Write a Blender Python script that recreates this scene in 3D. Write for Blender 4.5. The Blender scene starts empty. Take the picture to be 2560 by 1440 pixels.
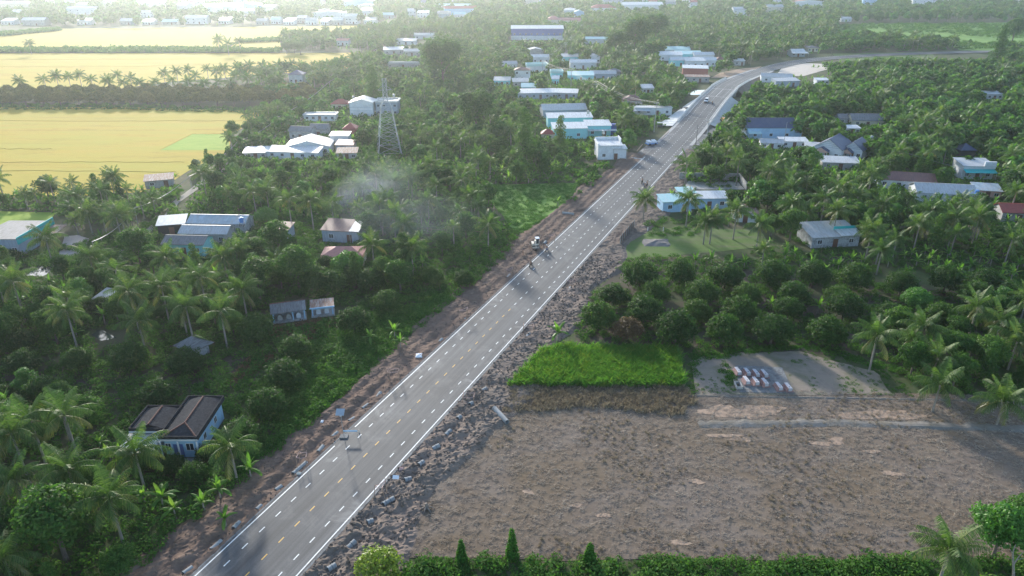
import bpy, bmesh, math, random
import numpy as np
from mathutils import Vector, Matrix
rnd = random.Random(7)
npr = np.random.RandomState(11)
scene = bpy.context.scene
ROOT = scene.collection

# ------------------------------------------------------------------ camera, sky, sun, exposure
CAM_H = 65.3
PITCH = math.radians(25.09)
FPX = 1762.0
SUN_EL, SUN_AZ = math.radians(18.0), math.radians(-20.0)
cam = bpy.data.cameras.new('Camera'); camo = bpy.data.objects.new('Camera', cam); ROOT.objects.link(camo)
camo.location = (0, 0, CAM_H); camo.rotation_euler = (math.pi/2 - PITCH, 0, 0)
cam.sensor_width = 36; cam.lens = 36*FPX/2560; cam.clip_start = 0.5; cam.clip_end = 30000
scene.camera = camo
world = bpy.data.worlds.new('World'); scene.world = world; world.use_nodes = True
wn = world.node_tree; bg = wn.nodes['Background']
sky = wn.nodes.new('ShaderNodeTexSky'); sky.sky_type = 'NISHITA'; sky.sun_disc = False
sky.sun_elevation = SUN_EL; sky.sun_rotation = SUN_AZ
sky.air_density = 1.0; sky.dust_density = 0.8; sky.ozone_density = 1.5
wn.links.new(sky.outputs[0], bg.inputs[0]); bg.inputs[1].default_value = 0.15
sl = bpy.data.lights.new('sun', 'SUN'); so = bpy.data.objects.new('sun', sl); ROOT.objects.link(so)
sl.energy = 2.7; sl.angle = math.radians(4.0); sl.color = (1.0, 0.94, 0.84)
sd = Vector((math.sin(SUN_AZ)*math.cos(SUN_EL), math.cos(SUN_AZ)*math.cos(SUN_EL), math.sin(SUN_EL)))
so.rotation_euler = (-sd).to_track_quat('-Z', 'Y').to_euler(); so.location = sd*500
vs = scene.view_settings; vs.view_transform = 'Standard'; vs.look = 'None'; vs.gamma = 1.0
vs.use_curve_mapping = False; vs.exposure = 1.36
cy = scene.cycles
cy.max_bounces = 6; cy.diffuse_bounces = 2; cy.glossy_bounces = 2; cy.transmission_bounces = 3
cy.transparent_max_bounces = 6; cy.volume_bounces = 0; cy.use_denoising = True
cy.use_adaptive_sampling = False; cy.denoising_prefilter = 'NONE'
cy.caustics_reflective = False; cy.caustics_refractive = False

# ------------------------------------------------------------------ picture <-> place
GZ = -0.35
CP, SP = math.cos(PITCH), math.sin(PITCH)
def C(u, v, z=GZ):
    """point at height z seen at photo pixel (u, v)"""
    a = (u-1280)/FPX; b = (v-720)/FPX
    dx, dy, dz = a, CP - b*SP, -SP - b*CP
    t = (z-CAM_H)/dz
    return Vector((dx*t, dy*t, z))
def P(x, y, z=GZ):
    yc = y*SP + (z-CAM_H)*CP; zc = y*CP - (z-CAM_H)*SP
    return 1280+FPX*x/zc, 720-FPX*yc/zc
def KPX(v): return 72.15/(v+105.0)

# ------------------------------------------------------------------ materials
MATS = {}
def ramp(nt, fac, cols):
    r = nt.nodes.new('ShaderNodeValToRGB'); e = r.color_ramp.elements
    while len(e) < len(cols): e.new(0.5)
    for i, (p, c) in enumerate(cols):
        e[i].position = p; e[i].color = (*c, 1)
    nt.links.new(fac, r.inputs[0]); return r.outputs[0]
def noise(nt, scale, detail=4, rough=0.6, vec=None, dist=0.0):
    n = nt.nodes.new('ShaderNodeTexNoise'); n.inputs['Scale'].default_value = scale
    n.inputs['Detail'].default_value = detail; n.inputs['Roughness'].default_value = rough
    n.inputs['Distortion'].default_value = dist
    if vec is not None: nt.links.new(vec, n.inputs['Vector'])
    return n.outputs['Fac']
def mapping(nt, scale=(1, 1, 1), rot=(0, 0, 0), src='Object'):
    tc = nt.nodes.new('ShaderNodeTexCoord'); m = nt.nodes.new('ShaderNodeMapping')
    m.inputs['Scale'].default_value = scale; m.inputs['Rotation'].default_value = rot
    nt.links.new(tc.outputs[src], m.inputs['Vector']); return m.outputs[0]
def mixc(nt, fac, a, b, mode='MIX'):
    m = nt.nodes.new('ShaderNodeMix'); m.data_type = 'RGBA'; m.blend_type = mode
    for s, v in ((0, fac), (6, a), (7, b)):
        if isinstance(v, (int, float)): m.inputs[s].default_value = v
        elif isinstance(v, tuple): m.inputs[s].default_value = (*v, 1)
        else: nt.links.new(v, m.inputs[s])
    return m.outputs[2]
def math_(nt, op, a, b=None):
    m = nt.nodes.new('ShaderNodeMath'); m.operation = op
    for i, v in enumerate((a, b)):
        if v is None: continue
        if isinstance(v, (int, float)): m.inputs[i].default_value = v
        else: nt.links.new(v, m.inputs[i])
    return m.outputs[0]
def newmat(name):
    m = bpy.data.materials.new(name); m.use_nodes = True; MATS[name] = m
    return m, m.node_tree, m.node_tree.nodes['Principled BSDF']
def bump(nt, bsdf, h, strength=0.4, dist=0.1):
    b = nt.nodes.new('ShaderNodeBump'); b.inputs['Strength'].default_value = strength; b.inputs['Distance'].default_value = dist
    nt.links.new(h, b.inputs['Height']); nt.links.new(b.outputs[0], bsdf.inputs['Normal'])
def plain(name, col, rough=0.7, var=0.25, scale=1.5, metal=0.0, spec=0.4, stain=None, bmp=0.0, src='Object', streak=None):
    """one paint or stone, a little uneven and weathered"""
    m, nt, b = newmat(name)
    vec = mapping(nt, streak or (1, 1, 1), src=src)
    n = noise(nt, scale, 5, 0.65, vec)
    lo = tuple(c*(1-var) for c in col); hi = tuple(min(1, c*(1+var*0.7)) for c in col)
    c = ramp(nt, n, [(0.3, lo), (0.7, hi)])
    if stain:
        n2 = noise(nt, scale*0.45, 6, 0.7, vec, 0.6)
        f = ramp(nt, n2, [(0.48, (0, 0, 0)), (0.66, (1, 1, 1))])
        c = mixc(nt, f, c, stain)
    nt.links.new(c, b.inputs['Base Color'])
    b.inputs['Roughness'].default_value = rough; b.inputs['Metallic'].default_value = metal
    b.inputs['Specular IOR Level'].default_value = spec
    if bmp: bump(nt, b, n, bmp, 0.05)
    return m
def leafmat(name, cols, transl=0.35, rough=0.45, spec=0.35, tcol=None):
    """leaves: colour differs from leaf to leaf and plant to plant, light shines through"""
    m, nt, b = newmat(name)
    g = nt.nodes.new('ShaderNodeNewGeometry'); oi = nt.nodes.new('ShaderNodeObjectInfo')
    tx = nt.nodes.new('ShaderNodeTexCoord')
    n = noise(nt, 0.55, 3, 0.6, tx.outputs['Object'])
    f = math_(nt, 'ADD', math_(nt, 'MULTIPLY', g.outputs['Random Per Island'], 0.42), math_(nt, 'MULTIPLY', oi.outputs['Random'], 0.33))
    f = math_(nt, 'ADD', f, math_(nt, 'MULTIPLY', n, 0.3))
    k = len(cols)-1
    c = ramp(nt, f, [(0.08+0.86*i/k, cc) for i, cc in enumerate(cols)])
    nt.links.new(c, b.inputs['Base Color']); b.inputs['Roughness'].default_value = rough
    b.inputs['Specular IOR Level'].default_value = spec
    t = nt.nodes.new('ShaderNodeBsdfTranslucent')
    tc = mixc(nt, 1.0, c, tcol or (1.5, 1.7, 0.7), 'MULTIPLY'); nt.links.new(tc, t.inputs[0])
    mx = nt.nodes.new('ShaderNodeMixShader'); mx.inputs[0].default_value = transl
    nt.links.new(b.outputs[0], mx.inputs[1]); nt.links.new(t.outputs[0], mx.inputs[2])
    nt.links.new(mx.outputs[0], nt.nodes['Material Output'].inputs['Surface'])
    return m

leafmat('leaf_palm', [(0.034, 0.07, 0.021), (0.055, 0.108, 0.03), (0.085, 0.145, 0.042), (0.17, 0.19, 0.065)], 0.4, 0.5, 0.22)
leafmat('leaf_palm_yellow', [(0.08, 0.11, 0.03), (0.14, 0.15, 0.04), (0.24, 0.20, 0.06)], 0.3, 0.4, 0.5)
leafmat('leaf_broad', [(0.026, 0.068, 0.018), (0.043, 0.108, 0.025), (0.075, 0.155, 0.033), (0.135, 0.20, 0.045)], 0.42, 0.6, 0.15)
leafmat('leaf_fruit', [(0.019, 0.048, 0.012), (0.03, 0.075, 0.018), (0.052, 0.11, 0.025), (0.085, 0.14, 0.03)], 0.38, 0.6, 0.15)
leafmat('leaf_bright', [(0.045, 0.12, 0.02), (0.07, 0.19, 0.03), (0.12, 0.26, 0.04)], 0.35, 0.5, 0.3)
leafmat('leaf_lime', [(0.09, 0.16, 0.03), (0.17, 0.24, 0.035), (0.28, 0.31, 0.045)], 0.35, 0.5, 0.3)
leafmat('leaf_dome', [(0.05, 0.07, 0.025), (0.085, 0.10, 0.035), (0.14, 0.135, 0.05), (0.20, 0.165, 0.07)], 0.4, 0.7, 0.08)
leafmat('leaf_redbrown', [(0.06, 0.05, 0.025), (0.11, 0.065, 0.035), (0.10, 0.12, 0.03)], 0.25, 0.6, 0.2)
leafmat('leaf_banana', [(0.045, 0.115, 0.025), (0.08, 0.18, 0.035), (0.135, 0.24, 0.05), (0.24, 0.28, 0.07)], 0.5, 0.5, 0.25)
leafmat('leaf_under', [(0.028, 0.072, 0.018), (0.048, 0.118, 0.026), (0.082, 0.168, 0.036), (0.13, 0.20, 0.05)], 0.36, 0.7, 0.06)
leafmat('leaf_vine', [(0.036, 0.10, 0.02), (0.062, 0.16, 0.028), (0.105, 0.215, 0.042)], 0.36, 0.7, 0.06)
leafmat('grass_tall', [(0.05, 0.13, 0.026), (0.08, 0.19, 0.038), (0.125, 0.24, 0.055)], 0.4, 0.7, 0.06)
leafmat('grass_lime', [(0.10, 0.17, 0.03), (0.14, 0.22, 0.04), (0.19, 0.25, 0.06)], 0.38, 0.7, 0.06)
leafmat('grass_dry', [(0.185, 0.15, 0.105), (0.26, 0.215, 0.15), (0.33, 0.275, 0.19)], 0.3, 0.85, 0.05, (1.0, 1.0, 0.95))
leafmat('straw', [(0.28, 0.23, 0.18), (0.41, 0.35, 0.29), (0.56, 0.50, 0.43)], 0.25, 0.9, 0.05, (1.0, 1.0, 1.0))
leafmat('scrub_dry', [(0.09, 0.06, 0.035), (0.16, 0.10, 0.055), (0.22, 0.15, 0.08)], 0.15, 0.8, 0.1, (1.1, 1.0, 0.9))
plain('bark', (0.13, 0.105, 0.085), 0.9, 0.4, 6, bmp=0.5)
plain('bark_pale', (0.27, 0.24, 0.205), 0.9, 0.35, 6, bmp=0.5)
plain('concrete', (0.37, 0.37, 0.36), 0.85, 0.25, 2.5, stain=(0.25, 0.24, 0.22))
plain('concrete_dark', (0.20, 0.20, 0.195), 0.9, 0.3, 2.5, stain=(0.11, 0.105, 0.10))
plain('concrete_white', (0.58, 0.585, 0.57), 0.8, 0.12, 1.2, stain=(0.48, 0.48, 0.46))
plain('pipe', (0.27, 0.285, 0.29), 0.9, 0.2, 3, stain=(0.24, 0.235, 0.22))
plain('paint_white', (0.74, 0.74, 0.71), 0.6, 0.10, 9, stain=(0.52, 0.52, 0.50))
plain('paint_yellow', (0.70, 0.40, 0.06), 0.6, 0.14, 9, stain=(0.50, 0.34, 0.12))
plain('wall_white', (0.66, 0.68, 0.70), 0.85, 0.10, 1.2, stain=(0.52, 0.53, 0.54))
plain('wall_blue', (0.36, 0.56, 0.74), 0.85, 0.10, 1.0, stain=(0.30, 0.47, 0.62))
plain('wall_cyan', (0.28, 0.66, 0.68), 0.85, 0.10, 1.0)
plain('wall_bluegrey', (0.34, 0.40, 0.47), 0.8, 0.16, 1.6, streak=(3, 3, 0.5), stain=(0.28, 0.32, 0.37))
plain('wall_grey', (0.38, 0.38, 0.375), 0.9, 0.2, 1.5, stain=(0.25, 0.24, 0.23))
plain('wall_cream', (0.62, 0.56, 0.44), 0.85, 0.12, 1.2)
plain('wall_old', (0.42, 0.43, 0.44), 0.9, 0.3, 2.2, stain=(0.19, 0.19, 0.19))
plain('wall_red', (0.38, 0.12, 0.09), 0.7, 0.2, 1.2)
plain('wall_royal', (0.05, 0.10, 0.33), 0.6, 0.12, 0.6)
plain('wall_salmon', (0.62, 0.40, 0.33), 0.8, 0.12, 1)
plain('trim_teal', (0.03, 0.45, 0.43), 0.6, 0.12, 1)
plain('roof_white', (0.58, 0.59, 0.59), 0.5, 0.2, 1.2, streak=(4, 0.6, 1), stain=(0.40, 0.39, 0.37))
plain('roof_pale', (0.46, 0.47, 0.47), 0.55, 0.2, 1.4, streak=(4, 0.6, 1), stain=(0.34, 0.32, 0.30))
plain('roof_grey', (0.20, 0.20, 0.205), 0.75, 0.3, 1.6, streak=(4, 0.6, 1), stain=(0.12, 0.115, 0.11))
plain('roof_brown', (0.20, 0.10, 0.085), 0.65, 0.25, 1.4, streak=(4, 0.7, 1), stain=(0.14, 0.08, 0.07))
plain('roof_rust', (0.27, 0.15, 0.10), 0.75, 0.35, 1.6, streak=(5, 0.6, 1), stain=(0.40, 0.38, 0.36))
plain('roof_red', (0.36, 0.08, 0.06), 0.6, 0.2, 1.5, stain=(0.28, 0.07, 0.055))
plain('roof_salmon', (0.50, 0.21, 0.17), 0.6, 0.15, 1.5)
plain('roof_navy', (0.055, 0.075, 0.135), 0.5, 0.15, 1.5, stain=(0.075, 0.09, 0.14))
plain('roof_aqua', (0.36, 0.58, 0.58), 0.5, 0.12, 1.4, streak=(4, 0.6, 1), stain=(0.46, 0.55, 0.55))
plain('roof_blueworn', (0.34, 0.41, 0.45), 0.55, 0.3, 0.6, streak=(1.5, 0.6, 1), stain=(0.42, 0.37, 0.32))
plain('tile_dark', (0.05, 0.051, 0.056), 0.9, 0.5, 3.5, spec=0.1, stain=(0.028, 0.028, 0.031), bmp=0.4)
plain('tile_ridge', (0.20, 0.095, 0.07), 0.85, 0.5, 4, stain=(0.075, 0.055, 0.05))
plain('moss', (0.08, 0.14, 0.035), 0.95, 0.4, 4, bmp=0.6)
plain('glass_dark', (0.035, 0.045, 0.055), 0.15, 0.2, 1, spec=0.6)
plain('painted_shade', (0.03, 0.03, 0.034), 0.9, 0.2, 1)  # near-black colour stands in for shade inside open buildings
plain('door_blue', (0.09, 0.16, 0.36), 0.6, 0.15, 1)
plain('door_wood', (0.16, 0.075, 0.05), 0.6, 0.2, 2)
plain('steel', (0.42, 0.44, 0.45), 0.4, 0.15, 2, metal=0.6)
plain('steel_dark', (0.07, 0.075, 0.08), 0.5, 0.2, 2, metal=0.4)
plain('rubber', (0.025, 0.025, 0.026), 0.9, 0.2, 3)
plain('wood_stake', (0.36, 0.24, 0.17), 0.85, 0.25, 3)
plain('ribbon', (0.60, 0.38, 0.34), 0.6, 0.1, 3)
plain('wire', (0.30, 0.31, 0.30), 0.5, 0.1, 1)
plain('orange_paint', (0.62, 0.27, 0.03), 0.5, 0.15, 2)
plain('cream_paint', (0.62, 0.56, 0.48), 0.5, 0.15, 2, stain=(0.45, 0.40, 0.34))
plain('car_white', (0.78, 0.79, 0.80), 0.25, 0.03, 1, spec=0.6)
plain('blue_plastic', (0.08, 0.24, 0.55), 0.5, 0.1, 2)
plain('cloth_white', (0.70, 0.71, 0.73), 0.85, 0.08, 2)
plain('cloth_blue', (0.20, 0.33, 0.60), 0.9, 0.1, 3)
plain('cloth_navy', (0.03, 0.04, 0.08), 0.9, 0.2, 3)
plain('cloth_black', (0.022, 0.022, 0.026), 0.9, 0.2, 3)
plain('cloth_olive', (0.09, 0.085, 0.06), 0.9, 0.2, 3)
plain('skin', (0.42, 0.24, 0.16), 0.6, 0.05, 3)
plain('tomb_pink', (0.30, 0.19, 0.175), 0.7, 0.15, 3)
plain('tomb_grey', (0.43, 0.42, 0.44), 0.6, 0.12, 3)
plain('solar', (0.30, 0.34, 0.38), 0.3, 0.1, 3, spec=0.7)
plain('sand', (0.36, 0.25, 0.175), 0.95, 0.22, 1.2, stain=(0.24, 0.175, 0.125), bmp=0.3)
plain('sand_white', (0.52, 0.45, 0.38), 0.95, 0.14, 0.4)
plain('root_wood', (0.22, 0.18, 0.15), 0.9, 0.3, 4)

# ground sheets
def groundmat(name, cols, scale, fine, detail=8, bmp=0.5, stretch=(1, 1, 1), rot=0.0, over=None, overscale=0.05, rough=0.95, bdist=0.15, soft=(0.45, 0.72)):
    m, nt, b = newmat(name)
    vec = mapping(nt, stretch, (0, 0, rot))
    n = noise(nt, scale, detail, 0.68, vec, 0.3); n2 = noise(nt, fine, 4, 0.7, vec)
    f = math_(nt, 'ADD', math_(nt, 'MULTIPLY', n, 0.62), math_(nt, 'MULTIPLY', n2, 0.38))
    k = len(cols)-1
    c = ramp(nt, f, [(0.32+0.36*i/k, cc) for i, cc in enumerate(cols)])
    if over:
        f2 = ramp(nt, noise(nt, overscale, 6, 0.65, vec, 0.8), [(soft[0], (0, 0, 0)), (soft[1], (1, 1, 1))])
        c = mixc(nt, f2, c, over)
    nt.links.new(c, b.inputs['Base Color']); b.inputs['Roughness'].default_value = rough
    b.inputs['Specular IOR Level'].default_value = 0.15
    if bmp: bump(nt, b, f, bmp, bdist)
    return m
groundmat('ground', [(0.05, 0.06, 0.025), (0.06, 0.09, 0.03), (0.10, 0.085, 0.055), (0.08, 0.12, 0.035)], 0.08, 1.2, over=(0.045, 0.075, 0.022), overscale=0.03)
groundmat('soil_left', [(0.095, 0.066, 0.051), (0.155, 0.107, 0.083), (0.205, 0.147, 0.115)], 0.25, 2.2, bmp=0.9, over=(0.20, 0.13, 0.095), overscale=0.09)
groundmat('soil_right', [(0.105, 0.083, 0.068), (0.165, 0.132, 0.108), (0.235, 0.19, 0.158)], 0.3, 2.4, bmp=0.9, over=(0.235, 0.175, 0.14), overscale=0.06)
groundmat('soil_dark', [(0.09, 0.073, 0.06), (0.14, 0.113, 0.094), (0.20, 0.163, 0.136)], 0.8, 4.0, bmp=0.8)
groundmat('orchard_soil', [(0.05, 0.042, 0.032), (0.09, 0.072, 0.056), (0.075, 0.09, 0.035)], 0.2, 1.6, over=(0.05, 0.085, 0.025), overscale=0.09)
groundmat('rice', [(0.29, 0.20, 0.022), (0.45, 0.315, 0.038), (0.36, 0.30, 0.038)], 0.10, 1.6, stretch=(0.3, 1.6, 1), bmp=0.5, over=(0.37, 0.33, 0.04), overscale=0.035, soft=(0.4, 0.75))
groundmat('paddy_line', [(0.36, 0.26, 0.05), (0.44, 0.33, 0.06)], 0.3, 2.0)
groundmat('rice_green', [(0.20, 0.29, 0.04), (0.28, 0.38, 0.055), (0.38, 0.40, 0.07)], 0.2, 1.8, stretch=(0.5, 1.5, 1), bmp=0.5)
groundmat('meadow', [(0.09, 0.19, 0.03), (0.14, 0.26, 0.045), (0.23, 0.30, 0.08)], 0.06, 1.0, bmp=0.5, over=(0.10, 0.20, 0.035), overscale=0.02)
groundmat('lot_grass', [(0.07, 0.12, 0.03), (0.10, 0.16, 0.042), (0.145, 0.145, 0.08)], 0.14, 1.5, stretch=(0.5, 1.5, 1), over=(0.15, 0.13, 0.10), overscale=0.09, soft=(.5, .72))
groundmat('stubble', [(0.118, 0.088, 0.065), (0.155, 0.119, 0.091), (0.20, 0.16, 0.128), (0.175, 0.13, 0.083)], 0.30, 7.0, stretch=(0.8, 1.3, 1), bmp=0.4, over=(0.16, 0.115, 0.07), overscale=0.08, soft=(0.40, 0.75))
groundmat('yard', [(0.19, 0.155, 0.125), (0.25, 0.205, 0.165), (0.225, 0.195, 0.15)], 0.25, 2.0, bmp=0.3, over=(0.15, 0.145, 0.085), overscale=0.16, soft=(.46, .66))
groundmat('yard_pale', [(0.34, 0.29, 0.27), (0.44, 0.38, 0.35), (0.40, 0.35, 0.33)], 0.4, 2.0, bmp=0.2)
groundmat('path_dust', [(0.30, 0.26, 0.22), (0.38, 0.34, 0.29), (0.27, 0.24, 0.20)], 0.3, 2.0, bmp=0.2)
groundmat('bund', [(0.13, 0.12, 0.11), (0.20, 0.185, 0.165), (0.17, 0.145, 0.115)], 0.4, 2.5, bmp=0.6, over=(0.15, 0.13, 0.095), overscale=0.3)
groundmat('spoil', [(0.15, 0.135, 0.125), (0.21, 0.19, 0.18), (0.17, 0.16, 0.13)], 0.5, 3.0, bmp=0.6)

def asphalt():
    m, nt, b = newmat('asphalt')
    uv = mapping(nt, (1, 1, 1), src='UV')
    st = nt.nodes.new('ShaderNodeMapping'); st.inputs['Scale'].default_value = (0.03, 1.4, 1); nt.links.new(uv, st.inputs[0])
    base = ramp(nt, noise(nt, 0.10, 5, 0.6, uv), [(0.3, (0.060, 0.062, 0.065)), (0.7, (0.092, 0.094, 0.097))])
    lane = ramp(nt, noise(nt, 1.0, 5, 0.6, st.outputs[0]), [(0.32, (0.62, 0.62, 0.63)), (0.70, (1.38, 1.38, 1.36))])
    c = mixc(nt, 1.0, base, lane, 'MULTIPLY')
    fine = ramp(nt, noise(nt, 6.0, 3, 0.7, uv), [(0.3, (0.82, 0.82, 0.82)), (0.7, (1.18, 1.18, 1.18))])
    c = mixc(nt, 1.0, c, fine, 'MULTIPLY')
    dust = ramp(nt, noise(nt, 0.22, 7, 0.72, uv, 0.8), [(0.54, (0, 0, 0)), (0.74, (0.75, 0.75, 0.75))])
    sp = nt.nodes.new('ShaderNodeSeparateXYZ'); nt.links.new(uv, sp.inputs[0])
    edge = math_(nt, 'POWER', math_(nt, 'DIVIDE', math_(nt, 'ABSOLUTE', sp.outputs[1]), 5.8), 3.0)
    c = mixc(nt, math_(nt, 'MULTIPLY', dust, math_(nt, 'ADD', math_(nt, 'MULTIPLY', edge, 1.3), 0.3)), c, (0.30, 0.285, 0.265))
    nt.links.new(c, b.inputs['Base Color']); b.inputs['Roughness'].default_value = 0.72
    b.inputs['Specular IOR Level'].default_value = 0.4
    bump(nt, b, noise(nt, 14, 3, 0.7, uv), 0.15, 0.02)
asphalt()
def water():
    m, nt, b = newmat('water')
    b.inputs['Base Color'].default_value = (0.06, 0.07, 0.06, 1); b.inputs['Roughness'].default_value = 0.06
    b.inputs['Specular IOR Level'].default_value = 0.6
    bump(nt, b, noise(nt, 1.6, 3, 0.5, mapping(nt)), 0.05, 0.05)
water()
M = MATS

# ------------------------------------------------------------------ builders
def tag(o, label=None, cat=None, group=None, kind=None):
    if label: o['label'] = label
    if cat: o['category'] = cat
    if group: o['group'] = group
    if kind: o['kind'] = kind
    return o
def link(o, parent=None):
    ROOT.objects.link(o)
    if parent is not None: o.parent = parent
    return o
def empty(name, loc=(0, 0, 0), rz=0.0, scale=1.0):
    o = bpy.data.objects.new(name, None); o.empty_display_size = 0.2
    o.location = loc; o.rotation_euler = (0, 0, rz); o.scale = (scale,)*3
    return link(o)
def inst(name, mesh, parent=None, loc=(0, 0, 0), rot=(0, 0, 0), scale=(1, 1, 1)):
    o = bpy.data.objects.new(name, mesh); o.location = loc; o.rotation_euler = rot; o.scale = scale
    return link(o, parent)
def mesh_np(name, V, F, mat, smooth=False):
    me = bpy.data.meshes.new(name); me.from_pydata(V.tolist() if hasattr(V, 'tolist') else V, [], F.tolist() if hasattr(F, 'tolist') else F)
    if mat: me.materials.append(M[mat] if isinstance(mat, str) else mat)
    if smooth: me.polygons.foreach_set('use_smooth', [True]*len(me.polygons))
    me.update(); return me
class MB:
    def __init__(s): s.v = []; s.f = []; s.m = []; s.cur = 0
    def face(s, pts):
        i = len(s.v); s.v += [tuple(p) for p in pts]; s.f.append(list(range(i, i+len(pts)))); s.m.append(s.cur)
    def box(s, x0, y0, z0, x1, y1, z1):
        i = len(s.v)
        s.v += [(x0, y0, z0), (x1, y0, z0), (x1, y1, z0), (x0, y1, z0), (x0, y0, z1), (x1, y0, z1), (x1, y1, z1), (x0, y1, z1)]
        for f in ((0, 3, 2, 1), (4, 5, 6, 7), (0, 1, 5, 4), (1, 2, 6, 5), (2, 3, 7, 6), (3, 0, 4, 7)):
            s.f.append([i+a for a in f]); s.m.append(s.cur)
    def slab(s, pts, t=0.12):
        """sheet with its top on pts (counter-clockwise seen from above) and thickness t"""
        i = len(s.v); n = len(pts)
        s.v += [tuple(p) for p in pts] + [(p[0], p[1], p[2]-t) for p in pts]
        s.f.append([i+k for k in range(n)]); s.m.append(s.cur)
        s.f.append([i+n+k for k in reversed(range(n))]); s.m.append(s.cur)
        for k in range(n):
            s.f.append([i+k, i+n+k, i+n+(k+1) % n, i+(k+1) % n]); s.m.append(s.cur)
    def tube(s, p0, p1, r0, r1=None, n=8, cap=True):
        r1 = r0 if r1 is None else r1
        p0, p1 = Vector(p0), Vector(p1); d = (p1-p0).normalized()
        a = d.orthogonal().normalized(); b = d.cross(a); i = len(s.v)
        for p, r in ((p0, r0), (p1, r1)):
            for k in range(n):
                q = p + (a*math.cos(2*math.pi*k/n) + b*math.sin(2*math.pi*k/n))*r; s.v.append(tuple(q))
        for k in range(n):
            s.f.append([i+k, i+(k+1) % n, i+n+(k+1) % n, i+n+k]); s.m.append(s.cur)
        if cap:
            s.f.append([i+k for k in reversed(range(n))]); s.m.append(s.cur)
            s.f.append([i+n+k for k in range(n)]); s.m.append(s.cur)
    def path(s, pts, radii, n=6):
        pts = [Vector(p) for p in pts]; i = len(s.v)
        ref = Vector((0.31, 0.95, 0.1)).normalized()
        for j, p in enumerate(pts):
            d = (pts[min(j+1, len(pts)-1)]-pts[max(j-1, 0)]).normalized()
            a = d.cross(ref).normalized(); b = d.cross(a)
            for k in range(n):
                q = p + (a*math.cos(2*math.pi*k/n)+b*math.sin(2*math.pi*k/n))*radii[j]; s.v.append(tuple(q))
        for j in range(len(pts)-1):
            for k in range(n):
                s.f.append([i+j*n+k, i+j*n+(k+1) % n, i+(j+1)*n+(k+1) % n, i+(j+1)*n+k]); s.m.append(s.cur)
        s.f.append([i+k for k in range(n)]); s.m.append(s.cur)
        s.f.append([i+(len(pts)-1)*n+k for k in range(n)]); s.m.append(s.cur)
    def mesh(s, name, mats, smooth=False):
        me = bpy.data.meshes.new(name); me.from_pydata(s.v, [], s.f)
        for m in ([mats] if isinstance(mats, str) else mats): me.materials.append(M[m])
        me.polygons.foreach_set('material_index', s.m)
        if smooth: me.polygons.foreach_set('use_smooth', [True]*len(s.f))
        bm = bmesh.new(); bm.from_mesh(me); bmesh.ops.recalc_face_normals(bm, faces=bm.faces); bm.to_mesh(me); bm.free()
        me.update(); return me
    def build(s, name, mats, parent=None, loc=(0, 0, 0), rot=(0, 0, 0), smooth=False):
        return inst(name, s.mesh(name, mats, smooth), parent, loc, rot)
def in_poly(x, y, poly):
    x = np.asarray(x, float); y = np.asarray(y, float); r = np.zeros(x.shape, bool); n = len(poly); j = n-1
    for i in range(n):
        xi, yi = poly[i]; xj, yj = poly[j]
        c = ((yi > y) != (yj > y)); 
        with np.errstate(divide='ignore', invalid='ignore'):
            xx = (xj-xi)*(y-yi)/((yj-yi) if yj != yi else 1e-9)+xi
        r ^= c & (x < xx); j = i
    return r
_lat = npr.rand(257, 257)
def vnoise(x, y):
    x = np.asarray(x, float); y = np.asarray(y, float)
    xi = np.floor(x).astype(int); yi = np.floor(y).astype(int); fx = x-xi; fy = y-yi
    fx = fx*fx*(3-2*fx); fy = fy*fy*(3-2*fy); L = lambda a, b: _lat[a % 257, b % 257]
    return (L(xi, yi)*(1-fx)+L(xi+1, yi)*fx)*(1-fy)+(L(xi, yi+1)*(1-fx)+L(xi+1, yi+1)*fx)*fy
def fbm(x, y, o=4):
    s = 0; a = 0.5
    for k in range(o): s = s + a*vnoise(x*2**k+17*k, y*2**k+31*k); a *= 0.5
    return s
def sheet(name, poly_px, mat, z, kind='structure', label=None, cat=None, wobble=0.0, sub=1, world=False):
    """flat piece of ground whose outline is given by photo pixels on the ground"""
    pts = [Vector((p[0], p[1], 0)) for p in poly_px] if world else [C(u, v) for u, v in poly_px]
    if sub > 1:
        q = []
        for i, p in enumerate(pts):
            n = pts[(i+1) % len(pts)]
            for k in range(sub): q.append(p.lerp(n, k/sub))
        pts = q
    if wobble:
        pts = [p+Vector((rnd.uniform(-1, 1), rnd.uniform(-1, 1), 0))*wobble for p in pts]
    me = bpy.data.meshes.new(name); me.from_pydata([(p.x, p.y, z) for p in pts], [], [list(range(len(pts)))])
    bm = bmesh.new(); bm.from_mesh(me); bmesh.ops.triangulate(bm, faces=bm.faces)
    for f in bm.faces:
        if f.normal.z < 0: f.normal_flip()
    bm.to_mesh(me); bm.free(); me.materials.append(M[mat])
    o = inst(name, me); return tag(o, label, cat, None, kind)
HAZE = 0.00017
SMOKE = True
# ------------------------------------------------------------------ the ground and the fields
g = MB(); g.face([(-9000, -400, GZ), (9000, -400, GZ), (9000, 16000, GZ), (-9000, 16000, GZ)])
tag(g.build('ground', 'ground'), kind='structure')
FIELD1 = [(-300, 268), (300, 268), (655, 278), (640, 300), (580, 335), (572, 378), (470, 428), (395, 478), (200, 490), (-300, 500)]
FIELD2 = [(-400, 134), (890, 132), (870, 170), (760, 186), (690, 180), (560, 195), (420, 205), (300, 222), (-400, 232)]
FIELD3 = [(-400, 92), (0, 82), (150, 72), (1010, 63), (985, 74), (900, 84), (690, 92), (600, 101), (545, 126), (-400, 126)]
FIELD3B = [(600, 101), (700, 103), (705, 128), (560, 128)]
FIELD4 = [(-300, 520), (140, 532), (120, 560), (40, 588), (-300, 640)]
PATCH = [(400, 376), (480, 336), (570, 336), (575, 376)]
MEADOW = [(2090, 62), (2950, 50), (2950, 118), (2330, 112), (2230, 98), (2100, 92)]
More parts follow.
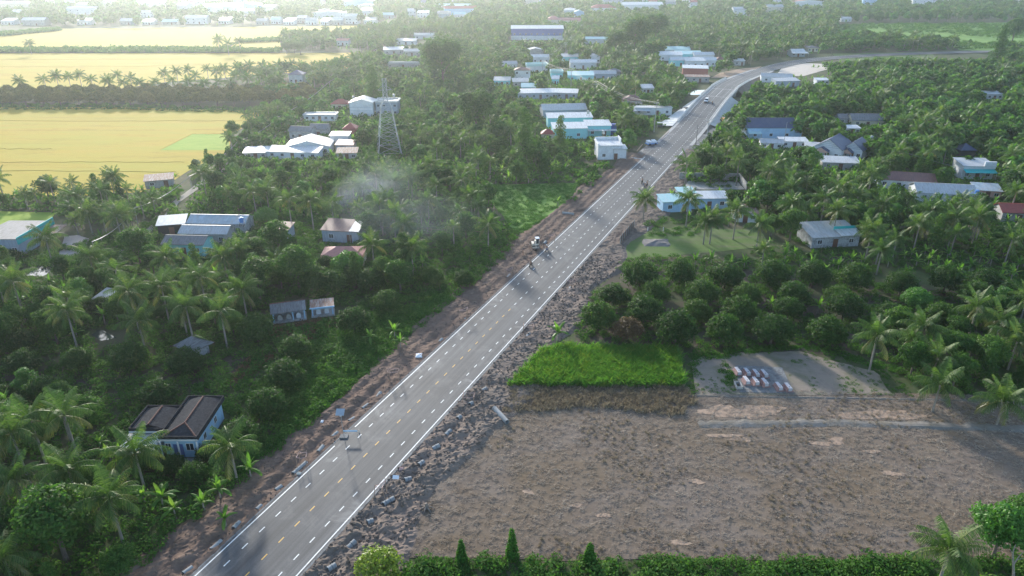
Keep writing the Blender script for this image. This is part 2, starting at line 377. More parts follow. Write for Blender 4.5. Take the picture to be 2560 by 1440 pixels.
MEADOW2 = [(2380, 116), (2950, 112), (2950, 128), (2400, 126)]
MEADOW3 = [(2080, 134), (2330, 130), (2340, 152), (2100, 152)]
LAWN = [(1150, 462), (1450, 458), (1420, 505), (1340, 575), (1290, 580), (1225, 500)]
LOT = [(1585, 568), (1900, 575), (1920, 618), (1700, 640), (1545, 648)]
STUBBLE = [(1265, 968), (1740, 972), (2950, 1000), (2950, 1404), (1900, 1402), (900, 1398), (960, 1330), (1120, 1190), (1240, 1030)]
YARD = [(1725, 905), (1760, 890), (1860, 882), (2000, 880), (2190, 930), (2230, 988), (1745, 988)]
GRASS = [(1270, 968), (1350, 882), (1400, 868), (1690, 872), (1712, 968)]
DRYFRINGE = [(1255, 1035), (1272, 968), (1712, 968), (1742, 1005), (1700, 1045), (1500, 1020)]
ORCHARD = [(1440, 840), (1450, 780), (1530, 690), (1620, 640), (1900, 680), (2300, 720), (2950, 760), (2950, 880), (2200, 890), (1700, 870), (1420, 880)]
CANE = [(90, 640), (215, 590), (150, 585)]
sheet('rice_field', FIELD1, 'rice', GZ+0.06, label='nearest golden rice field at left edge beside the road grove', cat='field')
sheet('rice_field', FIELD2, 'rice', GZ+0.06, label='golden rice field behind the palm belt, second from the camera', cat='field')
sheet('rice_field', FIELD3, 'rice', GZ+0.06, label='farthest pale golden rice field below the hazy town', cat='field')
sheet('rice_field', FIELD3B, 'rice', GZ+0.06, label='small golden rice plot between two tree belts, farther left', cat='field')
sheet('rice_field', FIELD4, 'rice_green', GZ+0.05, label='small green paddy beside the teal-fascia building', cat='field')
sheet('rice_plot', PATCH, 'rice_green', GZ+0.09, label='bright green seedling plot inside the near rice field', cat='field')
sheet('meadow', MEADOW, 'meadow', GZ+0.05); sheet('meadow', MEADOW2, 'meadow', GZ+0.05); sheet('meadow', MEADOW3, 'lot_grass', GZ+0.06)
sheet('lawn', LAWN, 'meadow', GZ+0.04, wobble=0.6, sub=4)
sheet('grass_lot', LOT, 'lot_grass', GZ+0.05, wobble=0.6, sub=4)
sheet('orchard_ground', ORCHARD, 'orchard_soil', GZ+0.03, wobble=0.5, sub=4)
sheet('orchard_ground', [(-200, 1000), (60, 930), (330, 900), (640, 880), (760, 850), (640, 960), (420, 1000), (120, 1030), (-200, 1080)], 'orchard_soil', GZ+0.03, wobble=0.6, sub=4)
sheet('dry_field', STUBBLE, 'stubble', GZ+0.05, wobble=0.3, sub=6)
sheet('tomb_yard', YARD, 'yard', GZ+0.09, wobble=0.25, sub=6)
sheet('paved_yard', [(146, 640), (160, 592), (196, 588), (222, 598), (205, 640)], 'yard_pale', GZ+0.06, wobble=0.2, sub=3)
sheet('dirt_path', [(410, 540), (432, 505), (520, 440), (610, 375), (705, 322), (760, 285), (772, 285), (722, 325), (625, 380), (535, 445), (446, 508), (428, 540), (350, 600), (250, 690), (232, 690), (330, 600)], 'path_dust', GZ+0.07)
sheet('dirt_road', [(1352, 250), (1372, 170), (1420, 120), (1480, 80), (1560, 40), (1572, 40), (1492, 82), (1435, 122), (1396, 172), (1384, 250)], 'concrete_dark', GZ+0.05)
sheet('sand_ground', [(1940, 190), (1955, 168), (2010, 158), (2065, 160), (2075, 172), (2010, 190)], 'sand_white', GZ+0.05)
sheet('sand_ground', [(1775, 196), (1800, 182), (1850, 172), (1905, 166), (1880, 178), (1830, 192)], 'sand', GZ+0.05)
sheet('lane', [(1790, 320), (1830, 288), (1850, 255), (1885, 262), (1870, 292), (1830, 322)], 'concrete_dark', GZ+0.05)
sheet('lane', [(1712, 392), (1735, 350), (1770, 318), (1795, 322), (1760, 372), (1738, 384)], 'asphalt', GZ+0.055)
sheet('pond', [(66, 690), (92, 666), (124, 660), (140, 672), (108, 690)], 'water', GZ+0.05, wobble=0.25, sub=4)
sheet('pond', [(228, 838), (242, 826), (262, 828), (290, 846), (255, 852)], 'water', GZ+0.05, wobble=0.2, sub=4)
sheet('canal', [(1560, 248), (1700, 238), (1800, 236), (1960, 262), (1960, 248), (1820, 224), (1700, 226), (1560, 236)], 'water', GZ+0.03)

def patch(u, v, ru, rv, mat, z, name='sand_ground', seed=0):
    """uneven bare patch"""
    r = random.Random(seed); c = C(u, v); kx = KPX(v)
    ky = CAM_H*FPX/CP**2/(v+105)**2
    ph = [r.uniform(0, 6.28) for _ in range(4)]; pts = []
    for k in range(56):
        a = 2*math.pi*k/56
        q = 1+0.22*math.sin(2*a+ph[0])+0.16*math.sin(3*a+ph[1])+0.10*math.sin(7*a+ph[2])+0.08*math.sin(13*a+ph[3])+r.uniform(-.05, .05)
        pts.append((c.x+math.cos(a)*ru*kx*q, c.y+math.sin(a)*rv*ky*q))
    return sheet(name, pts, mat, z, world=True)
for i, (u, v, ru, rv) in enumerate([(1800, 1024, 36, 9), (1860, 1030, 90, 17), (1920, 1026, 40, 10), (2200, 1038, 92, 14), (1810, 1090, 40, 5), (1850, 1100, 26, 5),
        (2090, 1102, 22, 7), (2060, 1110, 34, 6), (2180, 1130, 18, 5), (2230, 1185, 26, 6), (1700, 1358, 26, 6), (1320, 1230, 12, 7), (1740, 1205, 18, 6), (1510, 1290, 16, 6), (1440, 1265, 14, 6)]):
    patch(u, v, ru, rv, 'sand', GZ+0.075+0.001*i, seed=i)
# earth bank across the dry field
bk = MB(); B0, B1 = [C(1745, 1062), C(2100, 1058), C(2950, 1085)], 0.9
N = 60; pts = []
for k in range(N+1):
    t = k/N*2; a = B0[0].lerp(B0[1], t) if t < 1 else B0[1].lerp(B0[2], t-1)
    pts.append(a)
for k in range(N):
    for (y0, z0, y1, z1) in ((-1.1, -0.08, -0.25, 0.13), (-0.25, 0.13, 0.3, 0.13), (0.3, 0.13, 1.2, -0.08)):
        def w(p, yy, zz, kk):
            return (p.x, p.y+yy+0.8*(vnoise(kk*0.9, yy)-.5), GZ+zz+0.2*float(vnoise(kk*0.9, zz*9)))
        bk.face([w(pts[k], y0, z0, k), w(pts[k+1], y0, z0, k+1), w(pts[k+1], y1, z1, k+1), w(pts[k], y1, z1, k)])
tag(bk.build('earth_bank', 'bund', smooth=True), kind='structure')
bk = MB(); a, b = C(1720, 990), C(2950, 1010)
for k in range(70):
    p, q = a.lerp(b, k/70), a.lerp(b, (k+1)/70)
    h = lambda kk: 0.10+0.14*float(vnoise(kk*.6, 3))
    bk.face([(p.x, p.y-.35, GZ), (q.x, q.y-.35, GZ), (q.x, q.y, GZ+h(k+1)), (p.x, p.y, GZ+h(k))])
    bk.face([(p.x, p.y, GZ+h(k)), (q.x, q.y, GZ+h(k+1)), (q.x, q.y+.35, GZ+.05), (p.x, p.y+.35, GZ+.05)])
tag(bk.build('earth_bank', 'bund', smooth=True), kind='structure')
# paddy bunds in the fields
for pl in ([(-250, 370), (0, 372), (130, 373)], [(-200, 408), (180, 405), (460, 406)], [(-200, 426), (440, 430)], [(400, 376), (480, 336), (570, 335)], [(-200, 302), (300, 303), (640, 302)],
           [(-250, 168), (350, 166), (850, 152)], [(-200, 150), (500, 148)], [(0, 112), (300, 105), (480, 100)]):
    m_ = MB(); q0 = [C(*p) for p in pl]; q = []
    for k in range(len(q0)-1):
        for t in range(24): q.append(q0[k].lerp(q0[k+1], t/24)+Vector((0, 1.6*(float(vnoise(t*.5+k*9, q0[k].x*.01))-.5), 0)))
    q.append(q0[-1])
    for k in range(len(q)-1):
        d = (q[k+1]-q[k]).normalized(); nrm = Vector((-d.y, d.x, 0))*(0.12+.22*float(vnoise(k*.7, 3)))
        m_.face([q[k]-nrm+Vector((0, 0, .065)), q[k+1]-nrm+Vector((0, 0, .065)), q[k+1]+Vector((0, 0, .17)), q[k]+Vector((0, 0, .17))])
        m_.face([q[k]+Vector((0, 0, .17)), q[k+1]+Vector((0, 0, .17)), q[k+1]+nrm+Vector((0, 0, .065)), q[k]+nrm+Vector((0, 0, .065))])
    tag(m_.build('paddy_bund', 'paddy_line'), kind='structure')

# ------------------------------------------------------------------ the road
AZ = math.atan(866/(FPX/CP))
R0 = C(882.7, 1168.7, 0.0); RD = Vector((math.sin(AZ), math.cos(AZ), 0)); RN = Vector((math.cos(AZ), -math.sin(AZ), 0))
def road_z(y):
    def ss(a, b, t):
        t = min(1, max(0, (t-a)/(b-a))); return t*t*(3-2*t)
    return 3.0*ss(285, 358, y)*(1-ss(385, 480, y))
ctrl = [R0 + RD*s for s in np.arange(-60, 346, 8.0)]
for u, v, z in ((1868, 187, 1.8), (1932, 166, 0.4), (2005, 152, 0.0), (2085, 144, 0.0), (2175, 138, 0.0), (2310, 133, 0), (2490, 128, 0), (2700, 124, 0)):
    ctrl.append(C(u, v, z))
ctrl = [Vector((p.x, p.y, 0)) for p in ctrl]
line = []
for i in range(len(ctrl)-1):
    p0, p1, p2, p3 = ctrl[max(i-1, 0)], ctrl[i], ctrl[i+1], ctrl[min(i+2, len(ctrl)-1)]
    n = max(1, int((p2-p1).length/4))
    for k in range(n):
        t = k/n
        line.append(0.5*((2*p1)+(p2-p0)*t+(2*p0-5*p1+4*p2-p3)*t*t+(3*p1-p0-3*p2+p3)*t**3))
line.append(ctrl[-1])
# smooth the far bend
for it in range(25):
    line = [line[0]]+[line[i] if line[i].y < 395 else (line[i-1]+line[i]*2+line[i+1])/4 for i in range(1, len(line)-1)]+[line[-1]]
S = [-60.0]
for i in range(1, len(line)): S.append(S[-1]+(line[i]-line[i-1]).length)
def road_at(s, lat=0.0, dz=0.0):
    s = min(max(s, S[0]+.01), S[-1]-.01); i = int(np.searchsorted(S, s))-1; i = max(0, min(i, len(line)-2))
    t = (s-S[i])/(S[i+1]-S[i]); p = line[i].lerp(line[i+1], t)
    d0 = (line[min(i+1, len(line)-1)]-line[max(i-1, 0)]).normalized(); d1 = (line[min(i+2, len(line)-1)]-line[i]).normalized()
    d = d0.lerp(d1, t).normalized(); n = Vector((d.y, -d.x, 0))
    q = p+n*lat; q.z = road_z(p.y)+dz
    return q, d, n
def s_of_px(u, v, z=0.0):
    p = C(u, v, z); return (Vector((p.x, p.y, 0))-Vector((R0.x, R0.y, 0))).dot(RD)
def strip(name, s0, s1, l0, l1, mat, dz, step=4.0, parent=None, dz1=None, uv=False, thick=0.0):
    n = max(1, int((s1-s0)/step)); V = []; F = []; UV = []
    for k in range(n+1):
        s = s0+(s1-s0)*k/n
        for l, z in ((l0, dz), (l1, dz if dz1 is None else dz1)):
            V.append(tuple(road_at(s, l, z)[0])); UV.append((s, l))
    for k in range(n): F.append((2*k, 2*k+1, 2*k+3, 2*k+2))
    me = bpy.data.meshes.new(name); me.from_pydata(V, [], F); me.materials.append(M[mat])
    if uv:
        L = me.uv_layers.new(name='UVMap')
        for lp in me.loops: L.data[lp.index].uv = UV[lp.vertex_index]
    me.update(); me.polygons.foreach_set('use_smooth', [True]*n)
    bm = bmesh.new(); bm.from_mesh(me)
    if sum(f.normal.z for f in bm.faces) < 0: bmesh.ops.reverse_faces(bm, faces=bm.faces)
    bm.to_mesh(me); bm.free()
    return inst(name, me, parent)
road = strip('road', S[0]+.1, S[-1]-.1, -5.75, 5.75, 'asphalt', 0.0, 3.0, uv=True); tag(road, kind='structure')
strip('road_edge', S[0]+.1, 205, 5.75, 6.05, 'concrete_dark', 0.03, 4, road)
strip('road_edge', S[0]+.1, 205, -6.0, -5.75, 'concrete_dark', 0.02, 4, road)
SB0, SB1 = 250, 275          # bridge span along the road, refined below
for i in range(len(line)):
    if line[i].y < 359: SB0 = S[i]
    if line[i].y < 382: SB1 = S[i]
sL_a, sL_b, sL_c = s_of_px(838, 1115), s_of_px(890, 1068), s_of_px(1613, 392); sR_c = s_of_px(1712, 375)
for a, b, l in ((S[0]+1, sL_a, -5.38), (sL_b, sL_c, -5.38), (S[0]+1, sR_c, 5.42), (SB0-48, 560, 5.42), (SB0-45, 560, -5.38)):
    strip('edge_line', a, b, l-0.085, l+0.085, 'paint_white', 0.006, 3, road)
dm = MB(); dm.box(-0.075, -0.5, -0.002, 0.075, 0.5, 0.004); dash_w = dm.mesh('lane_dash', 'paint_white'); dash_y = dm.mesh('lane_dash', 'paint_yellow')
s_white = s_of_px(1280, 765)
def dash(s, lat, me):
    p, d, n = road_at(s, lat, 0.008); q = road_at(s+1, lat, 0.008)[0]
    pit = math.asin(max(-1, min(1, (q.z-p.z))))
    o = inst('lane_dash', me, road, p); o.rotation_euler = (pit, 0, -math.atan2(d.x, d.y))
far = MB(); nd = 0
for k in range(-14, 170):
    s = 3.0*k
    for lat, ph in ((0, 0), (3.52, 1.55), (-3.4, 0.4)):
        if SB0-1 < s+ph < SB1+1 and lat == 0: continue
        if k < 88: dash(s+ph, lat, dash_y if (lat == 0 and s < s_white) else dash_w)
        else:
            a, d, n = road_at(s+ph-.5, lat, 0.010); b = road_at(s+ph+.5, lat, 0.010)[0]
            far.face([a-n*.075, a+n*.075, b+n*.075, b-n*.075])
tag(far.build('lane_dashes', 'paint_white', road), kind='stuff')
for s in (SB0, SB1):
    m_ = MB(); a, d, n = road_at(s, -5.3, .012); b = road_at(s, 5.3, .012)[0]
    m_.face([a-d*.14, b-d*.14, b+d*.14, a+d*.14]); m_.build('joint_line', 'paint_white', road)
strip('centre_line', SB0+.3, SB1-.3, -0.085, 0.085, 'paint_white', 0.012, 3, road)
# side roads joining by the bridge approach
tag(strip('side_apron', s_of_px(1712, 375)-2, s_of_px(1712, 375)+30, 5.74, 9.5, 'asphalt', -0.01, 3, None, -0.2, True), kind='structure')
tag(strip('side_apron', s_of_px(1613, 392), s_of_px(1613, 392)+26, -9.5, -5.74, 'asphalt', -0.2, 3, None, -0.01, True), kind='structure')
# embankment
for a, b in ((s_of_px(1613, 392)+24, SB0), (SB1, 430)):
    for sg in (-1, 1):
        tag(strip('embankment', a, b, sg*5.74, sg*7.1, 'concrete', -0.006, 3), kind='structure')
        n = int((b-a)/3); m_ = MB()
        for k in range(n):
            p = [road_at(a+(b-a)*(k+i)/n, sg*7.1, 0)[0] for i in (0, 1)]; nn = road_at(a+(b-a)*k/n)[2]*sg
            q = [x+nn*(max(0.1, (x.z-GZ))*1.35) for x in p]
            m_.face([p[0], p[1], (q[1].x, q[1].y, GZ-.02), (q[0].x, q[0].y, GZ-.02)])
        tag(m_.build('embankment', 'soil_right'), kind='structure')
# bridge
br = empty('road_bridge', road_at((SB0+SB1)/2)[0]); br_loc = br.location.copy()
tag(br, 'concrete road bridge with white parapets over the canal', 'bridge')
def local(mb): mb.v = [(x-br_loc.x, y-br_loc.y, z-br_loc.z) for x, y, z in mb.v]; return mb
m_ = MB()
for k in range(6):
    sa, sb = SB0+(SB1-SB0)*k/6, SB0+(SB1-SB0)*(k+1)/6
    a, b, c, d = [road_at(s, l, -0.02)[0] for s, l in ((sa, -7.3), (sa, 7.3), (sb, 7.3), (sb, -7.3))]
    m_.slab([a, b, c, d], 1.0)
local(m_).build('deck', 'concrete', br)
for s in (SB0+.5, SB1-.5):
    m_ = MB(); a, d, n = road_at(s, 0, 0)
    for sg in (-1, 1):
        pass
    p = [a-n*6.8-d*.4, a+n*6.8-d*.4, a+n*6.8+d*.4, a-n*6.8+d*.4]
    m_.slab([(q.x, q.y, a.z-1.0) for q in p], a.z-1.0-GZ+.2); local(m_).build('abutment', 'concrete', br)
pm = MB(); pm.box(-.1, -.1, 0, .1, .1, .82); post_me = pm.mesh('parapet_post', 'concrete_white')
for sg in (-1, 1):
    sa, sb = SB0-56, SB1+42
    m_ = MB(); n = int((sb-sa)/3)
    for k in range(n):
        a, b = road_at(sa+(sb-sa)*k/n, sg*6.85, 0), road_at(sa+(sb-sa)*(k+1)/n, sg*6.85, 0)
        for z0, z1, w in ((0.78, 0.98, .14), (0.36, 0.46, .06)):
            p = [a[0]-a[2]*w, a[0]+a[2]*w, b[0]+b[2]*w, b[0]-b[2]*w]
            m_.slab([(q.x, q.y, q.z+z1) for q in p], z1-z0)
        for w0 in (0,):
            p = [a[0]-a[2]*.22, a[0]+a[2]*.22, b[0]+b[2]*.22, b[0]-b[2]*.22]
            m_.slab([(q.x, q.y, q.z+.2) for q in p], .25)
    local(m_).build('parapet_rail', 'concrete_white', br)
    for k in range(int((sb-sa)/2)+1):
        p, d, n_ = road_at(sa+2*k, sg*6.85, 0.18)
        inst('parapet_post', post_me, br, p-br_loc, (0, 0, -math.atan2(d.x, d.y)))
# concrete slope paving beside the bridge approach, slab by slab
def paving(name, label, sa, sb, side, w0, w1):
    rt = empty(name, road_at((sa+sb)/2, side*9)[0]); tag(rt, label, 'slope paving'); c = rt.location.copy()
    n = int((sb-sa)/4); rows = 2
    for k in range(n):
        for r in range(rows):
            pts = []
            for ds, fr in ((0.04, r/rows+.008), (0.04, (r+1)/rows-.008), (0.96, (r+1)/rows-.008), (0.96, r/rows+.008)):
                s = sa+(sb-sa)*(k+ds)/n; ww = w0+(w1-w0)*(k+ds)/n
                top = road_at(s, side*7.15, 0.05)[0]; nn = road_at(s)[2]*side
                q = top+nn*(ww*fr); q.z = top.z*(1-fr)+(GZ+.25)*fr+0.12
                pts.append(q-c)
            if side < 0: pts = pts[::-1]
            m_ = MB(); m_.slab(pts, 0.12); m_.build('slab', 'concrete_white', rt)
paving('slope_paving', 'wide pale concrete slope paving left of bridge approach', SB0-64, SB0-3, -1, 6.8, 4.6)
paving('slope_paving', 'narrow pale concrete slope paving right of bridge approach', SB0-56, SB0+2, 1, 2.2, 5.2)

# ------------------------------------------------------------------ churned soil beside the road
PIPES_L = [(947, 986), (914, 1014), (880, 1048), (838, 1085), (802, 1122), (757, 1163), (740, 1178), (697, 1218), (648, 1267), (592, 1312), (541, 1362), (470, 1425), (1102, 850)]
PIPES_R = [(1212, 974), (1178, 1010), (1148, 1045), (1121, 1082), (1091, 1119), (1053, 1160), (1020, 1200), (977, 1252), (963, 1258), (926, 1305), (880, 1362), (830, 1420)]
def lat_s(p):
    d = Vector((p.x-R0.x, p.y-R0.y, 0)); return d.dot(RN), d.dot(RD)
PITS = [lat_s(C(u+6, v-4)) for u, v in PIPES_R]+[lat_s(C(u-5, v-6)) for u, v in PIPES_L]+[lat_s(C(*p)) for p in ((1510, 620), (1420, 715), (1318, 830), (1362, 610), (1455, 530))]
def shoulder_width(s, sg): return (9.3+2.6*(vnoise(s*0.07, 5.0*sg+9)-.5)*2 + (2.5 if sg > 0 else 0)*np.clip((0-s)/40, 0, 1))
def shoulder_z(lat, s, sg):
    a = np.abs(lat)-5.8; w = shoulder_width(s, sg)
    base = np.where(a < 1.0, 0.0-0.08*a, -0.08)
    nz = (fbm(lat*0.55+40, s*0.55, 4)-.47)*1.0 + np.abs(fbm(lat*1.7, s*1.7+9, 3)-.45)*0.9
    if sg > 0: amp = 0.75+0.35*np.clip((20-s)/50, 0, 1)
    else: amp = 0.55*np.ones_like(s); nz = nz+np.abs(fbm(lat*3.1+5, s*3.1, 2)-.37)*.55
    ruts = 0.10*np.sin(lat*2.6+1.2*np.sin(s*0.05)) if sg < 0 else 0
    z = base + amp*nz*np.clip(a/0.8, 0, 1)+ruts*np.clip(a, 0, 1)
    for pl, ps in PITS:
        if pl*sg > 0: z = z-0.95*np.exp(-(((lat-pl)/0.75)**2+((s-ps)/0.95)**2))+0.28*np.exp(-(((lat-pl-1.6*sg)/0.8)**2+((s-ps)/1.1)**2))
    edge = np.clip((a-(w-1.6))/1.6, 0, 1)
    z = np.where(edge < .5, np.maximum(z, GZ+0.03+0.05*vnoise(lat*2, s*2)), z)
    return z*(1-edge)+(GZ-0.15)*edge
for sg, mat, s1 in ((-1, 'soil_left', s_of_px(1613, 392)+4), (1, 'soil_right', sR_c+3)):
    la = np.concatenate([np.array([5.72]), np.arange(6.05, 18.5, 0.30)]); ss = np.arange(-52, s1, 0.40)
    LA, SS = np.meshgrid(la*sg, ss); Z = shoulder_z(LA, SS, sg); Z[:, 0] = -0.05
    jx = (npr.rand(*LA.shape)-.5)*0.16; jx[:, 0] = 0; LA2 = LA+jx
    X = R0.x+RN.x*LA2+RD.x*SS; Y = R0.y+RN.y*LA2+RD.y*SS
    V = np.stack([X, Y, Z], -1).reshape(-1, 3); nr, nc = LA.shape
    i = np.arange(nr*nc).reshape(nr, nc)
    F = np.stack([i[:-1, :-1], i[:-1, 1:], i[1:, 1:], i[1:, :-1]], -1).reshape(-1, 4)
    if sg > 0: pass
    else: F = F[:, ::-1]
    o = inst('road_shoulder', mesh_np('road_shoulder', V, F, mat)); tag(o, kind='structure')
def soil_at(x, y):
    l, s = lat_s(Vector((x, y, 0))); sg = 1 if l > 0 else -1
    return float(shoulder_z(np.array([l]), np.array([s]), sg)[0])
# ------------------------------------------------------------------ buildings
KEEP = []       # (u0, v0, u1, v1, y): parts of the view where nearer tall plants would hide a building
FOOT = []       # (x, y, r) building footprints, no plants inside
def keep_pts(pts, y, mx=0.12, low=0.55):
    us, vs_ = zip(*[P(*p) for p in pts]); u0, u1, v0, v1 = min(us), max(us), min(vs_), max(vs_)
    du = (u1-u0)*mx; KEEP.append((u0+du, v0, u1-du, v0+(v1-v0)*low, y))
PANE = {}
def window(root, x, y, z, w, h, face='front', mat='glass_dark', frame='wall_white'):
    """frame with a pane set in it; face front = -y side, right = +x side, left = -x side"""
    key = (round(w, 2), round(h, 2), mat, frame)
    if key not in PANE:
        a = MB(); t = 0.09
        a.box(-w/2, -.05, 0, -w/2+t, .02, h); a.box(w/2-t, -.05, 0, w/2, .02, h); a.box(-w/2+t, -.05, 0, w/2-t, .02, t); a.box(-w/2+t, -.05, h-t, w/2-t, .02, h); a.box(-.03, -.04, t, .03, .01, h-t)
        b = MB(); b.box(-w/2+t, -.02, t, w/2-t, .012, h-t)
        PANE[key] = (a.mesh('window', frame), b.mesh('pane', mat))
    f, p = PANE[key]; r = {'front': 0, 'right': math.pi/2, 'left': -math.pi/2}[face]
    o = inst('window', f, root, (x, y, z), (0, 0, r)); inst('pane', p, o)
def door(root, x, y, w, h, mat='door_wood', face='front'):
    m_ = MB(); m_.box(-w/2, -.05, 0, w/2, .02, h); r = {'front': 0, 'right': math.pi/2, 'left': -math.pi/2}[face]
    m_.build('door', mat, root, (x, y, 0.02), (0, 0, r))
def roof_mesh(kind, w, d, h, rise, ov, t=0.1):
    m_ = MB(); x0, x1, y0, y1 = -w/2-ov, w/2+ov, -ov, d+ov
    k = rise/(d/2) if kind in ('gx',) else rise/(w/2)
    if kind == 'gx':
        zl = h-ov*rise/(d/2)+.03; zr = h+rise+.03; ym = d/2
        m_.slab([(x0, y0, zl), (x1, y0, zl), (x1, ym, zr), (x0, ym, zr)], t); m_.slab([(x0, ym, zr), (x1, ym, zr), (x1, y1, zl), (x0, y1, zl)], t)
        m_.box(x0, ym-.15, zr-.02, x1, ym+.15, zr+.05)
    elif kind == 'gy':
        zl = h-ov*rise/(w/2)+.03; zr = h+rise+.03
        m_.slab([(x0, y0, zl), (0, y0, zr), (0, y1, zr), (x0, y1, zl)], t); m_.slab([(0, y0, zr), (x1, y0, zl), (x1, y1, zl), (0, y1, zr)], t)
        m_.box(-.15, y0, zr-.02, .15, y1, zr+.05)
    elif kind == 'hip':
        zl = h-.02; zr = h+rise; a = min(w, d)/2
        if w >= d: r0, r1 = (-w/2+a, d/2, zr), (w/2-a+1e-3, d/2, zr)
        else: r0, r1 = (0, a, zr), (0, d-a+1e-3, zr)
        A, B, C_, D = (x0, y0, zl), (x1, y0, zl), (x1, y1, zl), (x0, y1, zl)
        if w >= d: faces = [[A, B, r1, r0], [B, C_, r1], [C_, D, r0, r1], [D, A, r0]]
        else: faces = [[A, B, r0], [B, C_, r1, r0], [C_, D, r1], [D, A, r0, r1]]
        for f in faces: m_.slab(f, t)
    elif kind == 'shed':      # low at the front
        m_.slab([(x0, y0, h), (x1, y0, h), (x1, y1, h+rise), (x0, y1, h+rise)], t)
    elif kind == 'shedb':     # low at the back
        m_.slab([(x0, y0, h+rise), (x1, y0, h+rise), (x1, y1, h), (x0, y1, h)], t)
    elif kind == 'flat':
        m_.slab([(x0+ov+.15, y0+ov+.15, h+.05), (x1-ov-.15, y0+ov+.15, h+.05), (x1-ov-.15, y1-ov-.15, h+.05), (x0+ov+.15, y1-ov-.15, h+.05)], t)
        z1 = h+rise
        m_.box(x0, y0, h-.1, x1, y0+.15+ov, z1); m_.box(x0, y1-.15-ov, h-.1, x1, y1, z1); m_.box(x0, y0+.15+ov, h-.1, x0+.15+ov, y1-.15-ov, z1); m_.box(x1-.15-ov, y0+.15+ov, h-.1, x1, y1-.15-ov, z1)
    return m_
def walls(kind, w, d, h, rise, pv='wall'):
    m_ = MB(); hf = h+rise if kind == 'shedb' else h; hb = h+rise if kind == 'shed' else h
    hf -= .06; hb -= .06
    a = [(-w/2, 0), (w/2, 0), (w/2, d), (-w/2, d)]
    b = [(x, y, -0.15) for x, y in a]; tp = [(-w/2, 0, hf), (w/2, 0, hf), (w/2, d, hb), (-w/2, d, hb)]
    m_.face([b[0], b[1], tp[1], tp[0]]); m_.face([b[2], b[3], tp[3], tp[2]])
    if kind == 'gx':
        m_.face([b[1], b[2], tp[2], (w/2, d/2, h+rise-.08), tp[1]]); m_.face([b[3], b[0], tp[0], (-w/2, d/2, h+rise-.08), tp[3]])
    else:
        m_.face([b[1], b[2], tp[2], tp[1]]); m_.face([b[3], b[0], tp[0], tp[3]])
    if kind == 'gy':
        m_.f.pop(0); m_.m.pop(0); m_.f.pop(0); m_.m.pop(0)
        m_.face([b[0], b[1], tp[1], (0, 0, h+rise-.08), tp[0]]); m_.face([b[2], b[3], tp[3], (0, d, h+rise-.08), tp[2]])
    m_.face(tp) if kind in ('flat', 'hip') else None
    return m_
def house(name, label, cat, u, v, w, d, h, roof, rmat, wmat, rise=1.2, yaw=0.0, ov=0.35, wins=2, doors=1, group=None, frame='wall_white', pos=None, base=GZ, doormat='door_wood', keep=True, mx=0.12, low=0.55, side_wins=0, z=None):
    loc = pos if pos is not None else C(u, v)
    r = empty(name, (loc[0], loc[1], base), math.radians(yaw)); tag(r, label, cat, group)
    walls(roof, w, d, h, rise).build('wall', wmat, r)
    roof_mesh(roof, w, d, h, rise, ov).build('roof', rmat, r)
    hh = h+rise if roof == 'shedb' else h
    n = wins+doors
    for k in range(n):
        x = -w/2+w*(k+.5)/n
        if k == n//2 and doors: door(r, x, 0, min(1.3, w/n*.7), min(2.2, hh-.4), doormat)
        else:
            ww = min(1.3, w/n*.6); window(r, x, 0, min(1.0, hh*.35), ww, min(1.2, hh*.4), frame=frame)
            if hh > 5.2: window(r, x, 0, 4.1, ww, 1.2, frame=frame)
    for k in range(side_wins):
        fx = 'right' if loc[0] < 0 else 'left'; window(r, w/2 if loc[0] < 0 else -w/2, d*(k+.5)/side_wins, 1.1, 1.0, 1.1, fx, frame=frame)
    c, s = math.cos(math.radians(yaw)), math.sin(math.radians(yaw))
    cx, cy_ = loc[0]-s*d/2, loc[1]+c*d/2
    nx = max(1, int(round(w/5)));
    for k in range(nx):
        for j in range(max(1, int(round(d/5)))):
            lx = -w/2+w*(k+.5)/nx; ly = d*(j+.5)/max(1, int(round(d/5)))
            FOOT.append((loc[0]+c*lx-s*ly, loc[1]+s*lx+c*ly, 3.2))
    if keep:
        pts = []
        for lx in (-w/2, w/2):
            for ly in (0, d):
                for zz in (0, h+rise): pts.append((loc[0]+c*lx-s*ly, loc[1]+s*lx+c*ly, base+zz))
        keep_pts(pts, loc[1], mx, low)
    return r
def awning(root, x0, x1, y0, y1, zf, zb, mat, posts='concrete', name='awning'):
    m_ = MB(); m_.slab([(x0, y0, zf), (x1, y0, zf), (x1, y1, zb), (x0, y1, zb)], .08); m_.build(name, mat, root)
    pm_ = MB(); pm_.tube((0, 0, -.1), (0, 0, zf-.1), .07, n=6); me = pm_.mesh('post', posts)
    for x in (x0+.15, x1-.15): inst('post', me, root, (x, y0+.15, 0))

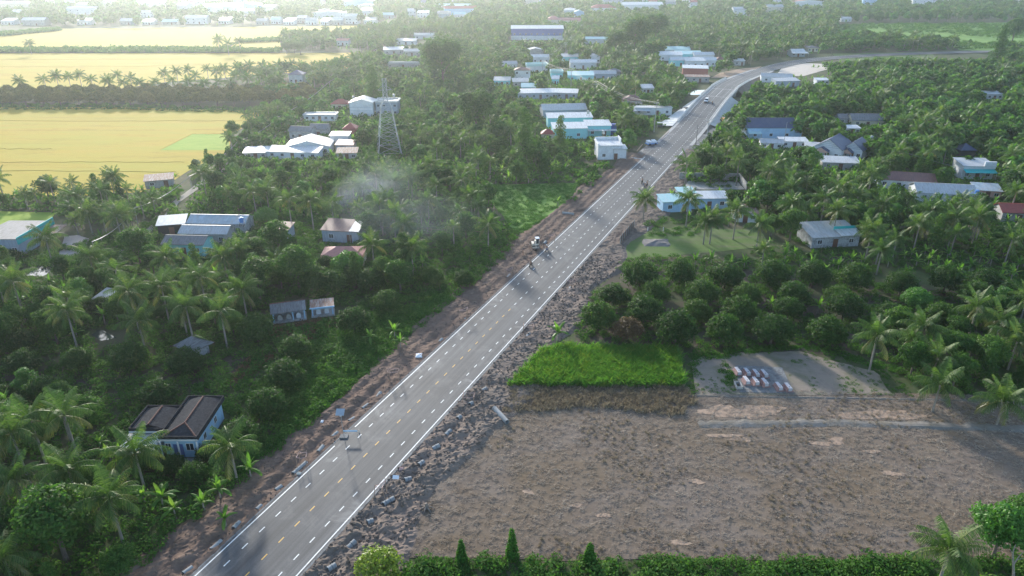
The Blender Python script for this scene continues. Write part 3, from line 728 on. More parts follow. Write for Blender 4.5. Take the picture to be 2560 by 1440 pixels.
# the near house with the dark tiled roof behind a parapet
nh = empty('tiled_house', (-50.4, 81.9, GZ)); tag(nh, 'light blue house with dark tiled hip roof behind a parapet, near left', 'house')
def near_wing(x0, x1, y0, y1, h, hipf, root):
    m_ = MB(); t = .18
    for a in ((x0, y0, x1, y0+t), (x0, y1-t, x1, y1), (x0, y0+t, x0+t, y1-t), (x1-t, y0+t, x1, y1-t)): m_.box(a[0], a[1], -.2, a[2], a[3], h)
    m_.build('wall', 'wall_blue', root)
    e = .45; m_ = MB()                       # gutter ledge and parapet rim
    for a in ((x0-e, y0-e, x1+e, y0-e+.12), (x0-e, y1+e-.12, x1+e, y1+e), (x0-e, y0-e+.12, x0-e+.12, y1+e-.12), (x1+e-.12, y0-e+.12, x1+e, y1+e-.12)): m_.box(a[0], a[1], h-.28, a[2], a[3], h+.5)
    m_.build('parapet', 'tile_dark', root)
    m_ = MB(); m_.box(x0-e+.12, y0-e+.12, h-.22, x1+e-.12, y1+e-.12, h+.02); m_.build('gutter', 'concrete_dark', root)
    m_ = MB(); m_.box(x0-e-.02, y0-e-.04, h-.30, x1+e+.02, y0-e-.004, h-.02); m_.build('fascia', 'wall_white', root)
    zr = h+.85; xm = (x0+x1)/2; a = (x1-x0)/2; z0 = h+.12; m_ = MB(); b = .12
    ra, rb = (xm, y0+(a if hipf else .0), zr), (xm, y1-b-.2, zr)
    A, B, D, E = (x0-b, y0-b, z0), (x1+b, y0-b, z0), (x1+b, y1+b, z0), (x0-b, y1+b, z0)
    if hipf: m_.slab([A, B, ra], .08)
    m_.slab([B, D, rb, ra], .08); m_.slab([E, A, ra, rb], .08); m_.slab([D, E, rb], .08)
    rf = m_.build('roof', 'tile_dark', root)
    def ridge(p, q):
        p, q = Vector(p), Vector(q); n = max(2, int((q-p).length/.42)); cm = MB(); cm.tube((0, 0, 0), (0, 0, .40), .13, .11, 6); me = cm.mesh('ridge_tile', 'tile_ridge')
        rot = (q-p).to_track_quat('Z', 'Y').to_euler()
        for k in range(n): inst('ridge_tile', me, rf, p.lerp(q, k/n)+Vector((0, 0, .05)), rot)
    ridge(ra, rb)
    if hipf: ridge(A, ra); ridge(B, ra)
    # tile courses: rows of real lips across each long slope
    m_ = MB()
    for (lo, hi) in (((B, D), (ra, rb)), ((E, A), (rb, ra))):
        for k in range(1, 7):
            f = k/7; p, q = Vector(lo[0]).lerp(Vector(hi[0]), f), Vector(lo[1]).lerp(Vector(hi[1]), f)
            u_ = Vector((0, 0, .03)); m_.tube(p+u_*.1, q+u_*.1, .022, n=4, cap=False)
    tag(m_.build('tile_course', 'tile_dark', rf), kind='stuff')
near_wing(0.4, 5.1, 0.4, 9.9, 3.5, True, nh)
near_wing(-4.9, -.25, 2.6, 7.6, 3.3, False, nh)
window(nh, 4.0, .4, 1.2, 1.2, 1.3); door(nh, 2.3, .4, 1.4, 2.3, 'door_blue'); window(nh, 0.9, .4, 1.2, .9, 1.3)
window(nh, -2.6, 2.6, 1.0, 1.8, 1.5); door(nh, -4.0, 2.6, .9, 2.2); window(nh, 5.1, 3.0, 1.3, 1.0, 1.1, 'right'); window(nh, 5.1, 7.0, 1.3, 1.0, 1.1, 'right')
m_ = MB(); m_.box(-5.6, -1.6, -.1, -.4, 1.4, .35); m_.box(-.3, -1.2, -.1, 5.6, -.1, .22); m_.build('porch', 'concrete_dark', nh)
m_ = MB(); m_.tube((0, 0, 0), (0, 0, 3.1), .13, n=8); pme = m_.mesh('pillar', 'wall_white')
for x, y in ((.1, -.1), (2.6, -.1), (5.3, -.1), (-5.2, .2), (-.6, .2)): inst('pillar', pme, nh, (x, y, 0))
m_ = MB(); m_.slab([(-5.6, -1.7, 2.3), (-.5, -1.7, 2.3), (-.5, 2.4, 2.7), (-5.6, 2.4, 2.7)], .1); m_.build('porch_roof', 'roof_pale', nh)
for a in (0, 5): FOOT.append((-48, 84+a, 5.2)); FOOT.append((-53, 87, 4.5))
keep_pts([(-56, 84.5, GZ+3), (-45, 82, GZ+3), (-45, 92, GZ+4.5), (-50, 82, GZ)], 82, 0.0, 0.9)

# tomb shelters
def shelter(label, u0, v0, u1, v1, dep, hp, rise, rmat, tombs, wallback):
    a, b = C(u0, v0), C(u1, v1); L = (b-a).length; yaw = math.atan2(b.y-a.y, b.x-a.x)
    r = empty('tomb_shelter', a, yaw); tag(r, label, 'shelter')
    m_ = MB(); m_.tube((0, 0, 0), (0, 0, hp), .13, n=8); me = m_.mesh('post', 'wall_blue')
    for x in ([.15, L*.62, L-.15] if wallback else [.15, L-.15]): inst('post', me, r, (x, .15, 0))
    for x in (.15, L-.15): inst('post', me, r, (x, dep-.15, 0))
    m_ = MB(); m_.box(-.2, -.2, -.3, L+.2, dep+.2, .28); m_.build('floor', 'concrete', r)
    if wallback:
        m_ = MB(); m_.box(0, dep-.2, .28, L, dep-.05, hp-.1); m_.box(0, .5, .28, .12, dep-.2, 1.7); m_.build('wall', 'wall_bluegrey', r)
        m_ = MB(); m_.slab([(-.3, -.55, hp-.1), (L+.3, -.55, hp-.1), (L+.3, dep*.72, hp+rise), (-.3, dep*.72, hp+rise)], .07)
        m_.slab([(-.3, dep*.72, hp+rise), (L+.3, dep*.72, hp+rise), (L+.3, dep+.4, hp+.3), (-.3, dep+.4, hp+.3)], .07)
        rf = m_.build('roof', rmat, r); m_ = MB()
        for k in range(int(L/.22)):
            x = -.28+k*.22+.11; m_.path([(x, -.56, hp-.08), (x, dep*.72, hp+rise+.02)], [.05, .05], 5)
        tag(m_.build('corrugation', rmat, rf), kind='stuff')
        m_ = MB(); m_.path([(-.32, dep*.72, hp+rise+.05), (L+.32, dep*.72, hp+rise+.05)], [.13, .13], 6); m_.build('ridge_cap', 'tile_ridge', rf)
    else:
        m_ = MB(); m_.slab([(-.25, -.3, hp+.12), (L+.25, -.3, hp+.12), (L+.25, dep+.25, hp+.42), (-.25, dep+.25, hp+.42)], .12); m_.build('roof', rmat, r)
        m_ = MB(); m_.box(-.3, -.36, hp-.06, L+.3, -.22, hp+.16); m_.box(.1, .05, hp-.45, L-.1, .2, hp-.32); m_.build('beam', 'wall_blue', r)
        m_ = MB(); m_.box(-.06, .06, hp-.32, .06, .19, hp-.06); me = m_.mesh('bracket', 'wall_blue')
        for k in range(1, 5): inst('bracket', me, r, (L*k/5, 0, 0))
    for tx, tm in tombs:
        t = empty('tomb', a+Vector((math.cos(yaw)*tx-math.sin(yaw)*.8, math.sin(yaw)*tx+math.cos(yaw)*.8, .29)), yaw)
        tag(t, tm[1], 'tomb'); m_ = MB(); m_.box(-.5, 0, 0, .5, 1.7, .35); m_.box(-.42, .1, .35, .42, 1.6, .6); m_.build('slab', tm[0], t)
        m_ = MB(); pts = [(-.42, .0), (.42, .0), (.42, .75), (.25, 1.05), (0, 1.2), (-.25, 1.05), (-.42, .75)]
        i0 = len(m_.v); m_.v += [(x, -.16, z) for x, z in pts]+[(x, -.02, z) for x, z in pts]; n = len(pts)
        m_.f += [list(range(n)), list(range(2*n-1, n-1, -1))]+[[k, n+k, n+(k+1) % n, (k+1) % n] for k in range(n)]; m_.m += [0]*(n+2)
        m_.build('headstone', 'wall_white' if tm[0] != 'concrete' else 'concrete', t)
    keep_pts([(p.x, p.y, z) for p in (a, b) for z in (GZ, GZ+hp+rise)], a.y, 0, 1.0); 
    for f in (.2, .5, .8): FOOT.append((a.lerp(b, f).x, a.lerp(b, f).y+1.5, 2.8))
shelter('blue-posted tomb shelter with ribbed grey roof, larger of the two', 684, 810, 765, 799, 3.0, 2.55, .85, 'roof_grey',
        [(1.3, ('concrete', 'grey tomb at left end of the larger blue shelter')), (3.0, ('concrete', 'grey tomb in the middle of the larger blue shelter')), (4.9, ('tomb_grey', 'white headstone tomb at right end of the larger blue shelter'))], True)
shelter('blue-posted tomb shelter with flat stained slab roof, smaller one', 781, 794, 835, 788, 2.9, 2.1, .3, 'roof_rust',
        [(1.3, ('tomb_grey', 'pale tomb at left inside the smaller blue shelter')), (2.9, ('tomb_grey', 'pale tomb at right inside the smaller blue shelter'))], False)
# leaning shack with mossy roof
a = C(470, 893); sh = empty('shack', a, math.radians(-32)); tag(sh, 'small grey shack with mossy hipped roof among the shrubs', 'shack')
m_ = MB(); m_.box(-1.9, 0, -.1, 1.9, 3.2, 2.0); m_.build('wall', 'wall_old', sh)
rf = roof_mesh('hip', 3.8, 3.2, 2.05, 1.5, .75).build('roof', 'roof_grey', sh)
m_ = MB(); m_.slab([(-1.2, 3.5, 2.45), (2.3, 3.5, 2.35), (.9, 1.9, 3.5), (-.4, 1.9, 3.5)][::-1], .1); m_.v = [(x, y, z+.10) for x, y, z in m_.v]; m_.build('moss_cover', 'moss', rf)
awning(sh, 1.0, 2.6, -1.5, .1, 1.2, 1.6, 'roof_pale', name='lean_to'); door(sh, -.6, 0, .9, 1.7, 'painted_shade')
FOOT.append((a.x, a.y+1.5, 3.5)); keep_pts([(a.x-3, a.y, 0), (a.x+3, a.y+3, 3.4)], a.y, 0, 1)

H = house
# left edge compound
r = H('teal_fascia_house', 'long grey-roofed building with bright teal fascia beside green paddy', 'building', 0, 0, 11, 14, 4.0, 'shedb', 'roof_grey', 'wall_bluegrey', .5, pos=(-124.6, 158.6), wins=3, low=.8)
m_ = MB(); m_.box(5.55, -.4, 3.1, 5.75, 14.4, 4.9); m_.build('fascia', 'trim_teal', r); awning(r, 5.8, 9.2, 8, 14, 2.6, 3.0, 'roof_rust')
awning(r, -6, 1, -4.2, -.05, 2.2, 3.0, 'roof_blueworn', name='lean_to')
# compound with worn roofs
r = H('worn_roof_house', 'wide worn shed with patched pale and blue roof in left compound', 'house', 545, 588, 15, 6, 3.4, 'gx', 'roof_blueworn', 'wall_old', 1.2, -3, wins=3)
r = H('lean_shed', 'open shed with faded blue sheet roof left of worn compound', 'shed', 432, 588, 6.5, 5, 3.0, 'shed', 'roof_blueworn', 'painted_shade', .9, 14, wins=0)  # solid walls, interior shade put into their colour
r = H('worn_house', 'middle worn house with pale corrugated roof in left compound', 'house', 512, 612, 12, 5, 3.2, 'gx', 'roof_pale', 'wall_grey', 1.1, -3, wins=3, low=.45)
r = H('dark_roof_house', 'dark grey roofed house at front of left compound', 'house', 462, 640, 10, 5.5, 3.2, 'gx', 'roof_grey', 'wall_cyan', 1.1, -4, wins=2, low=.7)
r = H('blue_lean_house', 'small house with brown striped roof right of worn compound', 'house', 690, 606, 6, 5, 3, 'shed', 'roof_brown', 'wall_bluegrey', .8, -8)
r = H('brown_roof_shed', 'blue-grey metal shed with brown roof beside the smoke', 'shed', 852, 606, 9.6, 5.5, 3.2, 'shed', 'roof_brown', 'wall_bluegrey', 1.1, -9, wins=1, low=.9, mx=0)
awning(r, 2.6, 5.2, -.5, 5.4, 3.36, 4.42, 'roof_white', name='roof_sheet')
H('salmon_roof_house', 'salmon red hip roofed house below the metal shed', 'house', 858, 668, 9.5, 6, 2.8, 'hip', 'roof_salmon', 'wall_cream', 1.3, 3, wins=2, low=.5)
H('hidden_house', 'small pale roofed hut half hidden among left palms', 'hut', 255, 775, 3, 3.5, 2.4, 'shed', 'roof_pale', 'wall_white', .8, -20, low=.2)
H('field_shed', 'low shed with brown and grey roof at rice field corner', 'shed', 400, 470, 8, 5, 2.6, 'shed', 'roof_rust', 'wall_grey', .7, 20, wins=1, low=.9)
# white roofs by the pylon
r = H('white_roof_hall', 'white gabled hall largest among roofs left of the pylon', 'building', 770, 388, 16, 11, 3.2, 'gy', 'roof_pale', 'wall_white', 2.1, 4, wins=4)
H('long_white_shed', 'long low white roofed shed in front of gabled hall', 'shed', 732, 398, 19, 5, 2.7, 'shed', 'roof_white', 'wall_white', .9, -7, wins=4, low=.8)
H('white_annex', 'low white roofed annex at left end of long shed', 'shed', 640, 398, 8, 6, 2.5, 'shed', 'roof_white', 'wall_grey', .7, 8, low=.8)
H('white_flat_house', 'pale flat house behind the gabled white hall', 'house', 850, 366, 7, 5, 4.2, 'shed', 'roof_white', 'wall_white', .5, 0, low=.9)
H('rust_patch_shed', 'shed with rust and white striped roof left of pylon foot', 'shed', 868, 400, 7, 5, 2.6, 'shed', 'roof_rust', 'wall_grey', .8, 5, low=.8)
H('faded_red_house', 'house with faded red sheet roof beside striped shed', 'house', 862, 382, 6.5, 5, 3, 'shed', 'roof_salmon', 'wall_grey', .8, -4, low=.8)
H('old_grey_house', 'weathered grey house with dark windows near bent path', 'house', 752, 350, 9, 5.5, 3.6, 'gx', 'roof_grey', 'wall_old', 1.3, -8, wins=2, low=.95, mx=0)
H('old_grey_annex', 'weathered house with plain grey roof, right neighbour of old house', 'house', 797, 343, 7, 6, 3.4, 'gx', 'roof_grey', 'wall_old', 1.4, -4, wins=0)
H('white_wall_house', 'low white flat house with glass front beside path', 'house', 800, 303, 14, 5, 2.6, 'flat', 'roof_white', 'wall_white', .5, 0, wins=4, low=1, mx=0)
r = H('two_storey_house', 'pale blue two-storey house with white gable roof behind pylon', 'house', 905, 293, 10.5, 9, 6.6, 'gy', 'roof_white', 'wall_white', 1.5, 0, wins=0, doors=0, low=.9, mx=0)
for z in (2.8, 4.4):
    m_ = MB(); m_.box(-5.3, -.04, z, 5.3, -.001, z+.18); m_.build('band', 'wall_bluegrey', r)
r = H('two_storey_wing', 'recessed right wing of pale two-storey house behind pylon', 'house', 968, 290, 10, 8, 6.2, 'flat', 'roof_white', 'wall_bluegrey', .6, 0, wins=3, low=.9)
H('red_hip_house', 'small red hip roofed house left of two-storey house', 'house', 850, 276, 8, 6, 3, 'hip', 'roof_red', 'wall_cream', 1.9, 0)
H('red_pavilion', 'red tiled pavilion among bananas left of the pylon', 'pavilion', 875, 340, 5, 5, 3.0, 'hip', 'roof_red', 'wall_red', 1.9, 0, wins=0, low=.9)
H('navy_hip_house', 'white house with navy hip roof at rice field edge', 'house', 741, 209, 8, 8, 5, 'hip', 'roof_navy', 'wall_white', 2.2, 0, wins=2, low=.9, mx=0)
# houses on the left bank of the road
r = H('white_long_house', 'long white-roofed house with red back roof near power poles', 'house', 1343, 248, 21, 7, 3.2, 'shed', 'roof_white', 'wall_bluegrey', 1.0, 7, wins=5, low=.9)
m_ = MB(); m_.slab([(-10.7, 7.4, 4.15), (10.7, 7.4, 4.15), (10.7, 11.5, 3.6), (-10.7, 11.5, 3.6)], .1); m_.build('back_roof', 'roof_red', r)
H('white_long_house_wing', 'pale wing at right end of long white-roofed house', 'house', 1416, 247, 11, 7, 3.0, 'shed', 'roof_white', 'wall_bluegrey', 1.0, -8, low=.9)
H('metal_shed', 'long blue-grey metal shed with pale gable roof behind cyan house', 'shed', 1412, 294, 20, 10, 3.6, 'gx', 'roof_pale', 'wall_bluegrey', 1.7, 7, wins=4, low=.95, mx=0, frame='wall_bluegrey')
H('cyan_back_house', 'back half of cyan house with white roof', 'house', 1425, 320, 19, 6, 4.4, 'shed', 'roof_white', 'wall_cyan', 1.0, 5, wins=0, doors=0, low=.9, mx=0)
r = H('cyan_house', 'bright cyan house with white roofs, front block', 'house', 1425, 347, 13.5, 7, 4.2, 'shed', 'roof_white', 'wall_cyan', 1.0, 4, wins=2, doors=0, low=.95, mx=0)
r = H('cyan_right_house', 'cyan house block at right with blue water tank screen', 'house', 1496, 341, 10, 7, 4.4, 'shed', 'roof_white', 'wall_cyan', .9, 4, wins=1, low=.95, mx=0)
m_ = MB(); m_.box(5.2, 1, 0, 7.4, 3, 4.6); m_.build('tank_screen', 'wall_royal', r); awning(r, -4.6, 7.2, -2.2, -.06, 2.7, 2.9, 'roof_white')
H('red_tile_hut', 'small red tiled hut left of cyan house', 'hut', 1370, 350, 5, 4, 2.4, 'hip', 'roof_red', 'wall_cream', 1.6, 0, wins=0)
r = H('white_tower_house', 'white two-storey house nearest the road on its left side', 'house', 1524, 399, 8.6, 8, 5.2, 'shed', 'roof_white', 'wall_white', .4, 3, wins=1, low=1, mx=0)
m_ = MB(); m_.box(-4.3, 7.6, 5.2, 4.3, 8.1, 6.4); m_.box(-4.4, -.1, 4.9, -4.1, 8, 5.9); m_.box(4.1, 3, 5.1, 4.4, 8, 6.9); m_.build('parapet', 'wall_white', r)
awning(r, 1.0, 6.2, -.6, 4.6, 4.0, 4.4, 'roof_white', name='side_roof'); m_ = MB(); m_.box(1.2, -.02, 0, 5.9, 4.5, 3.9); m_.build('side_room', 'wall_white', r)
r = H('white_row_house', 'white walled row house left of the concrete slope', 'house', 1632, 288, 17, 6, 3.2, 'shedb', 'roof_pale', 'wall_white', .3, -4, wins=3, low=.95)
awning(r, -9, -1.5, -3.2, -.06, 2.4, 2.8, 'roof_blueworn'); 
H('red_hip_cottage', 'cottage with dull red hip roof behind white row house', 'house', 1582, 268, 9, 7, 3.2, 'hip', 'roof_brown', 'wall_grey', 2.2, 0)
H('red_warehouse', 'dark red walled warehouse with white roof left of bridge', 'warehouse', 1737, 190, 15, 8, 4.6, 'shed', 'roof_white', 'wall_red', .9, -10, wins=0, doors=0, low=.95, mx=0)
H('grey_workshop', 'grey block workshop in front of red warehouse', 'workshop', 1742, 206, 14, 5, 3.2, 'shed', 'roof_rust', 'wall_grey', .5, -6, wins=3, low=.9)
for i, (u, v, w, rm, wm, lab) in enumerate([(1676, 152, 16, 'roof_white', 'wall_white', 'leftmost white roof in pale cluster above red warehouse'), (1702, 166, 14, 'roof_white', 'wall_cyan', 'lower left pale cyan house in cluster above warehouse'),
        (1738, 168, 13, 'roof_white', 'wall_white', 'lower middle white house in cluster above warehouse'), (1768, 166, 11, 'roof_white', 'wall_white', 'lower right white house in cluster above warehouse'),
        (1722, 150, 18, 'roof_aqua', 'wall_cyan', 'aqua roofed house at middle of pale cluster by bend'), (1760, 152, 14, 'roof_white', 'wall_white', 'upper right white house of pale cluster by bend'),
        (1690, 138, 20, 'roof_aqua', 'wall_white', 'topmost aqua roofed house of pale cluster by bend')]):
    H('pale_house', lab, 'house', u, v, w, 8, 4.0, 'gx' if i % 2 else 'shed', rm, wm, 1.5, -6+4*(i % 3), wins=2, low=.8)
H('red_gazebo', 'small dark red roofed gazebo by the road bend', 'gazebo', 1802, 160, 7, 6, 2.8, 'hip', 'roof_brown', 'wall_cream', 1.8, 0, wins=0)
H('roadside_shed', 'little white roofed shed by the road bend', 'shed', 1848, 164, 7, 6, 3.2, 'shed', 'roof_white', 'wall_grey', .8, 0, wins=1, low=.9)
r = H('roadside_shop', 'open-fronted roadside shop with white awning past the bend', 'shop', 1995, 142, 10, 8, 3.6, 'gx', 'roof_white', 'wall_bluegrey', 1.5, 4, wins=2, low=.9)
awning(r, -6, 6, -4, -.06, 2.9, 3.5, 'roof_white')
H('grey_shop', 'small grey roofed shop right of the open-fronted shop', 'shop', 2032, 130, 8, 7, 3.2, 'hip', 'roof_grey', 'wall_cream', 1.2, 0)
H('long_grey_shed', 'long pale metal shed right of the bridge', 'shed', 1940, 207, 17, 8, 3.4, 'gx', 'roof_pale', 'wall_white', 1.4, -14, wins=2, low=.9)
H('near_grey_shed', 'pale metal shed in front of long shed right of bridge', 'shed', 1968, 217, 14, 6, 3.2, 'shed', 'roof_pale', 'wall_bluegrey', .9, 8, wins=1, low=.9)
H('white_box_store', 'little white store with blue roof right of long shed', 'store', 2056, 212, 7, 5, 2.6, 'shed', 'roof_white', 'wall_white', .6, 0)
for i, (u, v, w, d, h, rf_, rm, wm, lab) in enumerate([
        (1343, 184, 13, 6, 4.6, 'flat', 'roof_aqua', 'wall_white', 'pale aqua walled house beside the pole line bend'), (1305, 203, 9, 7, 6.2, 'hip', 'roof_brown', 'wall_white', 'two-storey white house with brown hip roof left of pole line'),
        (1352, 158, 12, 8, 4, 'gx', 'roof_white', 'wall_white', 'white gabled house left of the pole line, middle'), (1338, 143, 12, 8, 5, 'gy', 'roof_white', 'wall_grey', 'white temple-like gable left of the pole line'),
        (1305, 218, 10, 5, 3, 'shed', 'roof_pale', 'wall_grey', 'low pale roofed house below two-storey white house'), (1322, 232, 8, 5, 3, 'shed', 'roof_aqua', 'wall_cyan', 'aqua roofed hut behind the long white house'),
        (1424, 155, 12, 6, 3.5, 'shed', 'roof_pale', 'wall_cyan', 'pale house right of the pole line, upper'), (1458, 172, 17, 9, 4, 'gx', 'roof_white', 'wall_white', 'broad white roofed house right of the pole line'),
        (1487, 158, 7, 6, 4.5, 'gy', 'roof_white', 'wall_white', 'narrow white gabled house right of the pole line'), (1392, 197, 7, 6, 3.4, 'flat', 'roof_aqua', 'wall_cyan', 'cyan flat house below the broad white roof'),
        (1452, 203, 15, 7, 3.4, 'shed', 'roof_aqua', 'wall_cyan', 'long cyan house between the power poles'), (1508, 200, 15, 7, 3.6, 'gx', 'roof_pale', 'wall_bluegrey', 'grey roofed house behind lone palm near poles'),
        (1536, 196, 7, 6, 4.0, 'hip', 'roof_grey', 'wall_grey', 'small grey hip roofed house near power poles'), (1388, 213, 4, 4, 3.4, 'shed', 'roof_white', 'wall_cyan', 'tiny cyan hut with white roof by pole line'),
        (1490, 110, 22, 10, 4, 'gx', 'roof_aqua', 'wall_white', 'pale aqua roofs below the tall green trees'), (1620, 235, 6, 5, 3, 'shed', 'roof_white', 'wall_white', 'small white kiosk left of bridge embankment')]):
    H('village_house', lab, 'house', u, v, w, d, h, rf_, rm, wm, 1.4, rnd.uniform(-6, 8), wins=2, low=.85)
r = H('blue_warehouse', 'long royal blue warehouse with white base and roof edge', 'warehouse', 1343, 100, 46, 20, 9.5, 'gx', 'roof_white', 'wall_royal', 2.0, 0, wins=0, doors=0, low=1.0, mx=0)
m_ = MB(); m_.box(-23.05, -.06, -.1, 23.05, -.004, 3.6); m_.build('base_wall', 'wall_white', r)
for k in range(9): window(r, -20+5*k, -.0, 4.2, 1.6, 1.4)
H('salmon_villa', 'salmon hip roofed villa beyond the blue warehouse', 'house', 1384, 64, 15, 12, 6, 'hip', 'roof_salmon', 'wall_cream', 3.5, 0, wins=2)
H('salmon_row', 'long salmon roofed row house right of the villa', 'house', 1424, 62, 24, 10, 4.5, 'gx', 'roof_salmon', 'wall_cream', 2.4, 0, wins=4)
H('blue_tower_house', 'pale blue tall house beyond the salmon row', 'house', 1447, 48, 12, 10, 8, 'gy', 'roof_aqua', 'wall_blue', 2, 0)
H('red_roof_hall', 'broad dull red roof near the white factory', 'hall', 1508, 32, 34, 18, 6, 'hip', 'roof_red', 'wall_white', 4, 0, wins=3)
H('white_factory', 'large white hazy factory hall at top of picture', 'factory', 1605, 30, 56, 24, 9, 'gx', 'roof_white', 'wall_white', 3, 0, wins=5)
# right side
r = H('navy_roof_house', 'long light blue house with navy tile roof right of approach', 'house', 1926, 347, 19, 8, 4.6, 'gx', 'roof_navy', 'wall_blue', 2.9, 0, wins=3, doors=0, low=1.0, mx=0)
awning(r, -19, -9.8, 0.5, 5.5, 2.7, 3.2, 'roof_white'); awning(r, -9.6, -4.5, -2.6, -.06, 2.6, 3.0, 'roof_aqua', name='lean_to')
m_ = MB(); m_.slab([(9.9, -.3, 3.0), (12.6, -.3, 2.4), (12.6, 6, 2.4), (9.9, 6, 3.0)], .1); m_.build('side_roof', 'roof_pale', r); m_ = MB(); m_.box(9.55, 0, -.1, 12.2, 5.6, 2.3); m_.build('side_room', 'wall_blue', r)
H('white_yard_house', 'low white flat house in front of navy-roofed house', 'house', 1928, 374, 8, 5, 2.6, 'gx', 'roof_pale', 'wall_white', .9, -10, low=.9)
H('white_yard_shed', 'white flat shed beside low house below navy roof', 'shed', 1985, 370, 10, 5, 2.6, 'shed', 'roof_white', 'wall_white', .5, -3, low=.9)
def gable_villa(label, u, v, zap, w, d, h, rise, yaw):
    a = C(u, v, zap); r = H('gable_villa', label, 'house', 0, 0, w, d, h, 'gy', 'roof_navy', 'wall_white', rise, yaw, pos=(a.x, a.y), wins=2, low=.85, mx=.05)
    for k in range(4):
        z = h+.15+k*rise*.2; hw = (w/2)*(1-(z-h)/rise)*.86
        m_ = MB(); m_.box(-hw, -.05, z, hw, -.004, z+.14); m_.build('batten', 'wall_bluegrey', r)
    m_ = MB(); x0 = -w*.42
    m_.slab([(x0-.3, -2.4, h-1.0), (x0+w*.24, -2.4, h+.35), (x0+w*.24, -.02, h+.35), (x0-.3, -.02, h-1.0)], .1); m_.slab([(x0+w*.24, -2.4, h+.35), (x0+w*.48+.3, -2.4, h-1.0), (x0+w*.48+.3, -.02, h-1.0), (x0+w*.24, -.02, h+.35)], .1)
    m_.build('porch_roof', 'roof_navy', r); m_ = MB(); m_.face([(x0, -2.2, h-1.1), (x0+w*.48, -2.2, h-1.1), (x0+w*.24, -2.2, h+.1)]); m_.box(x0, -2.25, h-1.5, x0+w*.48, -2.0, h-1.1); m_.build('porch_gable', 'wall_salmon', r)
    m_ = MB(); m_.tube((0, 0, 0), (0, 0, h-1.4), .15, n=8); me = m_.mesh('pillar', 'wall_white')
    for x in (x0+.1, x0+w*.48-.1): inst('pillar', me, r, (x, -2.1, 0))
gable_villa('larger white villa with navy gable roof and striped gable', 2075, 346, 7.0, 9.5, 12.5, 4.0, 3.2, -40)
gable_villa('smaller white villa with navy gable roof, right neighbour', 2136, 352, 6.2, 6.8, 9.5, 3.6, 2.6, -40)
H('white_side_annex', 'white flat annex left of larger navy gable villa', 'house', 2035, 385, 7, 5, 2.8, 'shed', 'roof_pale', 'wall_white', .5, -20)
H('grey_thatch_house', 'dark grey roofed old house among trees on right', 'house', 2168, 318, 13, 8, 3.0, 'gx', 'roof_grey', 'wall_cream', 2.0, -5, wins=2, low=.8)
H('grey_thatch_annex', 'grey roofed annex left of the old house on right', 'house', 2122, 312, 9, 6, 2.8, 'gx', 'roof_grey', 'wall_old', 1.3, -4)
H('navy_pavilion', 'navy pyramid roofed pavilion on the right', 'pavilion', 2417, 393, 5.4, 5.4, 2.6, 'hip', 'roof_navy', 'painted_shade', 2.0, 0, wins=0, doors=0, low=.9)
r = H('teal_awning_house', 'house with pale roof and teal awning below pavilion', 'house', 2440, 448, 9.8, 7, 4.4, 'shed', 'roof_pale', 'wall_white', .9, -4, wins=2, low=1, mx=0)
awning(r, -4.9, 4.9, -2.3, -.06, 2.7, 3.4, 'trim_teal')
m_ = MB(); m_.box(1.4, -.3, 3.7, 4.95, .3, 5.9); m_.build('parapet', 'wall_white', r)
H('brown_roof_house', 'long brown sheet roofed house on the right slope', 'house', 2262, 474, 16.5, 7.5, 3.0, 'gx', 'roof_brown', 'wall_white', 1.6, -13, wins=3, low=.75)
H('pale_roof_house', 'broad pale roofed house below brown roofed one', 'house', 2362, 508, 16, 8, 3.0, 'gx', 'roof_pale', 'wall_white', 1.8, -10, wins=3, low=.6)
H('blue_tarp_hut', 'hut with faded blue roof right of broad pale roof', 'hut', 2466, 497, 7, 5, 2.6, 'shed', 'roof_blueworn', 'wall_salmon', .9, -15, low=.7)
r = H('white_sheet_house', 'white sheet roofed house with teal trim among right palms', 'house', 2086, 618, 12.5, 7.5, 2.9, 'shed', 'roof_pale', 'wall_old', 1.3, 7, wins=2, low=.95, mx=0)
m_ = MB(); m_.slab([(1.0, -.5, 3.15), (6.8, -.5, 3.2), (6.8, 3, 3.72), (1.0, 3, 3.68)], .06); m_.build('roof_sheet', 'roof_white', r); m_ = MB(); m_.box(.8, 3.0, 3.4, 6.8, 3.15, 4.35); m_.build('trim', 'trim_teal', r)
H('rust_red_house', 'rusty red roofed house at the right edge', 'house', 2545, 556, 9, 6, 2.9, 'gx', 'roof_red', 'wall_grey', 1.5, -8, low=.7)
r = H('aqua_roof_house', 'aqua roofed house with open porch near road, right side', 'house', 1692, 530, 8.6, 5, 3.2, 'shed', 'roof_aqua', 'wall_blue', .7, 8, wins=1, low=.95, mx=0)
H('aqua_tower_room', 'raised aqua roofed room behind the roadside palm', 'house', 1716, 520, 4.5, 4, 4.6, 'shed', 'roof_aqua', 'wall_bluegrey', .5, 8, wins=0, doors=0, low=.9)
H('aqua_back_house', 'blue walled back house with white roof among roadside palms', 'house', 1772, 522, 11, 5, 3.2, 'shed', 'roof_white', 'wall_blue', .6, 2, wins=2, low=.9)
H('rust_corner_house', 'small white house with rusty roof behind grass lot', 'house', 1862, 556, 6, 5, 2.8, 'shed', 'roof_rust', 'wall_white', .8, -6, low=.9)
H('flat_grey_house', 'flat grey roofs below the navy gable villas', 'house', 2100, 425, 12, 6, 2.6, 'shed', 'roof_pale', 'wall_grey', .7, -8, low=.8)
H('small_white_roof', 'small white roofed hut behind navy gable villas', 'hut', 2130, 335, 6, 4, 2.4, 'shed', 'roof_white', 'wall_white', .5, 0)
H('hill_white_hut', 'white hut with porch among trees at far right', 'hut', 2485, 250, 8, 6, 3, 'shed', 'roof_white', 'wall_white', .6, 0, low=.9)
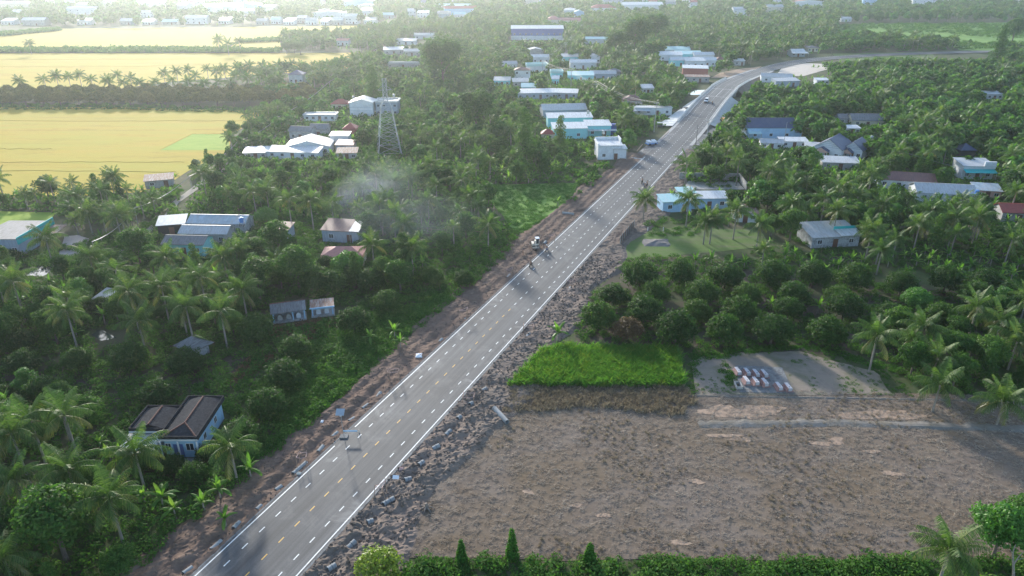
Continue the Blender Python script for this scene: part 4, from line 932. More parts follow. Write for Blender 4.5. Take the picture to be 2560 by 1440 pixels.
H('meadow_hut', 'small white roofed hut by the far green meadow', 'hut', 2115, 54, 12, 8, 3.4, 'gx', 'roof_white', 'wall_white', 1.5, 0)
# road beyond left: houses left of centre, upper
for i, (u, v, w, d, h, rf_, rm, wm, lab) in enumerate([
        (1008, 170, 26, 4, 2.4, 'flat', 'roof_pale', 'wall_grey', 'long grey concrete building below big round tree'), (985, 136, 15, 8, 3.4, 'shed', 'roof_white', 'wall_grey', 'white roofed shed beside the village path'),
        (1030, 140, 12, 8, 3.4, 'gx', 'roof_pale', 'wall_grey', 'pale roofed house right of white shed on path'), (1015, 112, 16, 8, 3.2, 'shed', 'roof_pale', 'wall_white', 'pale shed at end of village path'),
        (1060, 98, 18, 9, 3.6, 'gx', 'roof_white', 'wall_white', 'white house beyond end of village path'), (857, 114, 10, 7, 4, 'gx', 'roof_salmon', 'wall_white', 'reddish hut between rice field tree belts'),
        (1255, 215, 9, 6, 3, 'shed', 'roof_white', 'wall_cyan', 'white roofed hut among trees left of long white house'), (1272, 172, 11, 7, 3.2, 'gx', 'roof_pale', 'wall_white', 'pale roofed house left of the pole line, hidden low')]):
    H('village_house', lab, 'house', u, v, w, d, h, rf_, rm, wm, 1.3, rnd.uniform(-8, 8), wins=2, low=.85)
# row of houses behind the far rice field, left to right
row = [(20, 62, 34, 5), (85, 64, 62, 7), (205, 36, 80, 9), (210, 62, 38, 5), (318, 62, 36, 5), (368, 44, 36, 7), (370, 62, 30, 4), (425, 62, 46, 4), (492, 60, 60, 8), (560, 60, 30, 5), (655, 62, 30, 5), (690, 60, 26, 6), (722, 62, 28, 5),
       (755, 58, 26, 7), (778, 62, 30, 6), (812, 62, 22, 5), (843, 62, 30, 6), (880, 60, 36, 10), (925, 60, 34, 5), (970, 46, 34, 5), (1030, 42, 22, 9), (1058, 44, 34, 7), (1110, 42, 36, 5), (1150, 44, 30, 5)]
words_n = ['first', 'second', 'third', 'fourth', 'fifth', 'sixth', 'seventh', 'eighth', 'ninth', 'tenth', 'eleventh', 'twelfth', 'thirteenth', 'fourteenth', 'fifteenth', 'sixteenth', 'seventeenth', 'eighteenth', 'nineteenth', 'twentieth', 'twenty-first', 'twenty-second', 'twenty-third', 'twenty-fourth']
for i, (u, v, wpx, h) in enumerate(row):
    w = wpx*KPX(v)*.9
    H('field_edge_house', 'pale roofed house behind farthest rice field, %s from the left' % words_n[i], 'house', u, v, w, 12, h*.8, 'gx' if i % 3 else 'shed', ['roof_white', 'roof_white', 'roof_pale', 'roof_aqua'][i % 4], ['wall_white', 'wall_grey', 'wall_white'][i % 3], 2.2, rnd.uniform(-5, 5), wins=3, low=.9, group='houses behind the farthest rice field')
# the hazy town
TOWN = []
k = 0
TH = []
while k < 130:
    u, v = rnd.uniform(-60, 2620), rnd.choice([rnd.uniform(-22, 20), rnd.uniform(-22, 50)])
    if u > 1250 and v > 40: continue
    if u > 2050 and v > 14: continue
    if any(abs(u-a)*KPX(v) < 26 and abs(v-b) < 4 for a, b in TOWN): continue
    TOWN.append((u, v)); k += 1
    big = rnd.random() < .16; w = rnd.uniform(30, 60) if big else rnd.uniform(9, 22); d = rnd.uniform(9, 22)
    side = 'left' if u < 900 else ('middle' if u < 1700 else 'right')
    r = H('town_house', 'hazy pale roofed town building at upper %s of picture' % side, 'house', u, v, w, d, rnd.uniform(4, 9), rnd.choice(['gx', 'gx', 'gy', 'shed', 'hip', 'flat']), rnd.choice(['roof_white']*5+['roof_pale', 'roof_aqua', 'roof_red', 'roof_salmon', 'roof_blueworn']),
      rnd.choice(['wall_white', 'wall_white', 'wall_cream', 'wall_bluegrey', 'wall_blue']), 2.6, rnd.uniform(-14, 14), wins=2, group='town buildings at upper '+side, keep=rnd.random() < .75, low=.7); TH.append((u, r))

def ordinal(n): return '%d%s' % (n, 'th' if 10 < n % 100 < 14 else {1: 'st', 2: 'nd', 3: 'rd'}.get(n % 10, 'th'))
for side in ('left', 'middle', 'right'):
    q = sorted([t for t in TH if t[1]['group'].endswith(side)], key=lambda t: t[0])
    for i, (u, r) in enumerate(q): r['label'] = 'hazy town building at upper %s of picture, %s from the left there' % (side, ordinal(i+1))

def water_tank(label, u, v, z, mat='steel'):
    a = C(u, v, z); r = empty('water_tank', a); tag(r, label, 'water tank'); m_ = MB(); m_.tube((0, 0, .5), (0, 0, 1.7), .55, n=14); m_.build('drum', mat, r); m_ = MB(); m_.tube((0, 0, 1.7), (0, 0, 1.85), .5, .2, 14); m_.build('lid', mat, r)
    m_ = MB(); m_.box(-.5, -.5, -.6, -.4, -.4, .5); m_.box(.4, -.5, -.6, .5, -.4, .5); m_.box(-.5, .4, -.6, -.4, .5, .5); m_.box(.4, .4, -.6, .5, .5, .5); m_.build('stand', 'steel_dark', r)
water_tank('steel water tank on the white tower house', 1508, 338, 6.0); water_tank('steel water tank on back roof of cyan house', 1470, 287, 5.6); water_tank('steel water tank left end of pale two-storey house', 884, 250, 7.3); water_tank('steel water tank right end of pale two-storey house', 985, 245, 6.8)
water_tank('blue water tank behind the worn compound', 605, 560, 3.6, 'blue_plastic'); water_tank('steel water tank beside navy roofed long house', 1990, 318, 3.4); water_tank('blue water tank beside the broad pale roof', 2440, 490, 2.4, 'blue_plastic'); water_tank('steel water tank on smaller navy villa', 2178, 352, 4.2)
# ------------------------------------------------------------------ plant meshes
def unit(a): return a/np.maximum(1e-6, np.linalg.norm(a, axis=-1, keepdims=True))
def frond_arr(L, e0, droop, nl, w, seed, ll=1.05, hang=0.5):
    r = np.random.RandomState(seed); n = 9; e = e0-droop*np.linspace(0, 1, n)**1.25
    dx = np.cos(e)*L/(n-1); dz = np.sin(e)*L/(n-1)
    px = np.concatenate([[0], np.cumsum(dx[:-1])]); pz = np.concatenate([[0], np.cumsum(dz[:-1])]); V = []; F = []
    for k in range(n-1):
        i = len(V); ww = .075*(1-k/n)+.02; w2 = .075*(1-(k+1)/n)+.02
        V += [(px[k], -ww, pz[k]), (px[k], ww, pz[k]), (px[k+1], w2, pz[k+1]), (px[k+1], -w2, pz[k+1])]; F.append((i, i+1, i+2, i+3))
    for k in range(nl):
        t = .14+.86*(k+.5)/nl; x = np.interp(t*(n-1), range(n), px); z = np.interp(t*(n-1), range(n), pz); a = np.interp(t*(n-1), range(n), e)
        T = np.array([np.cos(a), 0, np.sin(a)]); l = ll*(.35+.75*math.sin(math.pi*min(1, .12+.86*t)))*r.uniform(.85, 1.12)
        for sg in (-1, 1):
            D = np.array([0, sg*1.0, 0])+T*.55+np.array([0, 0, -hang*r.uniform(.6, 1.5)]); D /= np.linalg.norm(D)
            p = np.array([x, 0, z]); i = len(V); q = p+D*l*.55; q2 = p+D*l+np.array([0, 0, -.22*l*r.uniform(.5, 1.5)])
            V += [tuple(p-T*w*.5), tuple(p+T*w*.5), tuple(q+T*w*.55), tuple(q-T*w*.55), tuple(q2+T*w*.18), tuple(q2-T*w*.18)]
            F += [(i, i+1, i+2, i+3), (i+3, i+2, i+4, i+5)]
    return np.array(V), F
def rotz(V, a, tilt=0):
    c, s = math.cos(a), math.sin(a); return np.stack([V[:, 0]*c-V[:, 1]*s, V[:, 0]*s+V[:, 1]*c, V[:, 2]], -1)
FRONDS = []
for i, (e0, dr) in enumerate([(1.35, .75), (1.1, 1.2), (.8, 1.45), (.5, 1.5), (.15, 1.45), (-.25, 1.1)]):
    V, F = frond_arr(5.0-.25*abs(i-2), e0, dr, 26, .095, i, ll=1.1, hang=.55+.14*i); FRONDS.append((V, F))
FR_ME = [mesh_np('frond', V, F, 'leaf_palm_yellow' if i == 5 else 'leaf_palm') for i, (V, F) in enumerate(FRONDS)]
def crown_layout(seed, n=19):
    r = random.Random(seed); out = []
    for k in range(n):
        j = min(5, int(6*(k/n)**.9)); out.append((j, k*2.39996+r.uniform(-.25, .25), r.uniform(.86, 1.1), r.uniform(-.12, .12)))
    return out
def palm_crown(seed, n, nl, w, name='crown', Ls=1.0, mat='leaf_palm'):
    Vs, Fs, o = [], [], 0
    for j, a, s, tl in crown_layout(seed, n):
        if nl == 26: V, F = FRONDS[j]
        else:
            e0, dr = [(1.35, .75), (1.1, 1.2), (.8, 1.45), (.5, 1.5), (.15, 1.45), (-.25, 1.1)][j]; V, F = frond_arr(5.0-.25*abs(j-2), e0, dr, nl, w, seed*9+j, hang=.55+.14*j)
        V = rotz(V*s*Ls, a); Vs.append(V); Fs += [tuple(q+o for q in f) for f in F]; o += len(V)
    return mesh_np(name, np.concatenate(Vs), Fs, mat)
PALM_MID = [palm_crown(s, n, 15, .17) for s, n in ((1, 18), (2, 14), (3, 21), (4, 16))]
PALM_FAR = [palm_crown(s, 13, 6, .55, 'far_palm_crown') for s in (5, 6, 7)]
def trunk_mesh(name, h, r0, r1, lean, mat, n=7, seed=0, limbs=()):
    m_ = MB(); pts = []; rr = []
    for k in range(n+1):
        t = k/n; pts.append((lean*t*t*h, .35*lean*math.sin(t*3)*h*.3, t*h)); rr.append(r0*(1-t)+r1*t+(.10*r0 if k == 0 else 0))
    m_.path(pts, rr, 7)
    for (t, p, r) in limbs:
        b = (lean*t*t*h, 0, t*h); mid = tuple((b[i]*.45+p[i]*.55)+(0, 0, .25)[i] for i in range(3)); m_.path([b, mid, p], [r, r*.75, r*.4], 5)
    return m_.mesh(name, mat, True)
PALM_TR = [trunk_mesh('trunk', 1.0, .17, .12, l, 'bark_pale') for l in (.02, .07, -.06, .12)]
PALM_LEAN = (.02, .07, -.06, .12)
def leaf_arr(n, lobes, leaf, seed, fill=.3, aspect=.55, zmin=-.35, bumps=.18):
    r = np.random.RandomState(seed); L = np.array(lobes, float)
    area = (L[:, 3]*L[:, 4]+L[:, 3]*L[:, 5]+L[:, 4]*L[:, 5]); idx = r.choice(len(L), n, p=area/area.sum()); q = L[idx]
    d = unit(r.randn(n, 3)); d[:, 2] = np.where(d[:, 2] < zmin, -d[:, 2]*.6, d[:, 2]); d = unit(d)
    bump_ = 1+bumps*np.sin(5*d[:, 0]*1.7+q[:, 0]*3+seed)*np.sin(4*d[:, 1]*1.9+seed*2)+bumps*.6*np.sin(9*d[:, 2]+7*d[:, 0]+seed)
    rad = bump_*(1-fill*r.rand(n)**1.6)
    c = q[:, :3]+d*q[:, 3:6]*rad[:, None]
    nn = unit(d*.75+r.randn(n, 3)*.55+np.array([0, 0, .35])); t = unit(np.cross(nn, r.randn(n, 3))); b = np.cross(nn, t)
    s = leaf*r.uniform(.65, 1.35, (n, 1)); a1 = t*s; b1 = b*s*aspect
    V = np.stack([c-a1, c+b1-a1*.1, c+a1, c-b1-a1*.1], 1).reshape(-1, 3); F = np.arange(4*n).reshape(n, 4)
    return V, F
def lobes_for(kind, seed):
    r = random.Random(seed); out = []
    if kind == 'broad':
        for k in range(8):
            a = k*2.4+r.uniform(-.4, .4); rr = r.uniform(.7, 2.1); z = r.uniform(4.2, 7.2)-rr*.35; s = r.uniform(1.25, 1.9)
            out.append((math.cos(a)*rr, math.sin(a)*rr, z, s*1.15, s*1.15, s*.85))
        out.append((0, 0, 7.0, 1.6, 1.6, 1.3)); out.append((0, 0, 3.6, 2.0, 2.0, 1.6))
    elif kind == 'tall':
        for k in range(9):
            z = 2.4+k*.95; rr = (1-k/11)*1.1; a = k*2.4; s = 1.5*(1-k/14)+.2; out.append((math.cos(a)*rr*.7, math.sin(a)*rr*.7, z, s, s, s*1.05))
    elif kind == 'fruit':
        out.append((0, 0, 1.9, 2.15, 2.15, 1.75))
        for k in range(7):
            a = k*.9+r.uniform(-.2, .2); out.append((math.cos(a)*1.35, math.sin(a)*1.35, r.uniform(1.3, 2.3), 1.05, 1.05, 1.0))
        out.append((0, 0, 2.9, 1.2, 1.2, 1.0))
    elif kind == 'round':
        out.append((0, 0, 5.6, 3.6, 3.6, 3.9))
        for k in range(10):
            a = k*2.4; z = r.uniform(3.6, 7.8); out.append((math.cos(a)*2.2, math.sin(a)*2.2, z, 1.6, 1.6, 1.5))
    return out
def crown_mesh(name, kind, n, leaf, seed, mat, **k):
    V, F = leaf_arr(n, lobes_for(kind, seed), leaf, seed, **k); return mesh_np(name, V, F, mat)
BROAD = [crown_mesh('crown', 'broad', 6000, .19, s, 'leaf_broad') for s in (1, 2, 3)]+[crown_mesh('crown', 'tall', 5000, .18, 4, 'leaf_broad', aspect=.4), crown_mesh('crown', 'broad', 6000, .185, 5, 'leaf_fruit')]
BROAD_M = [crown_mesh('crown', 'broad', 1700, .36, s, 'leaf_broad') for s in (1, 2, 3)]+[crown_mesh('crown', 'tall', 1500, .33, 4, 'leaf_broad', aspect=.4), crown_mesh('crown', 'broad', 1700, .34, 5, 'leaf_fruit')]
BROAD_M += [crown_mesh('crown', 'broad', 1700, .35, 7, 'leaf_bright'), crown_mesh('crown', 'tall', 1500, .33, 8, 'leaf_fruit', aspect=.45)]
BROAD += [crown_mesh('crown', 'broad', 6000, .185, 7, 'leaf_bright'), crown_mesh('crown', 'tall', 5000, .18, 8, 'leaf_fruit', aspect=.45)]
BROAD_F = [crown_mesh('far_crown', 'broad', 230, .95, 9, 'leaf_bright')]+[crown_mesh('far_crown', 'broad', 230, .95, s, 'leaf_broad') for s in (1, 2, 3)]+[crown_mesh('far_crown', 'round', 260, 1.0, 6, 'leaf_broad')]
BRIGHT = [crown_mesh('crown', 'broad', 6000, .19, s, 'leaf_bright') for s in (7, 8)]
ROUND = [crown_mesh('crown', 'round', 7000, .24, s, 'leaf_broad') for s in (1, 2)]
FRUIT = [crown_mesh('crown', 'fruit', 6500, .13, s, 'leaf_fruit', fill=.28, bumps=.24) for s in (1, 2, 3, 4)]
FRUIT_M = [crown_mesh('crown', 'fruit', 1700, .24, s, 'leaf_fruit', fill=.25) for s in (1, 2, 3)]
DOME = [crown_mesh('crown', 'fruit', 1700, .24, s, 'leaf_dome', fill=.15, bumps=.1) for s in (11, 12, 13)]
FRUIT_RED = crown_mesh('crown', 'fruit', 6000, .13, 5, 'leaf_redbrown', fill=.4); FRUIT_BR = crown_mesh('crown', 'fruit', 6500, .13, 6, 'leaf_bright', fill=.15, bumps=.1)
TR_B = [trunk_mesh('trunk', 5.0, .24, .12, l, 'bark', limbs=[(.5, (1.4, .5, 4.8), .10), (.6, (-1.3, .9, 5.2), .09), (.45, (.2, -1.5, 4.4), .09), (.7, (-.6, -.7, 6.0), .08)]) for l in (.03, -.04)]
TR_F = trunk_mesh('trunk', 1.7, .16, .10, .03, 'bark', 4, limbs=[(.5, (.9, .3, 1.8), .07), (.6, (-.8, .6, 2.0), .06), (.5, (.1, -.9, 1.7), .06)])
def banana_leaf(L, W, e0, dr, seed, n=6):
    r = np.random.RandomState(seed); V = []; F = []; x = z = 0
    for k in range(n+1):
        t = k/n; e = e0-dr*t**1.2; w = W*math.sin(math.pi*min(1, .1+.86*t))**.6*r.uniform(.85, 1.05)
        V += [(x, -w, z-.28*w), (x, 0, z+.04), (x, w, z-.28*w)]; x += math.cos(e)*L/n; z += math.sin(e)*L/n
    for k in range(n):
        i = 3*k; F += [(i, i+1, i+4, i+3), (i+1, i+2, i+5, i+4)]
    return np.array(V), F
BLEAF = [banana_leaf(2.5, .33, e, d, i) for i, (e, d) in enumerate([(1.35, .6), (1.05, 1.2), (.75, 1.5), (.35, 1.6)])]
BLEAF_ME = [mesh_np('leaf', V, F, 'leaf_banana') for V, F in BLEAF]
def banana_layout(seed, n=9):
    r = random.Random(seed); return [(min(3, int(4*k/n)), k*2.4+r.uniform(-.3, .3), r.uniform(.8, 1.1)) for k in range(n)]
def banana_crown(seed, n, name='leaves', mat='leaf_banana'):
    Vs, Fs, o = [], [], 0
    for j, a, s in banana_layout(seed, n):
        V, F = BLEAF[j]; V = rotz(V*s, a)+np.array([0, 0, 2.0]); Vs.append(V); Fs += [tuple(q+o for q in f) for f in F]; o += len(V)
    return mesh_np(name, np.concatenate(Vs), Fs, mat)
BAN_MID = [banana_crown(s, 9) for s in (1, 2, 3)]
BAN_ST = trunk_mesh('stem', 2.2, .15, .10, .03, 'bark_pale', 4)
def clump(name, n, R, h, leaf, seed, mat):
    V, F = leaf_arr(n, [(0, 0, h*.35, R, R, h*.65)]+[(math.cos(a)*R*.6, math.sin(a)*R*.6, h*.3, R*.55, R*.55, h*.5) for a in (0, 2, 4)], leaf, seed, fill=.45, zmin=-.05); return mesh_np(name, V, F, mat)
def tuft(name, n, R, h, w, seed, mat, lay=0.0):
    r = np.random.RandomState(seed); V = []; F = []
    for k in range(n):
        a = r.uniform(0, 6.28); p = np.array([r.uniform(-R, R), r.uniform(-R, R), 0]); l = h*r.uniform(.6, 1.2)
        if lay: d = np.array([math.cos(a), math.sin(a), r.uniform(-.03, .25)]); p[2] = r.uniform(.02, .16)
        else: d = np.array([math.cos(a)*.35, math.sin(a)*.35, 1.0])
        d /= np.linalg.norm(d); sde = np.cross(d, [math.cos(a+1.2), math.sin(a+1.2), .1]); sde = sde/np.linalg.norm(sde)*w
        m = p+d*l*.55; e = p+d*l+np.array([math.cos(a), math.sin(a), 0 if lay else -.4])*l*.2*(0 if lay else 1); i = len(V)
        V += [p-sde, p+sde, m+sde*.9, m-sde*.9, e]; F += [(i, i+1, i+2, i+3), (i+3, i+2, i+4)]
    return mesh_np(name, np.array(V), F, mat)

# ------------------------------------------------------------------ scattered stuff: instances on a cloud of points
def scatter(name, pts, sc, meshes, label, cat, seed=0, parent=None, tilt=0.0):
    col = bpy.data.collections.new(name+'_source')
    for me in meshes:
        o = bpy.data.objects.new(me.name+'_source', me); col.objects.link(o)
    me = bpy.data.meshes.new(name); me.from_pydata([tuple(p) for p in pts], [], [])
    at = me.attributes.new('sc', 'FLOAT', 'POINT'); at.data.foreach_set('value', np.asarray(sc, dtype=np.float32))
    o = inst(name, me, parent)
    ng = bpy.data.node_groups.new(name, 'GeometryNodeTree')
    ng.interface.new_socket('Geometry', in_out='INPUT', socket_type='NodeSocketGeometry'); ng.interface.new_socket('Geometry', in_out='OUTPUT', socket_type='NodeSocketGeometry')
    N = ng.nodes; gi = N.new('NodeGroupInput'); go = N.new('NodeGroupOutput'); ip = N.new('GeometryNodeInstanceOnPoints'); ci = N.new('GeometryNodeCollectionInfo')
    ci.inputs['Collection'].default_value = col; ci.inputs['Separate Children'].default_value = True; ci.inputs['Reset Children'].default_value = True
    ip.inputs['Pick Instance'].default_value = True
    ri = N.new('FunctionNodeRandomValue'); ri.data_type = 'INT'; ri.inputs[4].default_value = 0; ri.inputs[5].default_value = len(meshes)-1; ri.inputs['Seed'].default_value = seed
    rv = N.new('FunctionNodeRandomValue'); rv.data_type = 'FLOAT_VECTOR'; rv.inputs[0].default_value = (-tilt, -tilt, 0); rv.inputs[1].default_value = (tilt, tilt, 6.283); rv.inputs['Seed'].default_value = seed+1
    na = N.new('GeometryNodeInputNamedAttribute'); na.data_type = 'FLOAT'; na.inputs[0].default_value = 'sc'
    L = ng.links.new
    L(gi.outputs[0], ip.inputs['Points']); L(ci.outputs[0], ip.inputs['Instance']); L(ri.outputs[2], ip.inputs['Instance Index']); L(rv.outputs[0], ip.inputs['Rotation']); L(na.outputs[0], ip.inputs['Scale']); L(ip.outputs[0], go.inputs[0])
    md = o.modifiers.new('scatter', 'NODES'); md.node_group = ng
    return tag(o, label, cat, None, 'stuff')

# ------------------------------------------------------------------ where plants may stand
for s in np.arange(200, 560, 6.0):
    a, b = road_at(s, -8 if s > 190 else -6, 0)[0], road_at(s+6, 8, 0)[0]; u0, v0 = P(*a); u1, v1 = P(*b)
    KEEP.append((min(u0, u1), min(v0, v1)-1, max(u0, u1), max(v0, v1)+1, min(a.y, b.y)-4))
KEEP += [(1655, 240, 1740, 325, 300), (1790, 250, 1835, 300, 300), (1290, 590, 1400, 650, 170), (2395, 118, 2500, 130, 560), (1700, 430, 1866, 470, 214), (945, 300, 1005, 380, 255), (1940, 160, 2065, 186, 470), (66, 664, 138, 690, 150), (228, 822, 318, 858, 120), (1600, 575, 1870, 632, 172), (1240, 470, 1420, 560, 190), (150, 592, 215, 630, 160)]
KEEP += [(2100, 132, 2490, 146, 545)]
OPEN = [FIELD1, FIELD2, FIELD3, FIELD3B, FIELD4, MEADOW, MEADOW2, MEADOW3, LAWN, LOT, STUBBLE, YARD, GRASS]
RL = np.array([(p.x, p.y) for p in line])
def road_dist(x, y):
    d = np.full(len(x), 1e9)
    for i in range(0, len(x), 4000):
        dx = x[i:i+4000, None]-RL[None, :, 0]; dy = y[i:i+4000, None]-RL[None, :, 1]; d[i:i+4000] = np.sqrt((dx*dx+dy*dy).min(1))
    return d
def proj(x, y, z=GZ):
    yc = y*SP+(z-CAM_H)*CP; zc = y*CP-(z-CAM_H)*SP
    return 1280+FPX*x/zc, 720-FPX*yc/zc
def points_in(polys, spacing, seed, jitter=.42, skip_open=True, road_gap=14.0, foot=1.0):
    r = np.random.RandomState(seed); X = []; Y = []
    for poly in polys:
        w = [C(u, max(v, -60)) for u, v in poly]; x0, x1 = min(p.x for p in w), max(p.x for p in w); y0, y1 = min(p.y for p in w), max(p.y for p in w)
        gx, gy = np.meshgrid(np.arange(x0, x1, spacing), np.arange(y0, y1, spacing)); gx = gx+(np.arange(gx.shape[0]) % 2)[:, None]*spacing*.5
        x = (gx+r.uniform(-jitter, jitter, gx.shape)*spacing).ravel(); y = (gy+r.uniform(-jitter, jitter, gy.shape)*spacing).ravel()
        u, v = proj(x, y); k = in_poly(u, v, poly) & (u > -320) & (u < 2950) & (v < 1850); X.append(x[k]); Y.append(y[k])
    x = np.concatenate(X); y = np.concatenate(Y); u, v = proj(x, y); ok = np.ones(len(x), bool)
    if skip_open:
        for p in OPEN: ok &= ~in_poly(u, v, p)
    x, y = x[ok], y[ok]
    if len(x):
        ok = road_dist(x, y) > road_gap; x, y = x[ok], y[ok]
    if len(x) and foot:
        ok = np.ones(len(x), bool)
        for fx, fy, fr in FOOT: ok &= (x-fx)**2+(y-fy)**2 > (fr*foot)**2
        x, y = x[ok], y[ok]
    return x, y
def clear_of(x, y, h, r):
    """would a plant of height h and crown radius r at (x, y) stand in front of something to be seen?"""
    ub, vb = proj(x, y); ut, vt = proj(x, y, GZ+h); wpx = r*FPX/np.maximum(1, y*CP+CAM_H*SP)*.7; ok = np.ones(len(x), bool)
    for (u0, v0, u1, v1, yy) in KEEP:
        ok &= ~((y < yy+1.0) & (ub+wpx > u0) & (ub-wpx < u1) & (vb > v0) & (vt < v1))
    return ok
CAND = {'coconut_palm': [], 'broadleaf_tree': [], 'fruit_tree': [], 'banana_plant': []}
SIZE = {'coconut_palm': (6.5, 10.5, 4.2), 'broadleaf_tree': (5.5, 9.5, 3.0), 'fruit_tree': (3.2, 5.0, 2.6), 'banana_plant': (2.6, 4.2, 1.8)}
WHAT = {'coconut_palm': 'coconut palm', 'broadleaf_tree': 'leafy green tree', 'fruit_tree': 'dark rounded fruit tree', 'banana_plant': 'banana plant'}
TAKEN = []
def zone(phrase, polys, spacing, mix, seed, hs=1.0, road_gap=14.0):
    x, y = points_in(polys, spacing, seed, road_gap=road_gap); r = np.random.RandomState(seed+500); kinds = list(mix); pr = np.array([mix[k] for k in kinds], float); pr /= pr.sum()
    if TAKEN and len(x):
        ok = np.ones(len(x), bool)
        for tx, ty, tr in TAKEN: ok &= (x-tx)**2+(y-ty)**2 > tr*tr
        x, y = x[ok], y[ok]
    nz = vnoise(x*.03+seed, y*.03)
    pick = r.choice(len(kinds), len(x), p=pr); pick = np.where(nz > .72, 0, pick)
    for i, k in enumerate(kinds):
        m = pick == i; xx, yy = x[m], y[m]; lo, hi, cr = SIZE[k]; h = r.uniform(lo, hi, len(xx))*hs; ok = clear_of(xx, yy, h, np.full(len(xx), cr))
        for a, b, c in zip(xx[ok], yy[ok], h[ok]): CAND[k].append((a, b, c, phrase))
        if k != 'banana_plant':      # where a tall one would hide a house a low banana may do
            xb, yb = xx[~ok], yy[~ok]; hb = r.uniform(2.4, 3.4, len(xb)); o2 = clear_of(xb, yb, hb, np.full(len(xb), 1.5))
            for a, b, c in zip(xb[o2], yb[o2], hb[o2]): CAND['banana_plant'].append((a, b, c, phrase))

# ------------------------------------------------------------------ single plants
def palm(loc, h, label, group=None, near=True, seed=0, sc=1.0):
    r = empty('coconut_palm', (loc[0], loc[1], GZ), rnd.uniform(0, 6.28)); tag(r, label, 'palm tree', group); k = seed % 4
    inst('trunk', PALM_TR[k], r, (0, 0, -.1), (0, 0, 0), (1.1, 1.1, h-.15)); top = (PALM_LEAN[k]*1.0*1.1, 0, h-.25)
    if near:
        for j, a, s, tl in crown_layout(seed+3, 15+(seed*7) % 8): inst('frond', FR_ME[j], r, top, (tl, 0, a), (s*sc,)*3)
    else: inst('crown', PALM_MID[k], r, top, (rnd.uniform(-.15, .15), rnd.uniform(-.15, .15), 0), (sc, sc, sc*rnd.uniform(.8, 1.15)))
    return r
def tree(name, loc, label, cat, crown, trunk, sc=1.0, group=None, sz=None):
    r = empty(name, (loc[0], loc[1], GZ), rnd.uniform(0, 6.28)); tag(r, label, cat, group)
    inst('trunk', trunk, r, (0, 0, -.1), (0, 0, 0), (sc, sc, sz or sc)); inst('crown', crown, r, (0, 0, 0), (0, 0, 0), (sc, sc, sz or sc)); return r
def banana(loc, h, label, group=None, near=False, seed=0):
    s = h/3.6; r = empty('banana_plant', (loc[0], loc[1], GZ), rnd.uniform(0, 6.28), s); tag(r, label, 'banana plant', group)
    inst('stem', BAN_ST, r)
    if near:
        for j, a, q in banana_layout(seed): inst('leaf', BLEAF_ME[j], r, (0, 0, 2.0), (0, 0, a), (q,)*3)
    else: inst('leaves', BAN_MID[seed % 3], r)
    return r
k = 0
